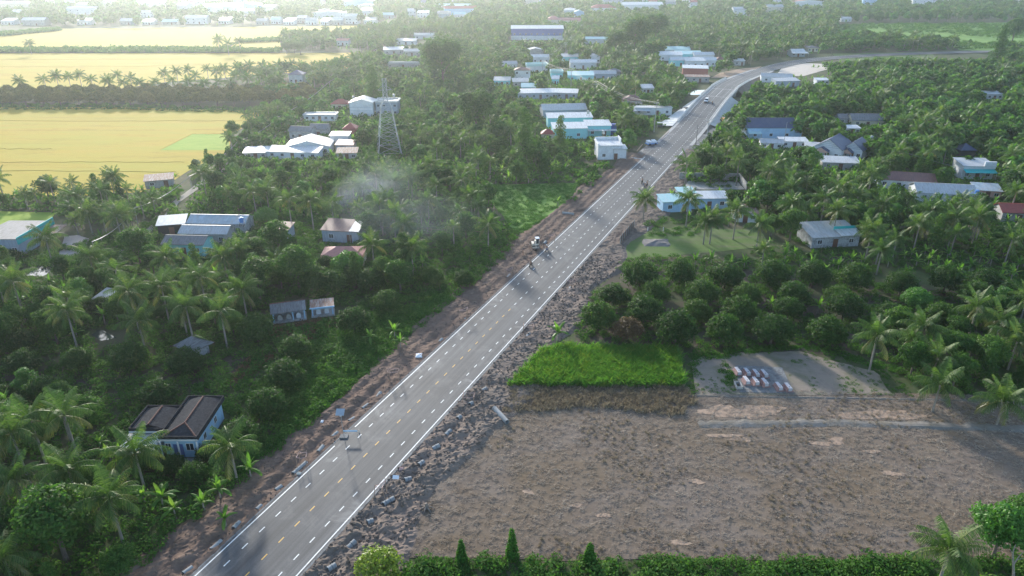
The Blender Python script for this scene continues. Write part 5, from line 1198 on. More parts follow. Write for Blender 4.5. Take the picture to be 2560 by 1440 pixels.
for u, v, h, lab in [
    (160, 1035, 9, 'tall coconut palm left of the tiled blue house'), (28, 1080, 9, 'coconut palm at left edge below dark soil strip'), (335, 1128, 6.5, 'coconut palm in front of the tiled house porch'),
    (170, 1170, 8, 'coconut palm in lower left grove, below the tallest palm'), (272, 1240, 7.5, 'coconut palm with long hanging fronds in lower left grove'), (575, 1115, 6, 'coconut palm at right corner of tiled blue house'),
    (38, 1195, 7, 'coconut palm at left edge above the big leafy tree'), (10, 1392, 6, 'coconut palm in bottom left corner'), (75, 1045, 8, 'coconut palm between left edge and tallest near palm'),
    (30, 702, 9, 'coconut palm at left edge with bare leaning trunk'), (165, 775, 8.5, 'big coconut palm above the small dark pond'), (322, 725, 9, 'coconut palm left of three in palm row over shack'),
    (402, 712, 9, 'second coconut palm in palm row over shack'), (500, 690, 9, 'third coconut palm in palm row over shack'), (345, 800, 6, 'low coconut palm between pond and shack'),
    (465, 765, 8, 'coconut palm directly above the grey shack'), (550, 775, 8, 'coconut palm left of the larger tomb shelter'), (605, 722, 7.5, 'coconut palm behind palm row, above tomb shelter'),
    (112, 592, 9, 'lone coconut palm before the teal-fascia building'), (222, 640, 6.5, 'wind-tossed coconut palm right of the bright pond'), (415, 640, 7, 'coconut palm in front of dark grey roof of compound'),
    (558, 640, 6.5, 'coconut palm right of the dark grey compound roof'), (290, 540, 7, 'coconut palm by overhead cable left of compound'), (632, 478, 7, 'coconut palm left of palm pair behind compound'),
    (720, 498, 9, 'left coconut palm of pair beside smoke'), (775, 500, 9, 'right coconut palm of pair beside smoke'), (985, 455, 8, 'coconut palm rising out of the smoke'), (1160, 430, 7, 'coconut palm alone above the lawn, left of road'),
    (1070, 500, 7, 'coconut palm at left end of the lawn'), (1220, 560, 7, 'coconut palm beside path left of road works'), (930, 610, 6, 'coconut palm right of the salmon roof'), (1010, 560, 7, 'coconut palm within thin smoke'),
    (2352, 958, 5.4, 'thin leaning coconut palm on the dry field'), (2512, 1002, 4.6, 'short windblown coconut palm on the dry field edge'), (2375, 1375, 7, 'coconut palm at lower right corner with drooping fronds'),
    (2195, 838, 7.5, 'coconut palm at left of right-hand thicket by tomb yard'), (2310, 815, 6, 'coconut palm behind leafy trees right of tomb yard'), (2445, 765, 7, 'bright-topped coconut palm at right in thicket'),
    (2345, 890, 5, 'coconut palm with long bent fronds above dry field palms'), (2505, 800, 7, 'coconut palm near right edge in thicket'), (2545, 850, 6, 'coconut palm cut by right edge above dry field'),
    (1612, 496, 6.5, 'lone coconut palm on the right road shoulder'), (1722, 498, 8, 'coconut palm before the aqua roofed house'), (1782, 545, 7, 'middle coconut palm behind the grass lot'), (1843, 525, 8, 'right coconut palm behind the grass lot'),
    (1765, 555, 6, 'yellowing coconut palm behind the grass lot'), (1928, 425, 9.5, 'tall coconut palm left of twin below navy villas'), (1978, 432, 8, 'coconut palm right twin below navy villas'), (1900, 560, 7, 'coconut palm right of rusty corner house'),
    (2095, 525, 8, 'coconut palm above white sheet house'), (2180, 575, 8, 'coconut palm right of white sheet house'), (2390, 545, 8, 'windblown coconut palm below broad pale roof'), (2450, 540, 8, 'coconut palm right of windblown palm below pale roof'),
    (2300, 560, 7, 'coconut palm left below broad pale roof'), (2250, 380, 8, 'coconut palm above long brown roof'), (2330, 378, 8, 'second coconut palm above long brown roof'), (2530, 385, 8, 'coconut palm right of the teal awning house'),
    (1545, 205, 8, 'coconut palm by grey hip house near poles'), (1478, 212, 7, 'yellow-tinged coconut palm between two power poles'), (1590, 215, 8, 'coconut palm left of red warehouse, front'), (1660, 210, 8, 'coconut palm left of the bridge embankment')]:
    a = C(u, v, GZ+h); palm(a, h, lab, None, True, k); TAKEN.append((a.x, a.y, 3.0)); k += 1
# orchard and garden trees set by hand: (u, v of crown centre, height, radius factor)
fruit_rows = [('first orchard row behind the grass plot', [(1497, 792), (1690, 828), (1812, 830), (1932, 826), (2068, 828)], 1.42), ('second orchard row', [(1612, 782), (1742, 776), (1848, 784), (1972, 772), (2110, 775)], 1.25),
    ('third orchard row', [(1535, 738), (1640, 738), (1755, 740), (1868, 738), (1985, 742), (2095, 740)], 1.22), ('fourth orchard row', [(1600, 695), (1700, 690), (1815, 692), (1930, 688), (2035, 690), (2140, 694), (2255, 712), (2365, 705), (2460, 712)], 1.4),
    ('orchard edge before the thicket', [(2225, 790), (2345, 800), (2440, 742), (2520, 740)], 1.25)]
wn_ = ['first', 'second', 'third', 'fourth', 'fifth', 'sixth', 'seventh', 'eighth', 'ninth']
for ph, pts, s in fruit_rows:
    for i, (u, v) in enumerate(pts):
        a = C(u, v, GZ+2.0*s); tree('fruit_tree', a, 'dark rounded fruit tree, %s from left in %s' % (wn_[i], ph), 'fruit tree', FRUIT[(i+len(ph)) % 4], TR_F, s*rnd.uniform(.95, 1.25), 'right-hand orchard', s*rnd.uniform(.95, 1.3)); TAKEN.append((a.x, a.y, 3.2))
a = C(1570, 830, GZ+2); tree('fruit_tree', a, 'reddish brown half-withered fruit tree beside the grass plot', 'fruit tree', FRUIT_RED, TR_F, 1.3, 'right-hand orchard'); TAKEN.append((a.x, a.y, 3))
a = C(2292, 752, GZ+2.2); tree('fruit_tree', a, 'bright green smooth dome tree in the right-hand orchard', 'fruit tree', FRUIT_BR, TR_F, 1.3, 'right-hand orchard'); TAKEN.append((a.x, a.y, 3))
for i, (u, v, s, lab, br_) in enumerate([(966, 752, .95, 'round bush tree at top of left slope', 0), (885, 800, 1.15, 'yellow-green bush tree right of the smaller tomb shelter', 1), (738, 868, 1.0, 'round bush tree below the tomb shelters', 0), (710, 938, 1.05, 'round bush tree on middle of left slope', 0),
        (668, 1008, 1.05, 'round bush tree right of the tiled house roof', 0), (320, 893, 1.05, 'round bush tree below small pond', 0), (192, 898, .95, 'round bush tree left of small pond clearing', 0), (462, 905, 1.05, 'round bush tree below the grey shack', 0), (55, 905, 1.0, 'round bush tree near left edge above dark soil', 0),
        (392, 985, 1.0, 'round bush tree behind the tiled house', 0), (600, 1085, .9, 'round bush tree beside blue wall of tiled house', 0), (640, 820, 1.15, 'dark bush tree left of larger tomb shelter', 0), (105, 975, 1.0, 'round bush tree on the dark soil strip at left', 0), (868, 660, 1.3, 'tall light green tree below salmon roof', 2),
        (1000, 690, .95, 'dark bush tree in row above left slope, middle', 0), (1080, 690, .9, 'dark bush tree in row above left slope, right', 0), (1160, 695, .85, 'dark bush tree at roadside end of slope row', 0), (925, 700, 1.1, 'dark bush tree in row above left slope, left', 0), (790, 700, 1.2, 'dark bush tree behind the smaller tomb shelter', 0), (665, 540, 1.1, 'bright round tree right of compound roofs', 2), (830, 705, 1.15, 'dark bush tree behind both tomb shelters', 0), (430, 1160, .62, 'low bush in front of tiled house door', 0), (515, 1130, .55, 'low bush at front right corner of tiled house', 0), (370, 1150, .55, 'low bush before porch of tiled house', 0), (480, 1180, .7, 'low bush below tiled house', 0)]):
    s = s*1.18; a = C(u, v, GZ+2.0*s); tree('bush_tree', a, lab, 'tree', (FRUIT[i % 4] if br_ != 2 else FRUIT_BR), TR_F, s*rnd.uniform(.97, 1.08)); TAKEN.append((a.x, a.y, 2.6))
for i, (u, v, s, lab, me) in enumerate([(130, 1300, 1.35, 'big leafy tree in lower left corner', BROAD[0]), (300, 1405, .62, 'low leafy tree left of road at bottom', BROAD[1]), (740, 660, 1.3, 'large leafy tree behind tomb shelters', BROAD[2]), (640, 690, 1.25, 'large dark leafy tree left of tomb shelter trees', BROAD[4]), (690, 590, 1.2, 'pale feathery tree before the compound', BROAD[1]), (340, 610, 1.2, 'leafy tree before the compound, left of cable', BROAD[0]),
        (2290, 890, .85, 'blue-green leafy tree right of tomb yard', BROAD[1]), (2470, 880, .9, 'leafy tree between palms near right edge', BROAD[2]), (2400, 820, .75, 'small leafy tree behind right-hand thicket', BROAD[0]), (2510, 1320, 1.0, 'bright green tree in lower right corner', BRIGHT[0]), (2560, 1300, 1.0, 'dark leafy tree cut by right edge, lower', BROAD[1]),
        (1400, 340, 1.3, 'tall dark tree below cyan house', BROAD[3]), (1310, 352, 1.9, 'tall rounded tree in banana grove left of road', BROAD[3]), (1105, 150, 2.9, 'very large round tree in the middle distance', ROUND[0]), (1190, 278, 1.9, 'large round tree right of the pylon', ROUND[1]), (932, 222, 1.9, 'dark tall tree behind the pylon top', BROAD[3]),
        (1590, 85, 3.0, 'largest light green tree beyond the power poles', ROUND[0]), (1640, 70, 2.6, 'second large light green tree beyond the power poles', ROUND[1]), (1540, 108, 2.0, 'broad tree below the large light green trees', ROUND[1]), (2025, 395, 1.15, 'bright leafy tree before the larger navy villa', BRIGHT[0]), (2540, 70, 2.6, 'single tree on the far meadow at right', BROAD[0]), (2500, 118, 2.4, 'dark upright tree by far end of road', BROAD[3]), (580, 322, 1.0, 'single small tree at rice field corner', BROAD[1])]):
    a = C(u, v, GZ+5.0*s); tree('leafy_tree', a, lab, 'tree', me, TR_B[i % 2], s); TAKEN.append((a.x, a.y, 3.5*s))
for i, (u, v, h, lab) in enumerate([(400, 1235, 3.6, 'banana plant left in lower left grove'), (545, 1215, 3.2, 'banana plant leaning to the dug road edge'), (622, 1165, 3.2, 'banana plant nearest road below tiled house'), (505, 1250, 2.8, 'small banana plant among vines by road'), (925, 838, 3.0, 'banana plant on left slope, left of pair'), (985, 822, 3.2, 'banana plant on left slope, right of pair'),
        (1395, 825, 3.8, 'lone banana plant at corner of grass plot'), (1930, 755, 3.0, 'banana plant between orchard trees, left'), (2048, 760, 3.2, 'banana plant between orchard trees, right'), (1470, 770, 2.6, 'pale banana plant at orchard corner by road soil'), (1395, 500, 3.0, 'banana plant on the lawn left of road'), (1000, 850, 2.8, 'low banana plant below pair on left slope'), (560, 1290, 2.6, 'banana plant near lower left soil edge')]):
    a = C(u, v, GZ+h*.7); banana(a, h, lab, None, True, i); TAKEN.append((a.x, a.y, 1.6))
# vine-covered posts and bush along the bottom hedge
def vine_column(u, v, h, R, lab, spike):
    a = C(u, v, GZ+h); r = empty('vine_covered_post', (a.x, a.y, GZ)); tag(r, lab, 'shrub')
    V, F = leaf_arr(1500, [(0, 0, h*t, R*(1.05-.8*t), R*(1.05-.8*t), h*.14) for t in (.06, .18, .3, .42, .54, .66, .78, .9)], .17, int(u), fill=.25, zmin=-1); inst('foliage', mesh_np('foliage', V, F, 'leaf_vine'), r)
    m_ = MB(); m_.path([(0, 0, -.1), (0, 0, h*.6), (.05, 0, h+spike)], [.09, .06, .02], 6); m_.build('stem', 'bark', r)
vine_column(1152, 1352, 3.3, .75, 'vine-covered post at bottom hedge, left of three', .9); vine_column(1280, 1325, 4.4, .85, 'tallest vine-covered post at bottom hedge, middle of three', 1.0); vine_column(1476, 1360, 3.1, .95, 'vine-covered post at bottom hedge, right of three', .3)
for u, v, s, lab in ((945, 1415, .95, 'yellow-green bush at bottom hedge beside the road'),):
    a = C(u, v, GZ+2.2); V, F = leaf_arr(2600, lobes_for('fruit', 9), .17, 9, fill=.3); tree('lime_bush', a, lab, 'shrub', mesh_np('crown', V, F, 'leaf_lime'), TR_F, 1.15); TAKEN.append((a.x, a.y, 2.5))
# bare dead tree
a = C(2535, 1440, GZ+1.5); r = empty('dead_tree', a); tag(r, 'pale bare dead tree in lower right corner', 'tree')
m_ = MB(); m_.path([(0, 0, -.2), (-.5, .1, 1.6), (-1.0, .2, 3.2), (-1.1, .2, 4.6)], [.16, .13, .09, .03], 6); m_.path([(-.5, .1, 1.6), (-.1, .3, 2.6), (.3, .2, 3.8)], [.09, .06, .02], 5); m_.path([(-.2, .2, 2.3), (.6, .2, 2.6)], [.05, .02], 5); m_.path([(-1.0, .2, 3.2), (-1.6, .1, 4.0)], [.05, .02], 5); m_.build('trunk', 'bark_pale', r)

# the tree belts between the rice fields
for row_, v0, s0 in (('front row', 264, 1.8), ('second row', 252, 1.75), ('third row', 242, 1.7)):
    for i in range(20):
        u = -60+43*i+(20 if row_ == 'second row' else 0)+rnd.uniform(-3, 3)
        a = C(u, v0+ (0 if u < 560 else (u-560)*-.03)); s = s0*rnd.uniform(.92, 1.08)
        tree('fruit_tree', a, 'round dome tree behind near rice field, %s from left in %s' % (ordinal(i+1), row_), 'fruit tree', DOME[i % 3], TR_F, s, 'dome trees, %s of rice field belt' % row_)
BELT = sorted([(48, 203), (110, 198), (140, 190), (170, 192), (197, 186), (228, 198), (268, 202), (292, 187), (308, 205), (325, 195), (348, 206), (388, 205), (408, 182), (440, 178), (470, 175), (488, 190), (517, 172), (540, 178), (560, 172), (590, 190), (545, 205), (470, 205), (430, 200), (510, 208), (620, 196), (650, 190), (680, 200), (600, 175), (575, 205), (640, 175), (665, 182), (700, 192)])
for i, (u, v) in enumerate(BELT):
    a = C(u, v, GZ+7.5); palm(a, 7.5, 'coconut palm between first and second rice fields, %s from the left' % ordinal(BELT.index((u, v))+1), 'palms between first and second rice fields', False, i, .95)
for i, (u, v) in enumerate([(545, 100), (568, 110), (598, 103), (72, 108)]):
    a = C(u, v, GZ+8); palm(a, 8, 'lone coconut palm on hedge between far rice fields, %s' % ['left of three', 'middle of three', 'right of three', 'far left one'][i], 'palms on far field hedge', False, i, 1.2)
for i, (u, v) in enumerate([(715, 118), (735, 116), (750, 119)]):
    a = C(u, v, GZ+5); tree('leafy_tree', a, 'dark tree in clump on far rice field, %s of three' % ['left', 'middle', 'right'][i], 'tree', ROUND[i % 2], TR_B[0], 1.0, 'dark tree clump on far rice field')

# ------------------------------------------------------------------ groves
P_ALL = dict(coconut_palm=.4, broadleaf_tree=.3, banana_plant=.2, fruit_tree=.1)
zone('in lower left grove beside the road', [[(-320, 1850), (-320, 1010), (90, 960), (330, 1130), (480, 1190), (600, 1200), (480, 1350), (380, 1850)]], 4.3, dict(coconut_palm=.16, broadleaf_tree=.34, banana_plant=.3, fruit_tree=.2), 1, .75)
zone('in grove around left compound and pond', [[(-320, 900), (-320, 640), (60, 650), (240, 720), (400, 650), (640, 625), (720, 660), (900, 680), (1200, 665), (1120, 735), (930, 735), (640, 745), (620, 860), (440, 850), (300, 830), (150, 880), (0, 930)]], 4.4, dict(broadleaf_tree=.55, coconut_palm=.2, banana_plant=.15, fruit_tree=.1), 2, .85, road_gap=24)
zone('in belt below near rice field', [[(-320, 535), (-320, 488), (390, 478), (440, 448), (470, 470), (430, 520), (380, 545), (250, 640), (150, 560), (140, 530)]], 4.6, dict(banana_plant=.5, coconut_palm=.38, broadleaf_tree=.12), 3, .8)
zone('in grove behind left compound and smoke', [[(440, 548), (560, 440), (850, 430), (1000, 440), (1160, 470), (1230, 520), (1290, 585), (1330, 610), (1230, 660), (900, 620), (780, 548), (600, 545)]], 4.8, dict(banana_plant=.48, coconut_palm=.26, broadleaf_tree=.26), 4, .85, road_gap=24)
zone('along path beside near rice field', [[(440, 440), (560, 400), (580, 345), (655, 290), (740, 260), (790, 285), (640, 390), (600, 440)]], 5.0, dict(broadleaf_tree=.5, coconut_palm=.15, banana_plant=.35), 5, .7)
zone('in banana grove left of road below cyan house', [[(1000, 445), (1010, 340), (1200, 310), (1350, 350), (1530, 395), (1480, 480), (1450, 465), (1150, 462)]], 4.2, dict(banana_plant=.66, broadleaf_tree=.24, coconut_palm=.10), 6, .85, road_gap=24)
zone('in grove around the pylon', [[(600, 440), (640, 395), (800, 300), (700, 262), (860, 200), (1040, 180), (1290, 240), (1200, 310), (1010, 340), (1000, 440), (850, 430)]], 5.4, dict(banana_plant=.32, broadleaf_tree=.36, coconut_palm=.12, fruit_tree=.2), 7, .85)
zone('in woods around the pole line village', [[(1040, 180), (1000, 140), (1100, 110), (1280, 108), (1500, 118), (1740, 215), (1640, 330), (1560, 400), (1530, 395), (1350, 350), (1200, 310), (1290, 240)]], 6.0, dict(broadleaf_tree=.55, coconut_palm=.24, banana_plant=.21), 8, .9)
zone('in belt by second rice field edge', [[(560, 200), (740, 188), (880, 170), (1000, 140), (1040, 180), (860, 205), (700, 262), (640, 250), (680, 220)]], 5.6, dict(broadleaf_tree=.45, coconut_palm=.35, banana_plant=.2), 9, .9)
zone('in belt between far rice fields', [[(700, 130), (705, 100), (880, 90), (1010, 70), (1060, 100), (1000, 140), (890, 132)]], 7.0, dict(broadleaf_tree=.5, coconut_palm=.5), 10, .9)
zone('in thicket between navy villas and right-hand bananas', [[(1600, 530), (1640, 455), (1760, 380), (1900, 400), (2100, 400), (2300, 470), (2950, 500), (2950, 640), (2300, 640), (1930, 600), (1890, 575), (1700, 575), (1620, 560)]], 5.0, dict(broadleaf_tree=.42, coconut_palm=.33, banana_plant=.25), 11, .95)
zone('on right bank between bridge and navy villas', [[(1745, 400), (1860, 260), (1900, 225), (2100, 200), (2950, 200), (2950, 500), (2300, 470), (2100, 400), (1900, 400)]], 5.4, dict(broadleaf_tree=.68, coconut_palm=.13, banana_plant=.19), 12, .95)
zone('in banana belt above the orchard', [[(1560, 650), (1700, 640), (1900, 620), (2000, 620), (2300, 640), (2950, 640), (2950, 720), (2300, 705), (1900, 680), (1600, 668)]], 3.8, dict(banana_plant=.82, coconut_palm=.18), 13, .8, 15)
zone('in right-hand thicket above the dry field', [[(2210, 880), (2190, 840), (2460, 790), (2950, 780), (2950, 1000), (2420, 985), (2270, 950)]], 4.4, dict(broadleaf_tree=.5, coconut_palm=.28, banana_plant=.07, fruit_tree=.15), 14, .75)
zone('in woods right of the far bend', [[(1900, 225), (2080, 155), (2330, 155), (2500, 132), (2950, 130), (2950, 200), (2100, 200)]], 6.0, dict(broadleaf_tree=.65, coconut_palm=.12, fruit_tree=.23), 15, .9)
zone('in woods beyond the far bend', [[(1100, 110), (1060, 98), (1010, 66), (1250, 50), (2090, 58), (2090, 95), (2330, 114), (2480, 122), (2080, 135), (1900, 160), (1740, 210), (1500, 118), (1280, 108)]], 7.4, dict(broadleaf_tree=.6, coconut_palm=.4), 16, 1.0)
zone('among the hazy town buildings', [[(-320, 64), (-320, -30), (2950, -30), (2950, 52), (2090, 60), (1250, 52), (1010, 63), (150, 70)]], 11.5, dict(broadleaf_tree=.72, coconut_palm=.28), 17, 1.15)
zone('on the far meadow edge', [[(2100, 92), (2330, 114), (2950, 118), (2950, 100), (2400, 92), (2250, 80)]], 9.0, dict(broadleaf_tree=.5, coconut_palm=.5), 18, .55)
ANCH = {'the tiled blue house': C(445, 1060), 'the larger tomb shelter': C(720, 800), 'the grey shack': C(485, 880), 'the teal-fascia building': C(70, 620), 'the worn compound roofs': C(520, 600), 'the brown roofed metal shed': C(850, 600), 'the salmon roofed house': C(858, 668), 'the dark little pond': C(270, 842), 'the bright pond': C(105, 680),
    'the gabled white hall': C(770, 390), 'the lattice pylon': C(974, 388), 'the pale two-storey house': C(920, 292), 'the navy hip house': C(741, 209), 'the field corner shed': C(400, 470), 'the cyan house': C(1430, 345), 'the white tower house': C(1524, 399), 'the long white-roofed house': C(1343, 248), 'the white row house': C(1632, 288), 'the roadside lawn': C(1330, 510),
    'the mini excavator': C(1335, 615), 'the aqua roofed house': C(1692, 530), 'the empty walled yard': C(1780, 462), 'the navy roofed long house': C(1926, 347), 'the larger navy villa': C(2075, 385), 'the white sheet house': C(2086, 618), 'the long brown roof': C(2262, 474), 'the broad pale roof': C(2362, 508), 'the teal awning house': C(2440, 448), 'the navy pavilion': C(2417, 393), 'the rusty red house': C(2545, 556),
    'the old grey roof on the right': C(2168, 318), 'the grass lot': C(1740, 610), 'the tomb yard': C(1905, 945), 'the thin dry field palm': C(2345, 1045), 'the grass plot': C(1500, 920), 'the right edge of the orchard': C(2500, 780), 'the bottom left corner': C(60, 1430), 'the left edge at the dark soil strip': C(0, 980), 'the bend of the dirt path': C(700, 325), 'the small green paddy': C(60, 555), 'the road bridge': C(1800, 240), 'the hill hut at far right': C(2485, 250),
    'the half-withered orchard tree': C(1570, 860), 'the old weathered house': C(752, 350), 'the red pavilion': C(875, 340), 'the smoke': C(930, 560), 'the rusty corner house': C(1862, 556), 'the wall end of the rusty fence': C(1549, 612), 'the right edge below the red house': C(2550, 640), 'the orchard right end': C(2350, 730), 'the blue tarp hut': C(2466, 497), 'the low pole fence': C(1130, 586), 'the power pole by the slope paving': C(1635, 330)}
HAND = {'coconut_palm': [], 'broadleaf_tree': [], 'fruit_tree': [], 'banana_plant': []}
for o in ROOT.objects:
    if o.parent is None and o.type == 'EMPTY':
        nm = o.name.split('.')[0]; kk = {'coconut_palm': 'coconut_palm', 'leafy_tree': 'broadleaf_tree', 'bush_tree': 'fruit_tree', 'fruit_tree': 'fruit_tree', 'banana_plant': 'banana_plant'}.get(nm)
        if kk: HAND[kk].append((o.location.x, o.location.y))
an_k = list(ANCH); an_p = np.array([(ANCH[q].x, ANCH[q].y) for q in an_k]); RANKS = {}
def rank_label(kind, x, y):
    if kind not in RANKS:
        allp = np.array([(c[0], c[1]) for c in CAND[kind]]+HAND[kind]); RANKS[kind] = [np.sort(np.hypot(allp[:, 0]-a[0], allp[:, 1]-a[1])) for a in an_p]
    best = None
    for i in np.argsort(np.hypot(an_p[:, 0]-x, an_p[:, 1]-y))[:4]:
        dd = math.hypot(an_p[i][0]-x, an_p[i][1]-y); rk = int(np.searchsorted(RANKS[kind][i], dd-1e-6))+1
        if best is None or rk < best[0]: best = (rk, an_k[i])
    return '%s closest %s to %s' % (ordinal(best[0]), WHAT[kind], best[1])
CAPS = {'coconut_palm': 300-k-36, 'broadleaf_tree': 270, 'fruit_tree': 200, 'banana_plant': 285}
for kind, lst in CAND.items():
    lst.sort(key=lambda c: c[1]*c[1]+c[0]*c[0]); cap = CAPS[kind]; rest = []
    i = -1
    for (x, y, h, ph) in lst:
        uu, vb = P(x, y); vt = P(x, y, GZ+h)[1]; mg = 4*FPX/math.hypot(y, CAM_H)
        if i+1 >= cap or uu < -mg or uu > 2560+mg or vt > 1450+mg*.5: rest.append((x, y, h)); continue
        i += 1
        lab, grp, d = rank_label(kind, x, y), WHAT[kind]+'s '+ph, math.hypot(x, y)
        if kind == 'coconut_palm': palm((x, y), h*.85, lab, grp, d < 135, i, h/8.6)
        elif kind == 'broadleaf_tree':
            j = rnd.choice([0, 0, 1, 1, 2, 2, 3, 4, 5, 6]); tree(kind, (x, y), lab, 'tree', BROAD[j] if d < 190 else BROAD_M[j], TR_B[i % 2], h/8.2, grp)
        elif kind == 'fruit_tree': tree(kind, (x, y), lab, 'fruit tree', FRUIT[i % 4] if d < 190 else FRUIT_M[i % 3], TR_F, h/3.9, grp)
        else: banana((x, y), h, lab, grp, d < 120, i)
    print(kind, len(lst), 'single', min(cap, len(lst)), 'mass', len(rest))
    if not rest: continue
    R = np.array(rest)
    if kind == 'coconut_palm':
        scatter('far_palm_crowns', [(x, y, GZ+h*.85) for x, y, h in rest], R[:, 2]/8.6, PALM_FAR, 'mass of far coconut palm crowns in the hazy groves', 'palm grove', 3)
        tm = MB(); tm.path([(0, 0, -.1), (.03, 0, .5), (.08, 0, 1.0)], [.02, .017, .014], 5); scatter('far_palm_trunks', [(x, y, GZ) for x, y, h in rest], R[:, 2]*.85, [tm.mesh('far_trunk', 'bark_pale')], 'thin trunks of the far coconut palms', 'palm grove', 3)
    elif kind == 'broadleaf_tree': scatter('far_woodland', [(x, y, GZ) for x, y, h in rest], R[:, 2]/8.2, BROAD_F, 'far woodland of leafy trees fading into haze', 'woodland', 5)
    elif kind == 'fruit_tree': scatter('far_orchard', [(x, y, GZ) for x, y, h in rest], R[:, 2]/3.9, FRUIT_M, 'far mass of dark rounded fruit trees', 'orchard', 6)
    else: scatter('banana_thicket', [(x, y, GZ) for x, y, h in rest], R[:, 2]/3.6, BAN_MID, 'mass of farther banana plants in the groves', 'banana grove', 7)

# ------------------------------------------------------------------ low growth
UND = [clump('undergrowth', 130, 1.0, 1.15, .15, s, 'leaf_under') for s in (1, 2, 3)]
UNF = [clump('undergrowth', 46, 1.0, 1.15, .27, s, 'leaf_under') for s in (1, 2, 3)]
VIN = [clump('vine', 120, .95, .6, .125, s, 'leaf_vine') for s in (4, 5)]
def low(name, polys, spacing, meshes, s0, s1, label, cat, seed, gap=12.5, open_=True, thin=None, foot=.85, hkeep=1.2, z=GZ-.05):
    x, y = points_in(polys, spacing, seed, .5, open_, gap, foot); r = np.random.RandomState(seed)
    if thin is not None and len(x): ok = fbm(x*thin[0]+seed, y*thin[0], 3) > thin[1]; x, y = x[ok], y[ok]
    if hkeep and len(x): ok = clear_of(x, y, np.full(len(x), hkeep), np.full(len(x), .8)); x, y = x[ok], y[ok]
    print(name, len(x))
    return scatter(name, np.stack([x, y, np.full(len(x), z)], -1), r.uniform(s0, s1, len(x)), meshes, label, cat, seed, tilt=.15)
NEARL = [[(-320, 1850), (-320, 640), (60, 640), (240, 600), (430, 540), (700, 545), (1290, 580), (1300, 620), (1180, 720), (1060, 800), (700, 1140), (480, 1400), (420, 1850)]]
low('undergrowth_left', NEARL, 1.75, UND, .7, 1.5, 'dense undergrowth in the grove left of the road', 'undergrowth', 21, thin=(.09, .18))
low('undergrowth_right', [[(1545, 660), (1600, 560), (1640, 455), (2950, 500), (2950, 1000), (2280, 985), (2230, 905), (2020, 868), (1720, 900), (1730, 870), (1440, 850), (1450, 780)]], 1.9, UND, .6, 1.25, 'undergrowth in orchard and groves right of road', 'undergrowth', 22, thin=(.09, .31))
low('undergrowth_far', [[(440, 545), (560, 395), (650, 285), (1000, 145), (1740, 212), (1640, 335), (1480, 480), (1290, 580)], [(1640, 455), (1745, 395), (1860, 258), (2950, 190), (2950, 500)], [(-320, 535), (-320, 490), (390, 482), (440, 440), (440, 545)]], 3.1, UNF, 1.1, 2.3, 'undergrowth filling the mid-distance groves', 'undergrowth', 23)
low('vine_carpet', [[(520, 1290), (600, 1180), (700, 1070), (620, 990), (720, 880), (860, 820), (1010, 740), (1150, 735), (1110, 780), (940, 930), (700, 1140), (560, 1300)]], .95, VIN, .7, 1.25, 'bright green vine carpet on slope left of road', 'vines', 24, gap=13.0, thin=(.12, .2), hkeep=0)
low('lawn_growth', [LAWN, [(1150, 462), (1290, 580), (1230, 560)], [(1290, 580), (1420, 505), (1440, 490), (1345, 590)], [(1600, 560), (1640, 540), (1780, 560), (1740, 590), (1620, 590)]], 1.5, VIN, .6, 1.1, 'low bright green growth on the roadside lawn', 'grass', 25, gap=14.0, open_=False, hkeep=0, thin=(.1, .28))
low('bottom_hedge', [[(980, 1850), (1010, 1440), (1060, 1408), (1500, 1402), (1900, 1412), (2400, 1404), (2950, 1400), (2950, 1850)]], .85, VIN+UND, .45, 1.5, 'bright green hedge along bottom edge of dry field', 'hedge', 26, gap=15, open_=False, hkeep=0, thin=(.28, .40))
low('hedge_foot', [[(960, 1850), (1000, 1420), (1060, 1398), (2950, 1398), (2950, 1850)]], .9, UND+VIN, .25, .8, 'low weeds at foot of the bottom hedge', 'weeds', 46, gap=14, open_=False, hkeep=0)
low('yard_weeds', [[(1725, 912), (1760, 900), (1850, 905), (1838, 985), (1750, 985)], [(1960, 930), (2000, 878), (2240, 925), (2285, 990), (2000, 985)]], .8, VIN, .18, .5, 'scattered green weeds around the tomb yard', 'weeds', 27, open_=False, hkeep=0, thin=(.35, .44))
low('yard_weeds_edge', [[(1720, 890), (1860, 868), (2030, 862), (2240, 915), (2230, 930), (2020, 874), (1860, 886), (1740, 908)], [(1725, 905), (1742, 905), (1745, 985), (1722, 985)], [(1800, 905), (1835, 925), (1838, 985), (1815, 985)]], .9, VIN, .45, .95, 'green weeds bordering the tomb yard', 'weeds', 28, open_=False, hkeep=0)
low('field_hedge', [[(-320, 133), (-320, 124), (540, 123), (700, 126), (700, 133)], [(600, 104), (700, 98), (1000, 76), (1000, 82), (700, 104), (600, 108)], [(-320, 90), (0, 84), (150, 73), (150, 78), (0, 92), (-320, 98)]], 3.2, UNF, 1.6, 3.4, 'thin hedge lines between the far rice fields', 'hedge', 29, open_=False, hkeep=0)
low('field_edge_growth', [[(-320, 276), (300, 275), (660, 284), (660, 272), (300, 262), (-320, 262)]], 2.6, UNF, .7, 1.4, 'low growth at foot of the dome trees', 'undergrowth', 30, open_=False, hkeep=0)
low('far_meadow_growth', [MEADOW, MEADOW3, [(2100, 92), (2950, 112), (2950, 130), (2330, 128), (2080, 130)]], 5.0, UNF+VIN, 1.2, 2.6, 'bushes on the far green meadow', 'bushes', 31, open_=False, hkeep=0, thin=(.02, .42), gap=16)
low('dry_scrub', [[(660, 835), (690, 815), (800, 800), (850, 800), (800, 850), (720, 860)], [(560, 960), (640, 880), (690, 890), (620, 960)]], .8, [clump('dry_clump', 40, .7, .7, .2, 9, 'scrub_dry')], .6, 1.1, 'brown dry scrub before the tomb shelters', 'scrub', 32, open_=False, foot=.5, hkeep=0)
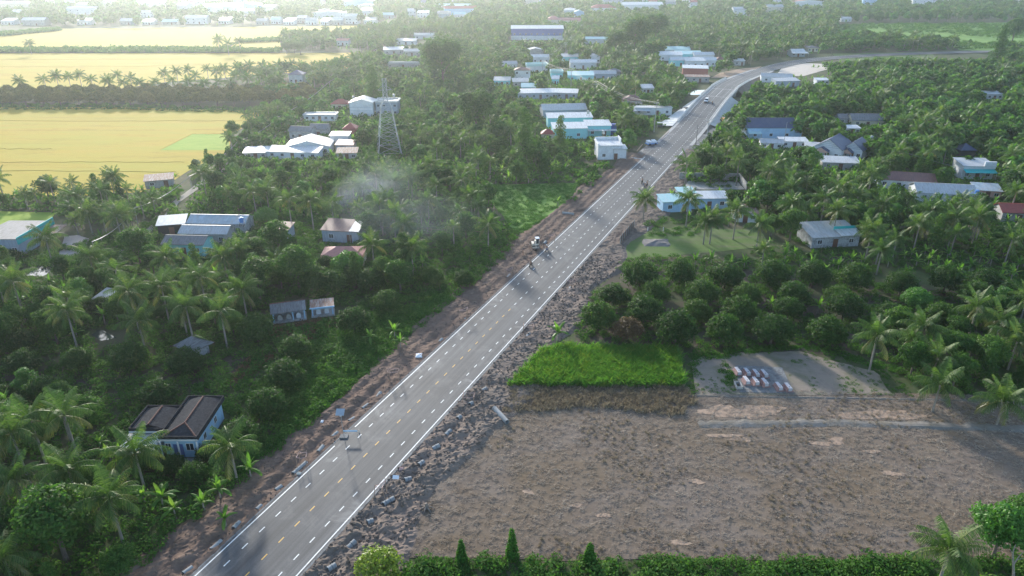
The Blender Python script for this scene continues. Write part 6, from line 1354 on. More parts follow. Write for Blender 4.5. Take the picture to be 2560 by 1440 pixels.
TG = [tuft('grass_tuft', 20, .42, 1.6, .06, s, 'grass_tall') for s in (1, 2, 3)]+[tuft('grass_tuft', 20, .42, 1.45, .06, 4, 'grass_lime')]
low('tall_grass', [GRASS], .5, TG, .6, 1.25, 'plot of tall bright green fodder grass', 'grass', 33, open_=False, foot=0, hkeep=0, z=GZ, gap=9)
TD = [tuft('dry_tuft', 22, .45, .8, .045, s, 'grass_dry') for s in (4, 5)]
low('dry_grass', [DRYFRINGE], .6, TD, .5, 1.1, 'straw-coloured dry grass fringe before green plot', 'grass', 34, open_=False, foot=0, hkeep=0, z=GZ+.03, gap=10)
ST = [tuft('straw', 26, .55, .6, .02, s, 'straw', lay=1) for s in (6, 7, 8)]
low('field_straw', [STUBBLE], .85, ST, .3, .95, 'grey cut straw strewn over the dry field', 'straw', 35, open_=False, foot=0, hkeep=0, z=GZ+.05, gap=13)
low('field_dry_tufts', [STUBBLE], 1.0, [tuft('dry_tuft', 14, .4, .28, .03, 9, 'scrub_dry'), TD[0]], .35, .6, 'low brown tufts over the dry field', 'grass', 36, open_=False, foot=0, hkeep=0, z=GZ+.05, gap=16, thin=(.14, .52))
# ------------------------------------------------------------------ road works: pipes, stakes, signs
def pipe_piece(p, d, L, R, label, group, pieces=1, dz=0.0, tilt=0.0):
    r = empty('concrete_pipe', p, math.atan2(d.y, d.x)); tag(r, label, 'pipe', group); r.rotation_euler = (0, -tilt, math.atan2(d.y, d.x))
    n = 14
    for k in range(pieces):
        x0 = -L/2+L*k/pieces; x1 = x0+L/pieces-.05; V = []; F = []
        prof = [(x0, R*.82), (x0, R*1.08), (x0+.18, R*1.08), (x0+.2, R), (x1, R), (x1, R*.82)]
        for (x, rr) in prof:
            for j in range(n): V.append((x, rr*math.cos(2*math.pi*j/n), rr*math.sin(2*math.pi*j/n)))
        m_ = len(prof)
        for q in range(m_):
            for j in range(n): a, b = q*n, ((q+1) % m_)*n; F.append((a+j, a+(j+1) % n, b+(j+1) % n, b+j))
        me = bpy.data.meshes.new('pipe_section'); me.from_pydata(V, [], F); me.materials.append(M['pipe']); me.update()
        bm = bmesh.new(); bm.from_mesh(me); bmesh.ops.recalc_face_normals(bm, faces=bm.faces); bm.to_mesh(me); bm.free()
        inst('pipe_section', me, r)
    return r
ordn = ['first', 'second', 'third', 'fourth', 'fifth', 'sixth', 'seventh', 'eighth', 'ninth', 'tenth', 'eleventh', 'twelfth', 'thirteenth']
for i, (u, v) in enumerate(PIPES_L):
    a = C(u, v, -.05); L = rnd.uniform(.9, 1.8)
    pipe_piece((a.x, a.y, -.17+rnd.uniform(-.1, .06)), (RD+RN*rnd.uniform(-.25, .25)).normalized(), L, .34, 'half-buried grey pipe on left road edge, %s from the far end' % ordn[i] if i < 12 else 'grey pipe end in soil left of road, farthest up', 'pipes along left road edge', 1 if i % 3 else 2, tilt=rnd.uniform(-.08, .08))
for i, (u, v) in enumerate(PIPES_R):
    a = C(u, v, -.3); d = (RD*.75+RN*rnd.uniform(.1, .6)).normalized()
    pipe_piece((a.x, a.y, -.30+rnd.uniform(-.05, .1)), d, rnd.uniform(.8, 1.5), .37, 'grey pipe in dug pit right of road, %s from the far end' % ordn[i], 'pipes in pits right of road', 2, tilt=rnd.uniform(-.2, .25))
a, b = C(1237, 1022, .1), C(1267, 1054, .1); pipe_piece(((a+b)/2).to_tuple()[:2]+(GZ+.45,), (b-a).normalized(), 4.3, .40, 'long pale concrete pipe lying on the dry field edge', None)
a, b = C(1408, 533, 0), C(1433, 536, 0); pipe_piece(((a+b)/2).to_tuple()[:2]+(.05,), (b-a).normalized(), 3.4, .42, 'pale concrete pipe lying on soil left of road', None)
for i, (u, v, lab) in enumerate([(1362, 606, 'grey pipe in pit by the excavator'), (1508, 628, 'grey pipe in pit right of road, before rusty fence'), (1424, 722, 'grey pipe in pit right of road, mid distance'), (1320, 838, 'grey pipe in staked pit right of road'), (1160, 800, 'grey pipe in staked pit left of road'), (1272, 690, 'grey pipe beside tall stake left of road')]):
    a = C(u, v, -.2); pipe_piece((a.x, a.y, -.38), RD, 1.6, .42, lab, None, 1, tilt=.1)
def stakes(label, u, v, w, d, h, lean=.12, rails=True, n=4, yaw=0.0):
    a = C(u, v, 0); z = soil_at(a.x, a.y); r = empty('stake_barrier', (a.x, a.y, z), yaw); tag(r, label, 'barrier')
    c = [(-w/2, -d/2), (w/2, -d/2), (w/2, d/2), (-w/2, d/2)][:n]; tops = []
    for i, (x, y) in enumerate(c):
        m_ = MB(); lx, ly = rnd.uniform(-lean, lean), rnd.uniform(-lean, lean); m_.path([(x, y, -.4), (x+lx, y+ly, h)], [.05, .04], 5); tops.append((x+lx*.85, y+ly*.85, h*.85)); m_.build('stake', 'wood_stake', r)
    if rails:
        for i in range(len(c)):
            p, q = Vector(tops[i]), Vector(tops[(i+1) % len(c)]); m_ = MB(); m_.path([p, (p+q)/2-Vector((0, 0, .15)), q], [.035, .035, .035], 4); m_.build('ribbon', 'ribbon', r)
stakes('stake barrier with pink ribbon over pit left of road', 985, 948, 1.7, 1.2, 2.0); stakes('stake barrier with pink ribbon over right pit near long pipe', 1172, 1000, 1.8, 1.4, 1.4); stakes('stake barrier around near left pipe', 757, 1158, 1.3, 1.2, 2.1, rails=True)
stakes('leaning stakes in pit at right road edge', 950, 1236, 1.6, 1.2, 2.2, .5, n=3); stakes('stake barrier at right road edge beside banana corner', 1322, 828, 1.9, 1.4, 1.9); stakes('stake barrier left of road, mid slope', 1158, 795, 1.6, 1.4, 2.2, n=3)
stakes('stake barrier left of road above mid slope', 1272, 690, 1.5, 1.3, 2.2, n=3); stakes('stake barrier behind the excavator pit', 1378, 604, 1.6, 1.4, 2.2, n=3); stakes('stake barrier right of road, mid distance', 1428, 712, 2.0, 1.4, 1.8, n=3)
stakes('thin stakes right of road before bare soil', 1208, 968, 1.2, .8, 2.0, rails=False, n=2); stakes('thin stakes on soil below white tower house', 1530, 448, 2.5, 1.0, 1.6, rails=False, n=3)
# solar warning lamp on a slab
a = C(860, 1092, 0.0); r = empty('solar_warning_light', a, 0); tag(r, 'solar warning light pole with blue barrier on concrete slab at left road edge', 'warning light')
m_ = MB(); m_.box(-.6, -.45, 0, .6, .45, .16); m_.build('base', 'concrete_dark', r); m_ = MB(); m_.tube((0, 0, .2), (-.1, 0, 4.3), .05, n=6); m_.build('pole', 'steel', r)
m_ = MB(); m_.slab([(-.75, -.5, 4.25), (.5, -.5, 4.25), (.5, .5, 4.75), (-.75, .5, 4.75)], .06); m_.build('solar_panel', 'solar', r); m_ = MB(); m_.box(-.25, -.16, 3.8, .05, .1, 4.2); m_.build('lamp_box', 'wall_white', r)
m_ = MB(); m_.box(-.02, -.02, .95, 2.1, .02, 1.2); m_.build('barrier_board', 'wall_blue', r); m_ = MB(); m_.tube((2.05, 0, -.0), (2.05, 0, 1.0), .03, n=5); m_.build('leg', 'steel', r)
m_ = MB(); m_.tube((0, 0, 0), (0, 0, .55), .09, .05, 7); o = m_.build('bollard', 'cream_paint', None, C(898, 1082, 0)); tag(o, 'small pale post on road beside blue barrier', 'bollard')
a = C(993, 1215, 0); z = soil_at(a.x, a.y); r = empty('small_sign', (a.x, a.y, z)); tag(r, 'small white board on post at right road edge', 'sign'); m_ = MB(); m_.tube((0, 0, -.3), (0, 0, 1.5), .035, n=5); m_.build('post', 'wood_stake', r); m_ = MB(); m_.slab([(-.5, -.3, 1.45), (.35, -.3, 1.4), (.35, .2, 1.62), (-.5, .2, 1.68)], .04); m_.build('board', 'cloth_white', r)
def crumple(name, label, cat, u, v, w, d, h, mat, seed, z0=None):
    a = C(u, v, 0); z = soil_at(a.x, a.y) if z0 is None else z0; n = 9; V = []; F = []
    for i in range(n):
        for j in range(n):
            x, y = (i/(n-1)-.5), (j/(n-1)-.5); e = max(0, 1-2.1*max(abs(x), abs(y)))
            V.append((x*w*(1+.3*float(vnoise(i*.8+seed, j))), y*d*(1+.3*float(vnoise(i, j*.8+seed))), .02+h*e**.6*(.4+float(vnoise(i*1.1+seed*3, j*1.1)))))
    for i in range(n-1):
        for j in range(n-1): F.append((i*n+j, (i+1)*n+j, (i+1)*n+j+1, i*n+j+1))
    o = inst(name, mesh_np(name, np.array(V), F, mat), None, (a.x, a.y, z)); return tag(o, label, cat)
crumple('tarpaulin', 'crumpled white tarpaulin on soil left of road', 'tarpaulin', 1048, 890, 1.1, 1.3, .3, 'cloth_white', 1)
crumple('sand_bag', 'pale sack on soil beside near left pipe', 'sack', 747, 1184, .6, .4, .3, 'cream_paint', 2); crumple('sand_bag', 'white sack at right road edge beside small board', 'sack', 1003, 1172, .6, .5, .5, 'ribbon', 3)
crumple('spoil_heap', 'grey heap of earth on the grass lot', 'heap', 1640, 604, 6.0, 4.5, .8, 'spoil', 4, GZ); crumple('white_plastic', 'white plastic litter by left grass edge', 'litter', 805, 1052, .4, .6, .2, 'cloth_white', 6)
# goods on a trailer by the white tower house
a = C(1628, 362, -.1); r = empty('goods_trailer', a, .4); tag(r, 'low trailer with white covered goods beside road, left', 'trailer'); m_ = MB(); m_.box(-2.2, -1.1, .45, 2.2, 1.1, .75); m_.build('bed', 'blue_plastic', r)
for x in (-1.2, 1.1):
    m_ = MB(); m_.slab([(x-.8, -.8, 1.5), (x+.8, -.8, 1.45), (x+.8, .8, 1.8), (x-.8, .8, 1.9)], 1.0); m_.build('covered_load', 'cloth_white', r)
m_ = MB(); m_.tube((0, -.12, 0), (0, .12, 0), .4, n=12); wm_ = m_.mesh('wheel', 'rubber')
for x in (-1.3, 1.3):
    for y in (-1.0, 1.0): inst('wheel', wm_, r, (x, y, .4))
for u0, v0, u1, v1, lab in ((1578, 395, 1608, 399, 'white board lying on soil below white tower house'), (1540, 428, 1562, 434, 'pale plank on soil left of road'), (1592, 378, 1606, 362, 'long pale slab on soil beside trailer'), (1650, 352, 1672, 330, 'dark beam by left side of bridge approach')):
    p, q = C(u0, v0, -.1), C(u1, v1, -.1); m_ = MB(); m_.path([p-p, q-p], [.2, .2], 4); o = m_.build('plank', 'cloth_white' if 'white' in lab else 'wood_stake', None, p+Vector((0, 0, .1))); tag(o, lab, 'plank')
# stump with roots
a = C(1066, 1272, GZ); z = soil_at(a.x, a.y); r = empty('tree_stump', (a.x, a.y, max(z, GZ+.05))); tag(r, 'uprooted tree stump with roots on the dry field', 'stump')
m_ = MB(); m_.path([(0, 0, 0), (.05, .1, .5), (-.05, .1, .8)], [.3, .24, .18], 7)
for k_ in range(7):
    an = k_*.9; m_.path([(0, 0, .35), (math.cos(an)*.6, math.sin(an)*.6, .3), (math.cos(an)*1.1, math.sin(an)*1.1, .02)], [.14, .1, .03], 5)
m_.build('root', 'root_wood', r)
# clods on the dug soil
cl = []
for s_ in range(3):
    V, F = [], []; bm = bmesh.new(); bmesh.ops.create_icosphere(bm, subdivisions=1, radius=.16)
    rr = random.Random(s_)
    for v_ in bm.verts: v_.co *= rr.uniform(.65, 1.25); v_.co.z *= .75
    me = bpy.data.meshes.new('clod'); bm.to_mesh(me); bm.free(); me.materials.append(M['soil_dark']); cl.append(me)
pts = []; scs = []
r_ = np.random.RandomState(5)
for sg, n_, s1 in ((1, 3400, 90), (-1, 2200, 120)):
    la = (5.95+r_.rand(n_)**1.1*8.0)*sg; ss = -50+r_.rand(n_)**1.3*(s1+50); z = shoulder_z(la, ss, sg); ok = z > GZ-.05
    for l, s, zz in zip(la[ok], ss[ok], z[ok]): pts.append((R0.x+RN.x*l+RD.x*s, R0.y+RN.y*l+RD.y*s, zz)); scs.append(r_.uniform(.3, 1.1)**1.5*1.6 if sg > 0 else r_.uniform(.3, 1.0))
scatter('soil_clods', pts, scs, cl, 'broken clods of dug soil along both road edges', 'soil', 9, tilt=1.5)
x_, y_ = points_in([[(690, 1180), (960, 930), (1140, 770), (1150, 780), (970, 945), (700, 1200)]], 1.4, 77, road_gap=5.9, foot=0)

# ------------------------------------------------------------------ tombs in the yard
pad = C(1905, 945); m_ = MB(); q = [C(1838, 915), C(1955, 920), C(1985, 985), C(1850, 982)]
m_.slab([(p.x, p.y, GZ+.16) for p in q][::-1], .2); tag(m_.build('tomb_pad', 'concrete_dark'), 'dark concrete pad under the row tombs', 'pad')
tm = {}
mb_ = MB(); mb_.slab([(-.72, -1.05, .28), (.72, -1.05, .28), (.60, 1.05, .34), (-.60, 1.05, .34)], .3); tm['base'] = mb_.mesh('base', 'tomb_pink')
mb_ = MB(); i0 = [(-.46, -1.0), (.46, -1.0), (.40, 1.0), (-.40, 1.0)]
mb_.v = [(x, y, .30) for x, y in i0]+[(-.40, -.98, .95), (.40, -.98, .95), (.34, .98, .80), (-.34, .98, .80)]; mb_.f = [[0, 1, 5, 4], [1, 2, 6, 5], [2, 3, 7, 6], [3, 0, 4, 7], [4, 5, 6, 7]]; mb_.m = [0]*5; tm['vault'] = mb_.mesh('vault', 'tomb_pink')
mb_ = MB(); mb_.slab([(-.36, -1.04, 1.02), (.36, -1.04, 1.02), (.30, 1.02, .86), (-.30, 1.02, .86)], .09); tm['lid'] = mb_.mesh('lid', 'tomb_grey')
mb_ = MB(); mb_.box(-.34, -1.08, .34, .34, -.99, .9); tm['front'] = mb_.mesh('front_plate', 'tomb_grey')
mb_ = MB(); mb_.box(-.09, -.62, .0, .09, -.45, .05); tm['urn'] = mb_.mesh('incense_urn', 'steel_dark')
for u, v, lab in ((1843, 938, 'back row, first'), (1866, 940, 'back row, second'), (1888, 943, 'back row, third'), (1909, 944, 'back row, fourth'), (1864, 961, 'middle row, first'), (1887, 963, 'middle row, second'), (1910, 966, 'middle row, third'), (1945, 976, 'front pair, left'), (1968, 978, 'front pair, right')):
    a = C(u, v-3); r = empty('tomb', (a.x, a.y, GZ+.16), math.radians(4)); tag(r, 'pink and white tomb on dark pad, %s from left' % lab if 'row' in lab else 'pink and white tomb on dark pad, %s' % lab, 'tomb', 'tombs on the yard pad'); r.scale = (.9, .95, .82)
    for kk, me in tm.items():
        o = inst({'base': 'base', 'vault': 'vault', 'lid': 'lid', 'front': 'front_plate', 'urn': 'incense_urn'}[kk], me, r, (0, 0, .97) if kk == 'urn' else (0, 0, 0))
a = C(1845, 968); r = empty('open_vault', (a.x, a.y, GZ+.16)); tag(r, 'small open concrete vault left of the tombs', 'vault'); m_ = MB()
for b_ in ((-.5, -.9, -.4, .9), (.4, -.9, .5, .9), (-.4, -.9, .4, -.8), (-.4, .8, .4, .9)): m_.box(b_[0], b_[1], 0, b_[2], b_[3], .5)
m_.build('wall', 'concrete', r)

# ------------------------------------------------------------------ walls and fences
a, b, c_ = C(1697, 449), C(1846, 451), C(1866, 476); r = empty('yard_wall', a); tag(r, 'grey concrete wall enclosing an empty yard right of road', 'wall')
def wall_run(root, p, q, h, t, mat, name='panel', n=1):
    for k_ in range(n):
        s0, s1 = p.lerp(q, k_/n), p.lerp(q, (k_+1)/n); d = (s1-s0).normalized(); nn = Vector((-d.y, d.x, 0))*t/2; s1 = s1-d*.03; m_ = MB()
        m_.slab([tuple(x-root.location+Vector((0, 0, h))) for x in (s0-nn, s1-nn, s1+nn, s0+nn)], h+.1); m_.build(name, mat, root)
wall_run(r, a, b, 2.4, .2, 'wall_grey', 'panel', 6); wall_run(r, b, c_, 2.4, .2, 'wall_grey', 'panel', 4); tag(sheet('concrete_yard', [(1700, 452), (1844, 454), (1862, 474), (1705, 474)], 'concrete', GZ+.06))
a, b = C(1549, 612), C(1583, 572); r = empty('rusty_fence', a); tag(r, 'dark rusty sheet fence at the right road shoulder', 'fence'); wall_run(r, a, b, 2.2, .06, 'door_wood', 'sheet', 7)
m_ = MB(); m_.box(-.08, -.08, -.2, .08, .08, 2.5); pme = m_.mesh('post', 'concrete')
for k_ in range(8): inst('post', pme, r, a.lerp(b, k_/7)-a+Vector((.1, -.12, 0)))
pts_ = [(1990, 312), (2003, 315), (2015, 312), (2022, 314), (2031, 310), (2037, 315), (2045, 312), (2060, 316)]
r = empty('post_fence', C(2025, 316)); tag(r, 'row of pale concrete fence posts right of navy roofed house', 'fence')
m_ = MB(); m_.box(-.1, -.1, 0, .1, .1, 2.6); pme = m_.mesh('post', 'concrete_white')
for u, v in pts_: inst('post', pme, r, C(u, v)-C(2025, 316))
wall_run(r, C(1988, 318), C(2050, 326), .5, .2, 'wall_old', 'base_wall')
for u, v, lab in ((1619, 578, 'short white post at left of grass lot'), (1658, 578, 'short white post at middle of grass lot')):
    m_ = MB(); m_.box(-.08, -.08, -.1, .08, .08, 1.1); tag(m_.build('boundary_post', 'concrete_white', None, C(u, v)), lab, 'post')
a, b = C(1045, 582), C(1215, 590); r = empty('wire_fence', a); tag(r, 'low pole fence behind the bananas left of road', 'fence')
for k_ in range(6):
    p = a.lerp(b, k_/5)-a; m_ = MB(); m_.path([p-Vector((0, 0, .2)), p+Vector((0, 0, 1.5))], [.06, .05], 5); m_.build('post', 'wood_stake', r)
for z in (.6, 1.2):
    m_ = MB(); m_.path([(0, 0, z), tuple(b-a+Vector((0, 0, z)))], [.03, .03], 4); m_.build('rail', 'wood_stake', r)

# ------------------------------------------------------------------ power poles, wires, pylon
def top_z(u, v0, v1):
    p = C(u, v0); lo, hi = 0, 60
    for _ in range(40):
        m = (lo+hi)/2
        if P(p.x, p.y, GZ+m)[1] > v1: lo = m
        else: hi = m
    return lo
POLES = {}
def pole(key, u, v0, v1, label, arm=True, thick=.22, mat='concrete'):
    h = top_z(u, v0, v1); p = C(u, v0); r = empty('power_pole', p, math.radians(20)); tag(r, label, 'power pole'); m_ = MB(); m_.tube((0, 0, -.2), (0, 0, h), thick, thick*.6, 8); m_.build('shaft', mat, r)
    if arm:
        for z in (h-.3, h-1.5):
            m_ = MB(); m_.box(-1.1, -.06, z-.06, 1.1, .06, z+.06); ca = m_.build('crossarm', 'steel', r)
            for x in (-1.0, 0, 1.0):
                i_ = MB(); i_.tube((x, 0, z+.06), (x, 0, z+.3), .06, n=6); i_.build('insulator', 'wall_white', ca)
    POLES[key] = (p.x, p.y, GZ+h); return r
pole('a', 1763, 380, 298, 'tall concrete power pole right of road before bridge'); pole('b', 1739, 366, 312, 'thin dark pole leaning over right road edge', False, .13, 'steel_dark')
pole('c', 1635, 330, 256, 'concrete power pole left of road by slope paving'); pole('d', 1488, 256, 203, 'power pole with crossarms behind metal shed'); pole('e', 1427, 222, 172, 'power pole by long white roofed house')
pole('f', 1356, 190, 152, 'power pole at village lane bend'); pole('g', 1414, 142, 106, 'power pole above village lane, left of pair'); pole('h', 1426, 132, 92, 'power pole above village lane, right of pair'); pole('i', 1453, 90, 62, 'far power pole at top of village lane'); pole('j', 1478, 58, 36, 'farthest power pole near salmon houses')
pole('k', 1957, 372, 305, 'thin pole in front of navy roofed house', False, .1); pole('l', 2221, 430, 372, 'pole behind long brown roofed house', False, .12); pole('m', 2548, 480, 452, 'short pole at right edge by pale roof', False, .14); pole('n', 2440, 600, 545, 'pole among palms below broad pale roof', False, .12)
pole('p', 698, 320, 293, 'thin post carrying cable by bent path', False, .1); pole('q', 600, 378, 352, 'thin post carrying cable at field corner', False, .1); pole('r', 480, 470, 440, 'thin post carrying cable over field shed', False, .1); pole('s', 240, 640, 604, 'thin post carrying cable beside paved yard', False, .1); pole('t', 826, 228, 204, 'thin post carrying cable at palm belt', False, .1); pole('v', 942, 138, 122, 'thin post carrying cable by second rice field', False, .1); pole('w', 345, 560, 520, 'thin post carrying cable left of compound', False, .1)
def wire(a, b, label, off=((0, 0),), sag=1.2, rad=.045, group=None):
    for i, (dx, dz) in enumerate(off):
        p, q = Vector(POLES[a])+Vector((dx, 0, dz)), Vector(POLES[b])+Vector((dx, 0, dz)); m_ = MB(); n = 12; c0 = (p+q)/2
        m_.path([p.lerp(q, t/n)-Vector((0, 0, 4*sag*(t/n)*(1-t/n)))-c0 for t in range(n+1)], [rad]*(n+1), 4); o = m_.build('cable', 'wire', None, c0); tag(o, label, 'cable', group)
three = ((-.95, -.0), (0, .3), (.95, 0), (.1, -1.5))
for a, b, ph in (('c', 'd', 'roadside pole to metal shed pole'), ('d', 'e', 'metal shed pole to long house pole'), ('e', 'f', 'long house pole to lane bend pole'), ('f', 'h', 'lane bend pole to lane pair pole'), ('h', 'i', 'lane pair pole to far pole'), ('i', 'j', 'far pole to farthest pole'), ('a', 'c', 'across the road before the bridge')):
    wire(a, b, 'pale cable in bundle from %s' % ph, three if b != 'c' else ((0, 0),), 2.0 if b in 'de' else 1.4, .032 if b != 'c' else .02, 'cables '+ph)
for a, b, ph in (('s', 'w', 'paved yard post to compound post'), ('w', 'r', 'compound post to field shed post'), ('r', 'q', 'field shed post to field corner post'), ('q', 'p', 'field corner post to bent path post'), ('p', 't', 'bent path post to palm belt post'), ('t', 'v', 'palm belt post to second field post')):
    wire(a, b, 'thick pale cable from %s' % ph, ((0, 0),), 1.3, .075)
wire('l', 'm', 'thin wire above the long brown roof', ((0, 0),), .8, .03)
# lattice pylon
p0 = C(974, 388); Hh = top_z(966, 388, 197); r = empty('lattice_pylon', p0, math.radians(14)); tag(r, 'grey steel lattice pylon rising from banana grove', 'pylon')
def half(t): return 3.6*(1-t)**1.15+.75 if t < .72 else .75+.55*max(0, (.8-t))*0+ (.35*(.72-t))
corner = lambda t, i: Vector((half(t)*(1 if i in (0, 1) else -1), half(t)*(1 if i in (0, 3) else -1), t*Hh))
lv = [0, .06, .17, .28, .39, .49, .58, .66, .73, .80, .86, .92, 1.0]
for i in range(4):
    m_ = MB(); m_.path([corner(t, i) for t in lv], [.13]*7+[.10]*6, 5); m_.build('leg', 'steel', r)
for i in range(4):
    m_ = MB(); j = (i+1) % 4
    for k_ in range(len(lv)-1):
        a0, a1, b0, b1 = corner(lv[k_], i), corner(lv[k_+1], i), corner(lv[k_], j), corner(lv[k_+1], j)
        m_.path([a0, b1], [.06, .06], 4); m_.path([b0, a1], [.06, .06], 4); m_.path([a1, b1], [.06, .06], 4)
    m_.build('bracing', 'steel', r)
for t, w in ((.73, 2.0), (.60, 2.0), (.86, 1.7)):
    for sg in (-1, 1):
        m_ = MB(); e = Vector((sg*(half(t)+w), 0, t*Hh)); m_.path([corner(t, 0 if sg > 0 else 3), e], [.07, .05], 4); m_.path([corner(t, 1 if sg > 0 else 2), e], [.07, .05], 4); m_.path([corner(t+.05, 0 if sg > 0 else 3), e], [.06, .05], 4); m_.build('crossarm', 'steel', r)

# ------------------------------------------------------------------ people, motorbikes, vehicles
def skin_body(name, joints, edges, paint):
    me = bpy.data.meshes.new(name); me.from_pydata([j[:3] for j in joints], edges, []); o = bpy.data.objects.new(name, me); ROOT.objects.link(o)
    md = o.modifiers.new('skin', 'SKIN'); md.use_smooth_shade = True
    for i, sv in enumerate(me.skin_vertices[0].data): sv.radius = (joints[i][3],)*2; sv.use_root = (i == 0)
    o.modifiers.new('sub', 'SUBSURF').levels = 1; bpy.context.view_layer.update(); dg = bpy.context.evaluated_depsgraph_get(); m2 = bpy.data.meshes.new_from_object(o.evaluated_get(dg)); m2.name = name
    bpy.data.objects.remove(o); bpy.data.meshes.remove(me)
    for q in m2.polygons: q.material_index = paint(q.center)
    return m2
SEAT = [(0, 0, .82, .15), (0, .05, 1.08, .15), (0, .10, 1.32, .165), (0, .13, 1.46, .07), (0, .17, 1.62, .11), (0, .18, 1.72, .09),
        (.19, .12, 1.38, .065), (.24, .30, 1.18, .05), (.26, .55, 1.06, .038), (.25, .62, 1.05, .045), (-.19, .12, 1.38, .065), (-.24, .30, 1.18, .05), (-.26, .55, 1.06, .038), (-.25, .62, 1.05, .045),
        (.11, .05, .82, .10), (.17, .42, .76, .075), (.17, .38, .38, .055), (.17, .46, .33, .045), (-.11, .05, .82, .10), (-.17, .42, .76, .075), (-.17, .38, .38, .055), (-.17, .46, .33, .045)]
SE = [(0, 1), (1, 2), (2, 3), (3, 4), (4, 5), (2, 6), (6, 7), (7, 8), (8, 9), (2, 10), (10, 11), (11, 12), (12, 13), (0, 14), (14, 15), (15, 16), (16, 17), (0, 18), (18, 19), (19, 20), (20, 21)]
def seat_paint(c): return 0 if (c.z > 1.5 or c.y > .5 and c.z > .95) else (1 if c.z > .95 else 2)
STAND = [(0, 0, .92, .14), (0, 0, 1.15, .14), (0, 0, 1.38, .16), (0, 0, 1.50, .065), (0, .02, 1.64, .105), (0, .02, 1.74, .085),
         (.2, 0, 1.42, .065), (.46, .02, 1.36, .05), (.70, .05, 1.30, .038), (.80, .06, 1.29, .045), (-.2, 0, 1.42, .065), (-.46, .02, 1.42, .05), (-.70, .05, 1.46, .038), (-.80, .06, 1.47, .045),
         (.11, 0, .90, .10), (.14, .03, .50, .075), (.16, 0, .10, .055), (.16, .14, .05, .045), (-.11, 0, .90, .10), (-.14, .03, .50, .075), (-.16, 0, .10, .055), (-.16, .14, .05, .045)]
def stand_paint(c): return 0 if (c.z > 1.5 or abs(c.x) > .58) else (1 if c.z > .95 else 2)
body_seat = skin_body('body', SEAT, SE, seat_paint); body_stand = skin_body('body', STAND, SE, stand_paint)
def person(label, loc, rz, me0, shirt, trousers, hat='cloth_white', seat=True, group=None):
    me = me0.copy(); me.materials.clear()
    for m in ('skin', shirt, trousers): me.materials.append(M[m])
    r = empty('person', loc, rz); tag(r, label, 'person', group); inst('body', me, r)
    bm = bmesh.new(); bmesh.ops.create_uvsphere(bm, u_segments=12, v_segments=8, radius=.145); bmesh.ops.delete(bm, geom=[v for v in bm.verts if v.co.z < -.06], context='VERTS')
    hm = bpy.data.meshes.new('helmet'); bm.to_mesh(hm); bm.free(); hm.materials.append(M[hat]); inst('helmet', hm, r, (0, .17 if seat else .02, 1.68))
bk_parts = {}
m_ = MB(); m_.tube((-.05, 0, 0), (.05, 0, 0), .29, n=14); bk_parts['wheel'] = m_.mesh('wheel', 'rubber')
m_ = MB(); m_.path([(0, -.75, .72), (0, -.3, .66), (0, .1, .5), (0, .35, .55), (0, .55, .9)], [.09, .15, .13, .12, .08], 7); m_.box(-.1, -.2, .28, .1, .2, .5); bodyb = m_
m_ = MB(); m_.path([(0, .66, .28), (0, .52, .98)], [.05, .045], 6); bk_parts['fork'] = m_.mesh('fork', 'steel_dark')
m_ = MB(); m_.path([(-.34, .5, 1.05), (0, .56, .98), (.34, .5, 1.05)], [.025, .03, .025], 5); bk_parts['handlebar'] = m_.mesh('handlebar', 'steel_dark')
m_ = MB(); m_.box(-.13, -.72, .72, .13, .12, .82); bk_parts['seat'] = m_.mesh('seat', 'rubber')
def bike(label, loc, rz, mat, pitch=0.0):
    r = empty('motorbike', loc, rz); tag(r, label, 'motorbike'); inst('frame', bodyb.mesh('frame', mat), r)
    for y in (-.62, .66): inst('wheel', bk_parts['wheel'], r, (0, y, .29))
    for n_ in ('fork', 'handlebar', 'seat'): inst(n_, bk_parts[n_], r)
def rider(s, lat, fwd, lab, shirt, trousers, hat, mat):
    p, d, n = road_at(s, lat, .012); rz = -math.atan2(d.x, d.y)+(0 if fwd else math.pi)
    bike('motorbike under the %s' % lab, p, rz, mat); person(lab, p+Vector((0, 0, .0)), rz, body_seat, shirt, trousers, hat)
def at_px(u, v): q = C(u, v, 0); return lat_s(q)
l, s = at_px(1367, 628); rider(s, l, False, 'rider in blue shirt passing the excavator', 'cloth_blue', 'cloth_navy', 'cloth_white', 'blue_plastic')
l, s = at_px(1327, 666); rider(s, l, False, 'rider in dark clothes at left road line below excavator', 'cloth_olive', 'cloth_black', 'cloth_black', 'steel_dark')
l, s = at_px(1605, 458); rider(s, l, True, 'rider in black in lane centre, ahead of riding pair', 'cloth_black', 'cloth_black', 'cloth_black', 'steel_dark')
l, s = at_px(1612, 470); rider(s, l, True, 'left rider of the pair by right road edge', 'cloth_black', 'cloth_navy', 'cloth_white', 'steel_dark')
l, s = at_px(1617.5, 465); rider(s, l, True, 'right rider of the pair by right road edge', 'cloth_navy', 'cloth_black', 'cloth_black', 'steel_dark')
l, s = at_px(1791, 268); rider(s-8, 1.7+l*0, True, 'lone rider beside white car near bridge', 'cloth_black', 'cloth_black', 'cloth_black', 'steel_dark')
a = C(1308, 640, 0); z = soil_at(a.x, a.y); person('person in blue shirt with arms spread on soil by excavator', (a.x, a.y, z), math.radians(200), body_stand, 'cloth_blue', 'cloth_navy', 'cloth_navy', False)
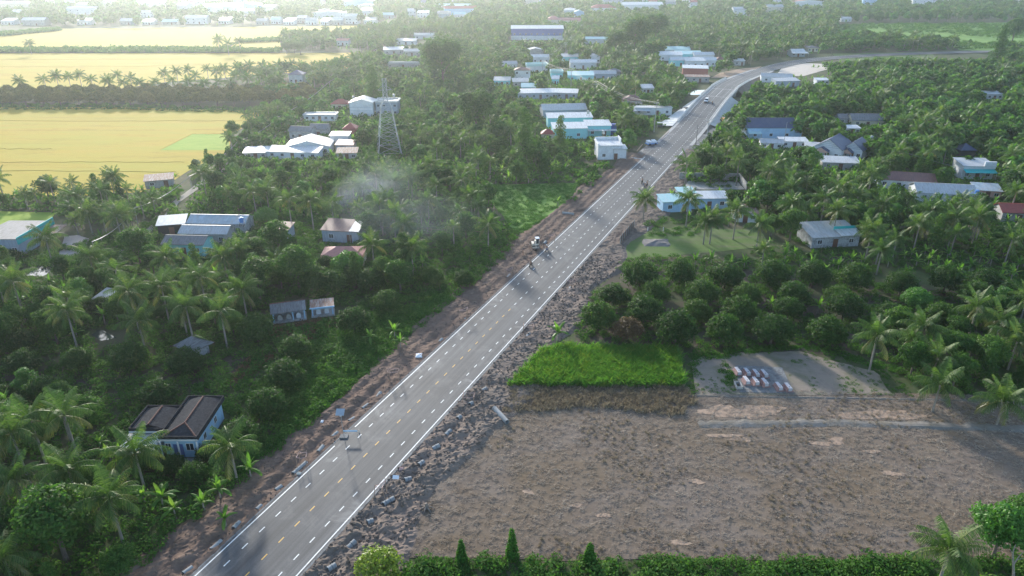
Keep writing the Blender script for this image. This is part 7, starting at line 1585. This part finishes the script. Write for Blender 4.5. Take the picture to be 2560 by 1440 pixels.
# white car
p, d, n = road_at(s_of_px(1757, 262, 1.6)+2, -1.9, .0); r = empty('white_car', p, -math.atan2(d.x, d.y)+math.pi); tag(r, 'white utility car on the road before the bridge', 'car')
def loft(name, rows, mat, root, smooth=False):
    V = []; F = []
    for (y, hw, z0, z1, in_) in rows: V += [(-hw, y, z0), (hw, y, z0), (hw-in_, y, z1), (-hw+in_, y, z1)]
    for k_ in range(len(rows)-1):
        i = 4*k_
        for j in range(4): F.append((i+j, i+(j+1) % 4, i+4+(j+1) % 4, i+4+j))
    F.append((3, 2, 1, 0)); e = 4*(len(rows)-1); F.append((e, e+1, e+2, e+3)); m_ = MB(); m_.v = V; m_.f = [list(f) for f in F]; m_.m = [0]*len(F); return m_.build(name, mat, root)
loft('body', [(-2.2, .80, .45, .85, .05), (-2.1, .88, .35, .98, .04), (-.9, .9, .32, 1.02, .04), (.9, .9, .32, 1.02, .04), (1.9, .86, .35, .92, .06), (2.2, .78, .45, .75, .08)], 'car_white', r)
loft('cabin', [(-2.12, .80, .96, 1.05, .04), (-1.95, .80, .96, 1.62, .12), (-.6, .82, 1.0, 1.72, .14), (.35, .82, 1.0, 1.68, .14), (1.1, .80, .98, 1.03, .06)], 'glass_dark', r)
m_ = MB(); m_.slab([(-.68, -1.98, 1.70), (.68, -1.98, 1.70), (.66, .4, 1.76), (-.66, .4, 1.76)], .09); m_.build('roof', 'car_white', r)
m_ = MB()
for sg in (-1, 1):
    for y0, y1 in ((-2.0, -1.8), (-.75, -.6), (.25, .42)): m_.box(sg*.74-.08, y0, 1.0, sg*.74+.08, y1, 1.66)
m_.build('pillars', 'car_white', r); m_ = MB(); m_.tube((-.1, 0, 0), (.1, 0, 0), .35, n=16); ty = m_.mesh('wheel', 'rubber'); m_ = MB(); m_.tube((-.11, 0, 0), (.11, 0, 0), .2, n=12); rm_ = m_.mesh('rim', 'steel')
for x in (-.82, .82):
    for y in (-1.35, 1.4): o = inst('wheel', ty, r, (x, y, .35)); inst('rim', rm_, o)
for x in (-.6, .6): m_ = MB(); m_.box(x-.16, 2.12, .62, x+.16, 2.2, .76); m_.build('headlight', 'wall_white', r)
m_ = MB(); m_.box(-.75, 2.14, .38, .75, 2.24, .52); m_.build('bumper', 'steel_dark', r); m_ = MB(); m_.box(-.42, 2.14, .56, .42, 2.2, .74); m_.build('grille', 'steel_dark', r)
# mini excavator
a = C(1338, 618, 0); z = soil_at(a.x, a.y); r = empty('mini_excavator', (a.x, a.y, z-.02), math.radians(188)); tag(r, 'cream mini excavator digging at the left road edge', 'excavator')
for x in (-.75, .75):
    m_ = MB(); V = []; prof = [(-1.0, .0), (1.0, .0), (1.2, .25), (1.0, .55), (-1.0, .55), (-1.2, .25)]; i = 0; m_.v = [(x-.2, y, zz) for y, zz in prof]+[(x+.2, y, zz) for y, zz in prof]
    m_.f = [list(range(6)), list(range(11, 5, -1))]+[[k_, 6+k_, 6+(k_+1) % 6, (k_+1) % 6] for k_ in range(6)]; m_.m = [0]*8; m_.build('track', 'rubber', r)
m_ = MB(); m_.box(-.6, -.7, .4, .6, .7, .62); m_.build('undercarriage', 'steel_dark', r); m_ = MB(); m_.box(-.85, -1.15, .65, .85, .55, 1.15); m_.box(-.85, -1.2, 1.15, .0, -.3, 1.55); m_.build('upper_body', 'cream_paint', r)
m_ = MB()
for x in (-.82, -.05):
    for y in (-.25, .75): m_.box(x-.05, y-.05, 1.1, x+.05, y+.05, 2.45)
m_.build('cab_frame', 'cream_paint', r); m_ = MB(); m_.box(-.92, -.4, 2.45, .05, .9, 2.58); m_.build('cab_roof', 'wall_white', r); m_ = MB(); m_.box(-.78, -.2, 1.15, -.09, .7, 2.4); m_.build('cab_glass', 'glass_dark', r)
m_ = MB(); m_.path([(.3, .5, 1.1), (.3, 1.4, 2.4), (.3, 2.2, 2.5)], [.16, .15, .12], 6); m_.build('boom', 'cream_paint', r); m_ = MB(); m_.path([(.3, 2.2, 2.5), (.3, 2.9, .9)], [.11, .09], 6); m_.build('arm', 'cream_paint', r)
m_ = MB(); m_.v = [(-.1, 2.6, .9), (.7, 2.6, .9), (.7, 3.2, .85), (-.1, 3.2, .85), (-.1, 2.6, .25), (.7, 2.6, .25), (.7, 2.95, .1), (-.1, 2.95, .1)]; m_.f = [[0, 1, 5, 4], [4, 5, 6, 7], [0, 4, 7, 3], [1, 2, 6, 5], [2, 3, 7, 6], [0, 3, 2, 1]]; m_.m = [0]*6; m_.build('bucket', 'steel_dark', r)
m_ = MB(); m_.box(-.85, 1.05, .12, .85, 1.2, .5); m_.build('blade', 'cream_paint', r)
# orange roller by the bridge and dark three-wheeler on the slope
a = C(1811, 306); r = empty('road_roller', a, math.radians(190)); tag(r, 'orange road roller parked right of bridge approach', 'road roller')
m_ = MB(); m_.tube((-1.0, 0, 0), (1.0, 0, 0), .75, n=18); m_.build('drum', 'steel', r, (0, 1.9, .75)); m_ = MB(); m_.box(-1.0, -2.2, .7, 1.0, .9, 1.7); m_.box(-1.1, .9, .6, -1.0, 2.2, .95); m_.box(1.0, .9, .6, 1.1, 2.2, .95); m_.build('body', 'orange_paint', r)
m_ = MB(); m_.box(-1.0, -.9, 2.9, 1.0, .8, 3.05); m_.build('canopy', 'wall_white', r); m_ = MB()
for x in (-.9, .9):
    for y in (-.8, .7): m_.box(x-.05, y-.05, 1.7, x+.05, y+.05, 2.9)
m_.build('canopy_posts', 'orange_paint', r); m_ = MB(); m_.tube((-.3, 0, 0), (.3, 0, 0), .7, n=16); wme = m_.mesh('wheel', 'rubber')
for x in (-.95, .95): inst('wheel', wme, r, (x, -1.3, .7))
p_ = road_at(SB0-30, -9.5, 0)[0]; p_.z = 1.35; r = empty('cargo_tricycle', p_, math.radians(60)); tag(r, 'dark cargo tricycle parked on the concrete slope paving', 'tricycle')
m_ = MB(); m_.box(-.7, -1.9, .6, .7, -.1, .95); m_.build('cargo_bed', 'steel_dark', r); inst('front_frame', bodyb.mesh('front_frame', 'steel_dark'), r, (0, .6, 0)); inst('handlebar', bk_parts['handlebar'], r, (0, .6, 0)); inst('wheel', bk_parts['wheel'], r, (0, 1.2, .29))
for x in (-.6, .6): inst('wheel', bk_parts['wheel'], r, (x, -1.2, .29))
a = C(1649, 318, -.2); r = empty('roadside_shrine', a); tag(r, 'small grey stall with dark goods beside roadside power pole', 'stall'); m_ = MB(); m_.slab([(-1.1, -.8, 1.9), (1.1, -.8, 1.9), (1.1, .8, 2.1), (-1.1, .8, 2.1)], .07); m_.build('roof', 'roof_pale', r)
m_ = MB(); m_.box(-.9, -.5, 0, .9, .5, 1.0); m_.build('counter', 'steel_dark', r); m_ = MB(); m_.tube((0, 0, 0), (0, 0, 1.9), .05, n=5); pm2 = m_.mesh('post', 'steel')
for x in (-1, 1):
    for y in (-.7, .7): inst('post', pm2, r, (x, y, 0))

# ------------------------------------------------------------------ smoke and haze
def volume_mat(name, color, density, aniso, patchy=False):
    m = bpy.data.materials.new(name); m.use_nodes = True; nt = m.node_tree; nt.nodes.clear(); out = nt.nodes.new('ShaderNodeOutputMaterial'); v = nt.nodes.new('ShaderNodeVolumePrincipled')
    v.inputs['Color'].default_value = (*color, 1); v.inputs['Density'].default_value = density; v.inputs['Anisotropy'].default_value = aniso
    if patchy:
        tc = nt.nodes.new('ShaderNodeTexCoord'); ln = nt.nodes.new('ShaderNodeVectorMath'); ln.operation = 'LENGTH'; nt.links.new(tc.outputs['Object'], ln.inputs[0])
        fall = math_(nt, 'MAXIMUM', math_(nt, 'SUBTRACT', 1.0, ln.outputs['Value']), 0.0); n = noise(nt, 1.6, 2, .5, tc.outputs['Object'], .6)
        nn = math_(nt, 'MAXIMUM', math_(nt, 'SUBTRACT', n, .22), 0.0); nt.links.new(math_(nt, 'MULTIPLY', math_(nt, 'MULTIPLY', math_(nt, 'POWER', fall, 1.6), nn), density*8), v.inputs['Density'])
    nt.links.new(v.outputs[0], out.inputs['Volume']); return m
def smoke(label, u, v, z, rx, ry, rz_, dens, rot=0.0):
    c = C(u, v, z); bm = bmesh.new(); bmesh.ops.create_icosphere(bm, subdivisions=3, radius=1.0); me = bpy.data.meshes.new('smoke'); bm.to_mesh(me); bm.free(); me.materials.append(volume_mat('smoke', (.78, .88, 1.0), dens, .2, True))
    o = inst('smoke', me, None, c, (0, 0, rot), (rx, ry, rz_)); tag(o, label, 'smoke', None, 'stuff')
if SMOKE:
    smoke('densest wisp of blue-white smoke low over the palms', 858, 500, 3, 6, 5, 4, .035, .2); smoke('middle wisp of blue-white smoke above the palms', 905, 472, 7, 10, 8, 5, .018, .4)
    smoke('upper wisp of smoke drifting toward the pylon', 960, 448, 12, 15, 10, 7, .008, -.3); smoke('thin smoke spreading above the banana grove', 1010, 545, 7, 28, 18, 8, .005, -.3)
if HAZE:
    bm = bmesh.new(); bmesh.ops.create_cube(bm, size=1.0); me = bpy.data.meshes.new('haze'); bm.to_mesh(me); bm.free(); me.materials.append(volume_mat('haze', (.82, .92, 1.0), HAZE, .74))
    o = inst('haze', me, None, (0, 7700, (72+GZ-1)/2), (0, 0, 0), (19000, 17000, 72-GZ+1)); tag(o, 'pale even haze over the whole plain', 'haze', None, 'stuff')
print('objects', len(bpy.data.objects))
